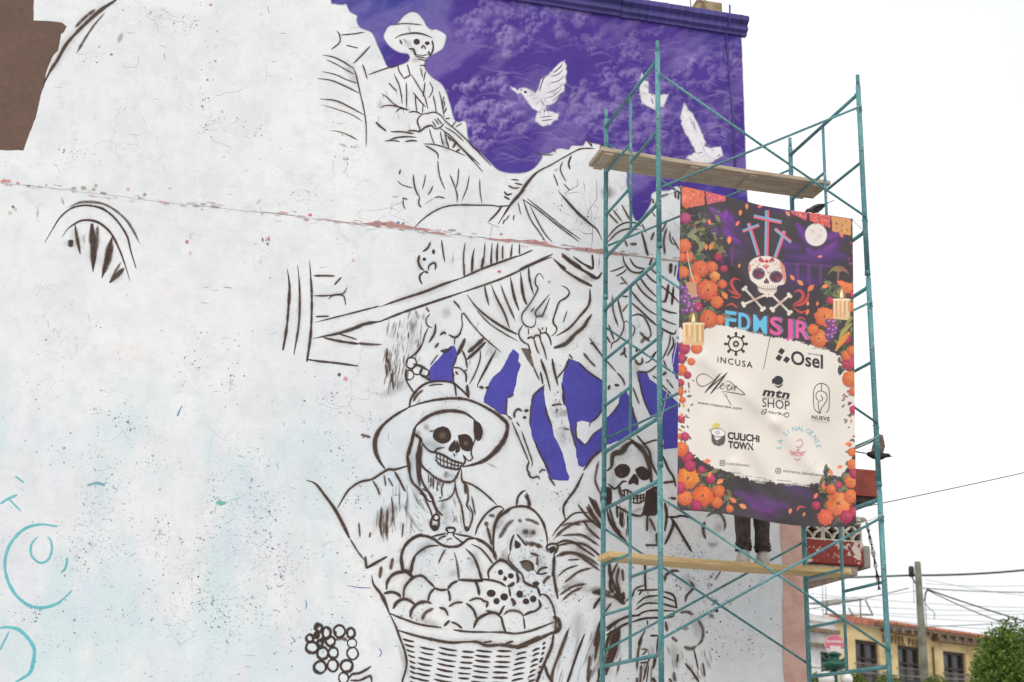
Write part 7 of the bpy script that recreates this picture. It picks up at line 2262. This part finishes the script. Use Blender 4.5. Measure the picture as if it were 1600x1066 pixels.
so = far(1304, 1008, SD2); ss = SD2 / F_PX
sign = tag(empty('round_sign', Vector((so.x, so.y, 0))), 'round pink and white shop sign above the street lamp', 'sign')
SZ = Vector((0, 0, so.z)); MS_P = mat_simple('sign_pink', lin(214, 112, 132), lin(204, 100, 122), 6, 0.5); MS_W = mat_simple('sign_white', lin(228, 218, 214), lin(216, 206, 202), 6, 0.5); MS_R = mat_simple('sign_rose', lin(206, 110, 124), lin(196, 100, 116), 6, 0.5)
VF = Vector((-CF.x, -CF.y, 0)).normalized(); VR = Vector((CR.x, CR.y, 0)).normalized()
def splate(pts, off, th, mat, name): return obj(name, prism([(a * ss, -b * ss) for a, b in pts], VR, (0, 0, 1), SZ + VF * off, VF * th), mat, sign)
splate([(15.5 * math.cos(2 * math.pi * k / 28), 15.5 * math.sin(2 * math.pi * k / 28)) for k in range(28)], 0, .03, MS_W, 'disc')
splate([(15 * math.cos(math.radians(180 + 180 * k / 16)), 15 * math.sin(math.radians(180 + 180 * k / 16)) ) for k in range(17)] + [(14.5, 5), (9, 5), (8, 1), (-8, 1), (-9, 5), (-14.5, 5)], .032, .008, MS_P, 'pink_field')
splate([(-8.5, 2), (8.5, 2), (7, 22), (-7, 22)], .034, .03, MS_W, 'cup')
splate([(-7.5, 15), (7.5, 15), (7, 19), (-7, 19)], .066, .006, MS_R, 'cup_band')
for i in range(8): x = -12 + 3.1 * i; splate([(x, -6 + .3 * math.sin(i * 2)), (x + 2.2, -7.2), (x + 2.4, -3.4 - (i % 2)), (x + .2, -3)], .042, .006, MS_W, 'letter')
obj('sign_post', tube([(0, 0, 0), (0, 0, so.z + 10 * -ss)], .03, 8), M_GRN, sign)

# ------------------------------------------------------------------ trees
def leaf_mat(name, a, b, c):
    t = NT(name); g = t.n('ShaderNodeNewGeometry'); col = t.mix(g.outputs['Random Per Island'], a, b)
    n = t.noise(t.coord('Object'), 3.4, 4, .6); col = t.mix(t.rng(n, .42, .62), col, c); col = t.mul(col, t.mix(t.rng(n, .35, .65), (.62, .66, .6), (1.25, 1.2, 1.1)))
    sh = t.bsdf(col, 0.6, spec=.3); tl = t.n('ShaderNodeBsdfTranslucent'); t.set(tl.inputs[0], col); m = t.n('ShaderNodeMixShader'); m.inputs[0].default_value = .2
    t.t.links.new(sh, m.inputs[1]); t.t.links.new(tl.outputs[0], m.inputs[2]); return t.done(m.outputs[0])
M_LEAF = leaf_mat('ficus_leaves', (0.07, 0.13, 0.022), (0.20, 0.31, 0.055), (0.13, 0.22, 0.035))
M_LEAF2 = leaf_mat('shrub_leaves', (0.09, 0.14, 0.03), (0.22, 0.27, 0.06), (0.14, 0.18, 0.05))
M_BARK = mat_simple('grey_bark', lin(112, 100, 86), lin(84, 74, 64), 9, 0.95, 0.5)
def tree(name, label, base, h, rx, rz, n, size, mat, wisps=0, cz=None):
    root = tag(empty(name, base), label, 'tree'); rng = np.random.default_rng(len(label))
    cz = cz or h - rz
    lob = rng.normal(size=(46, 3)); lob /= np.linalg.norm(lob, axis=1)[:, None]
    d = rng.normal(size=(n, 3)); d /= np.linalg.norm(d, axis=1)[:, None]
    bump = .93 + .20 * np.max(np.clip((d @ lob.T - .90) / .10, 0, 1), axis=1) + .05 * rng.normal(size=n)
    r = (1 - .5 * rng.random(n) ** 2.2) * bump
    c = d * r[:, None] * np.array([rx, rx, rz]) + np.array([0, 0, cz])
    kc = 34; cd = rng.normal(size=(kc, 3)); cd /= np.linalg.norm(cd, axis=1)[:, None]; cc = cd * rng.uniform(.72, .98, (kc, 1)); pick = rng.integers(0, kc, int(n * .6)); c[:len(pick)] = (cc[pick] + rng.normal(size=(len(pick), 3)) * .115) * np.array([rx, rx, rz]) + np.array([0, 0, cz])
    if wisps:
        k = wisps; b = rng.normal(size=(k, 3)); b[:, 2] = np.abs(b[:, 2]); b /= np.linalg.norm(b, axis=1)[:, None]
        tt = rng.random((k, 12)); pts = (b[:, None, :] * (1 + .16 * tt[..., None]) * np.array([rx, rx, rz]) + np.array([0, 0, cz])).reshape(-1, 3) + rng.normal(size=(k * 12, 3)) * .03; c = np.vstack([c, pts]); n = len(c)
    u = rng.normal(size=(n, 3)); u /= np.linalg.norm(u, axis=1)[:, None]; w = np.cross(u, rng.normal(size=(n, 3))); w /= np.linalg.norm(w, axis=1)[:, None]
    u[:, 2] -= .5; u /= np.linalg.norm(u, axis=1)[:, None]
    L = size * (.7 + .6 * rng.random(n))[:, None]
    V = np.stack([c, c + u * L * .5 + w * L * .28, c + u * L, c + u * L * .5 - w * L * .28], 1).reshape(-1, 3)
    F_ = np.arange(4 * n).reshape(-1, 4)
    me = bpy.data.meshes.new('crown'); me.from_pydata(V.tolist(), [], F_.tolist()); obj('crown', me, mat, root)
    bm = bmesh.new(); bm_tube(bm, [(0, 0, 0), (.03, .02, cz * .4), (0, 0, cz - rz * .6), (0, 0, cz)], [rx * .11, rx * .09, rx * .075, rx * .04], 10)
    for k in range(7):
        a = k * .9; bm_tube(bm, [(0, 0, cz - rz * .7), (rx * .35 * math.cos(a), rx * .35 * math.sin(a), cz - rz * .1), (rx * .7 * math.cos(a), rx * .7 * math.sin(a), cz + rz * (.1 + .1 * (k % 3)))], [rx * .05, rx * .035, rx * .012], 6)
    obj('trunk', bm, M_BARK, root)
    return root
td = 33.0; k = td / F_PX; tcn = far(1604, 1070, td)
tree('round_tree', 'dense round trimmed green tree at the right edge, in front of the hotel', Vector((tcn.x, tcn.y, 0)), tcn.z + 92 * k, 74 * k, 92 * k, 30000, .085, M_LEAF, 160)
for px, py, d, rr, lb in ((1278, 1068, 38, 16, 'small green tree top just left of the street lamp'), (1338, 1068, 38, 14, 'small yellow-green tree top under the first french door'), (1388, 1068, 40, 16, 'small tree top beside the right front scaffold post'), (1462, 1072, 40, 18, 'small leafy tree top just right of the utility pole')):
    c = far(px, py, d); kk = d / F_PX * rr
    tree('small_tree', lb, Vector((c.x, c.y, 0)), c.z + kk * .9, kk * 1.1, kk * 1.2, 1800, .10, M_LEAF2)
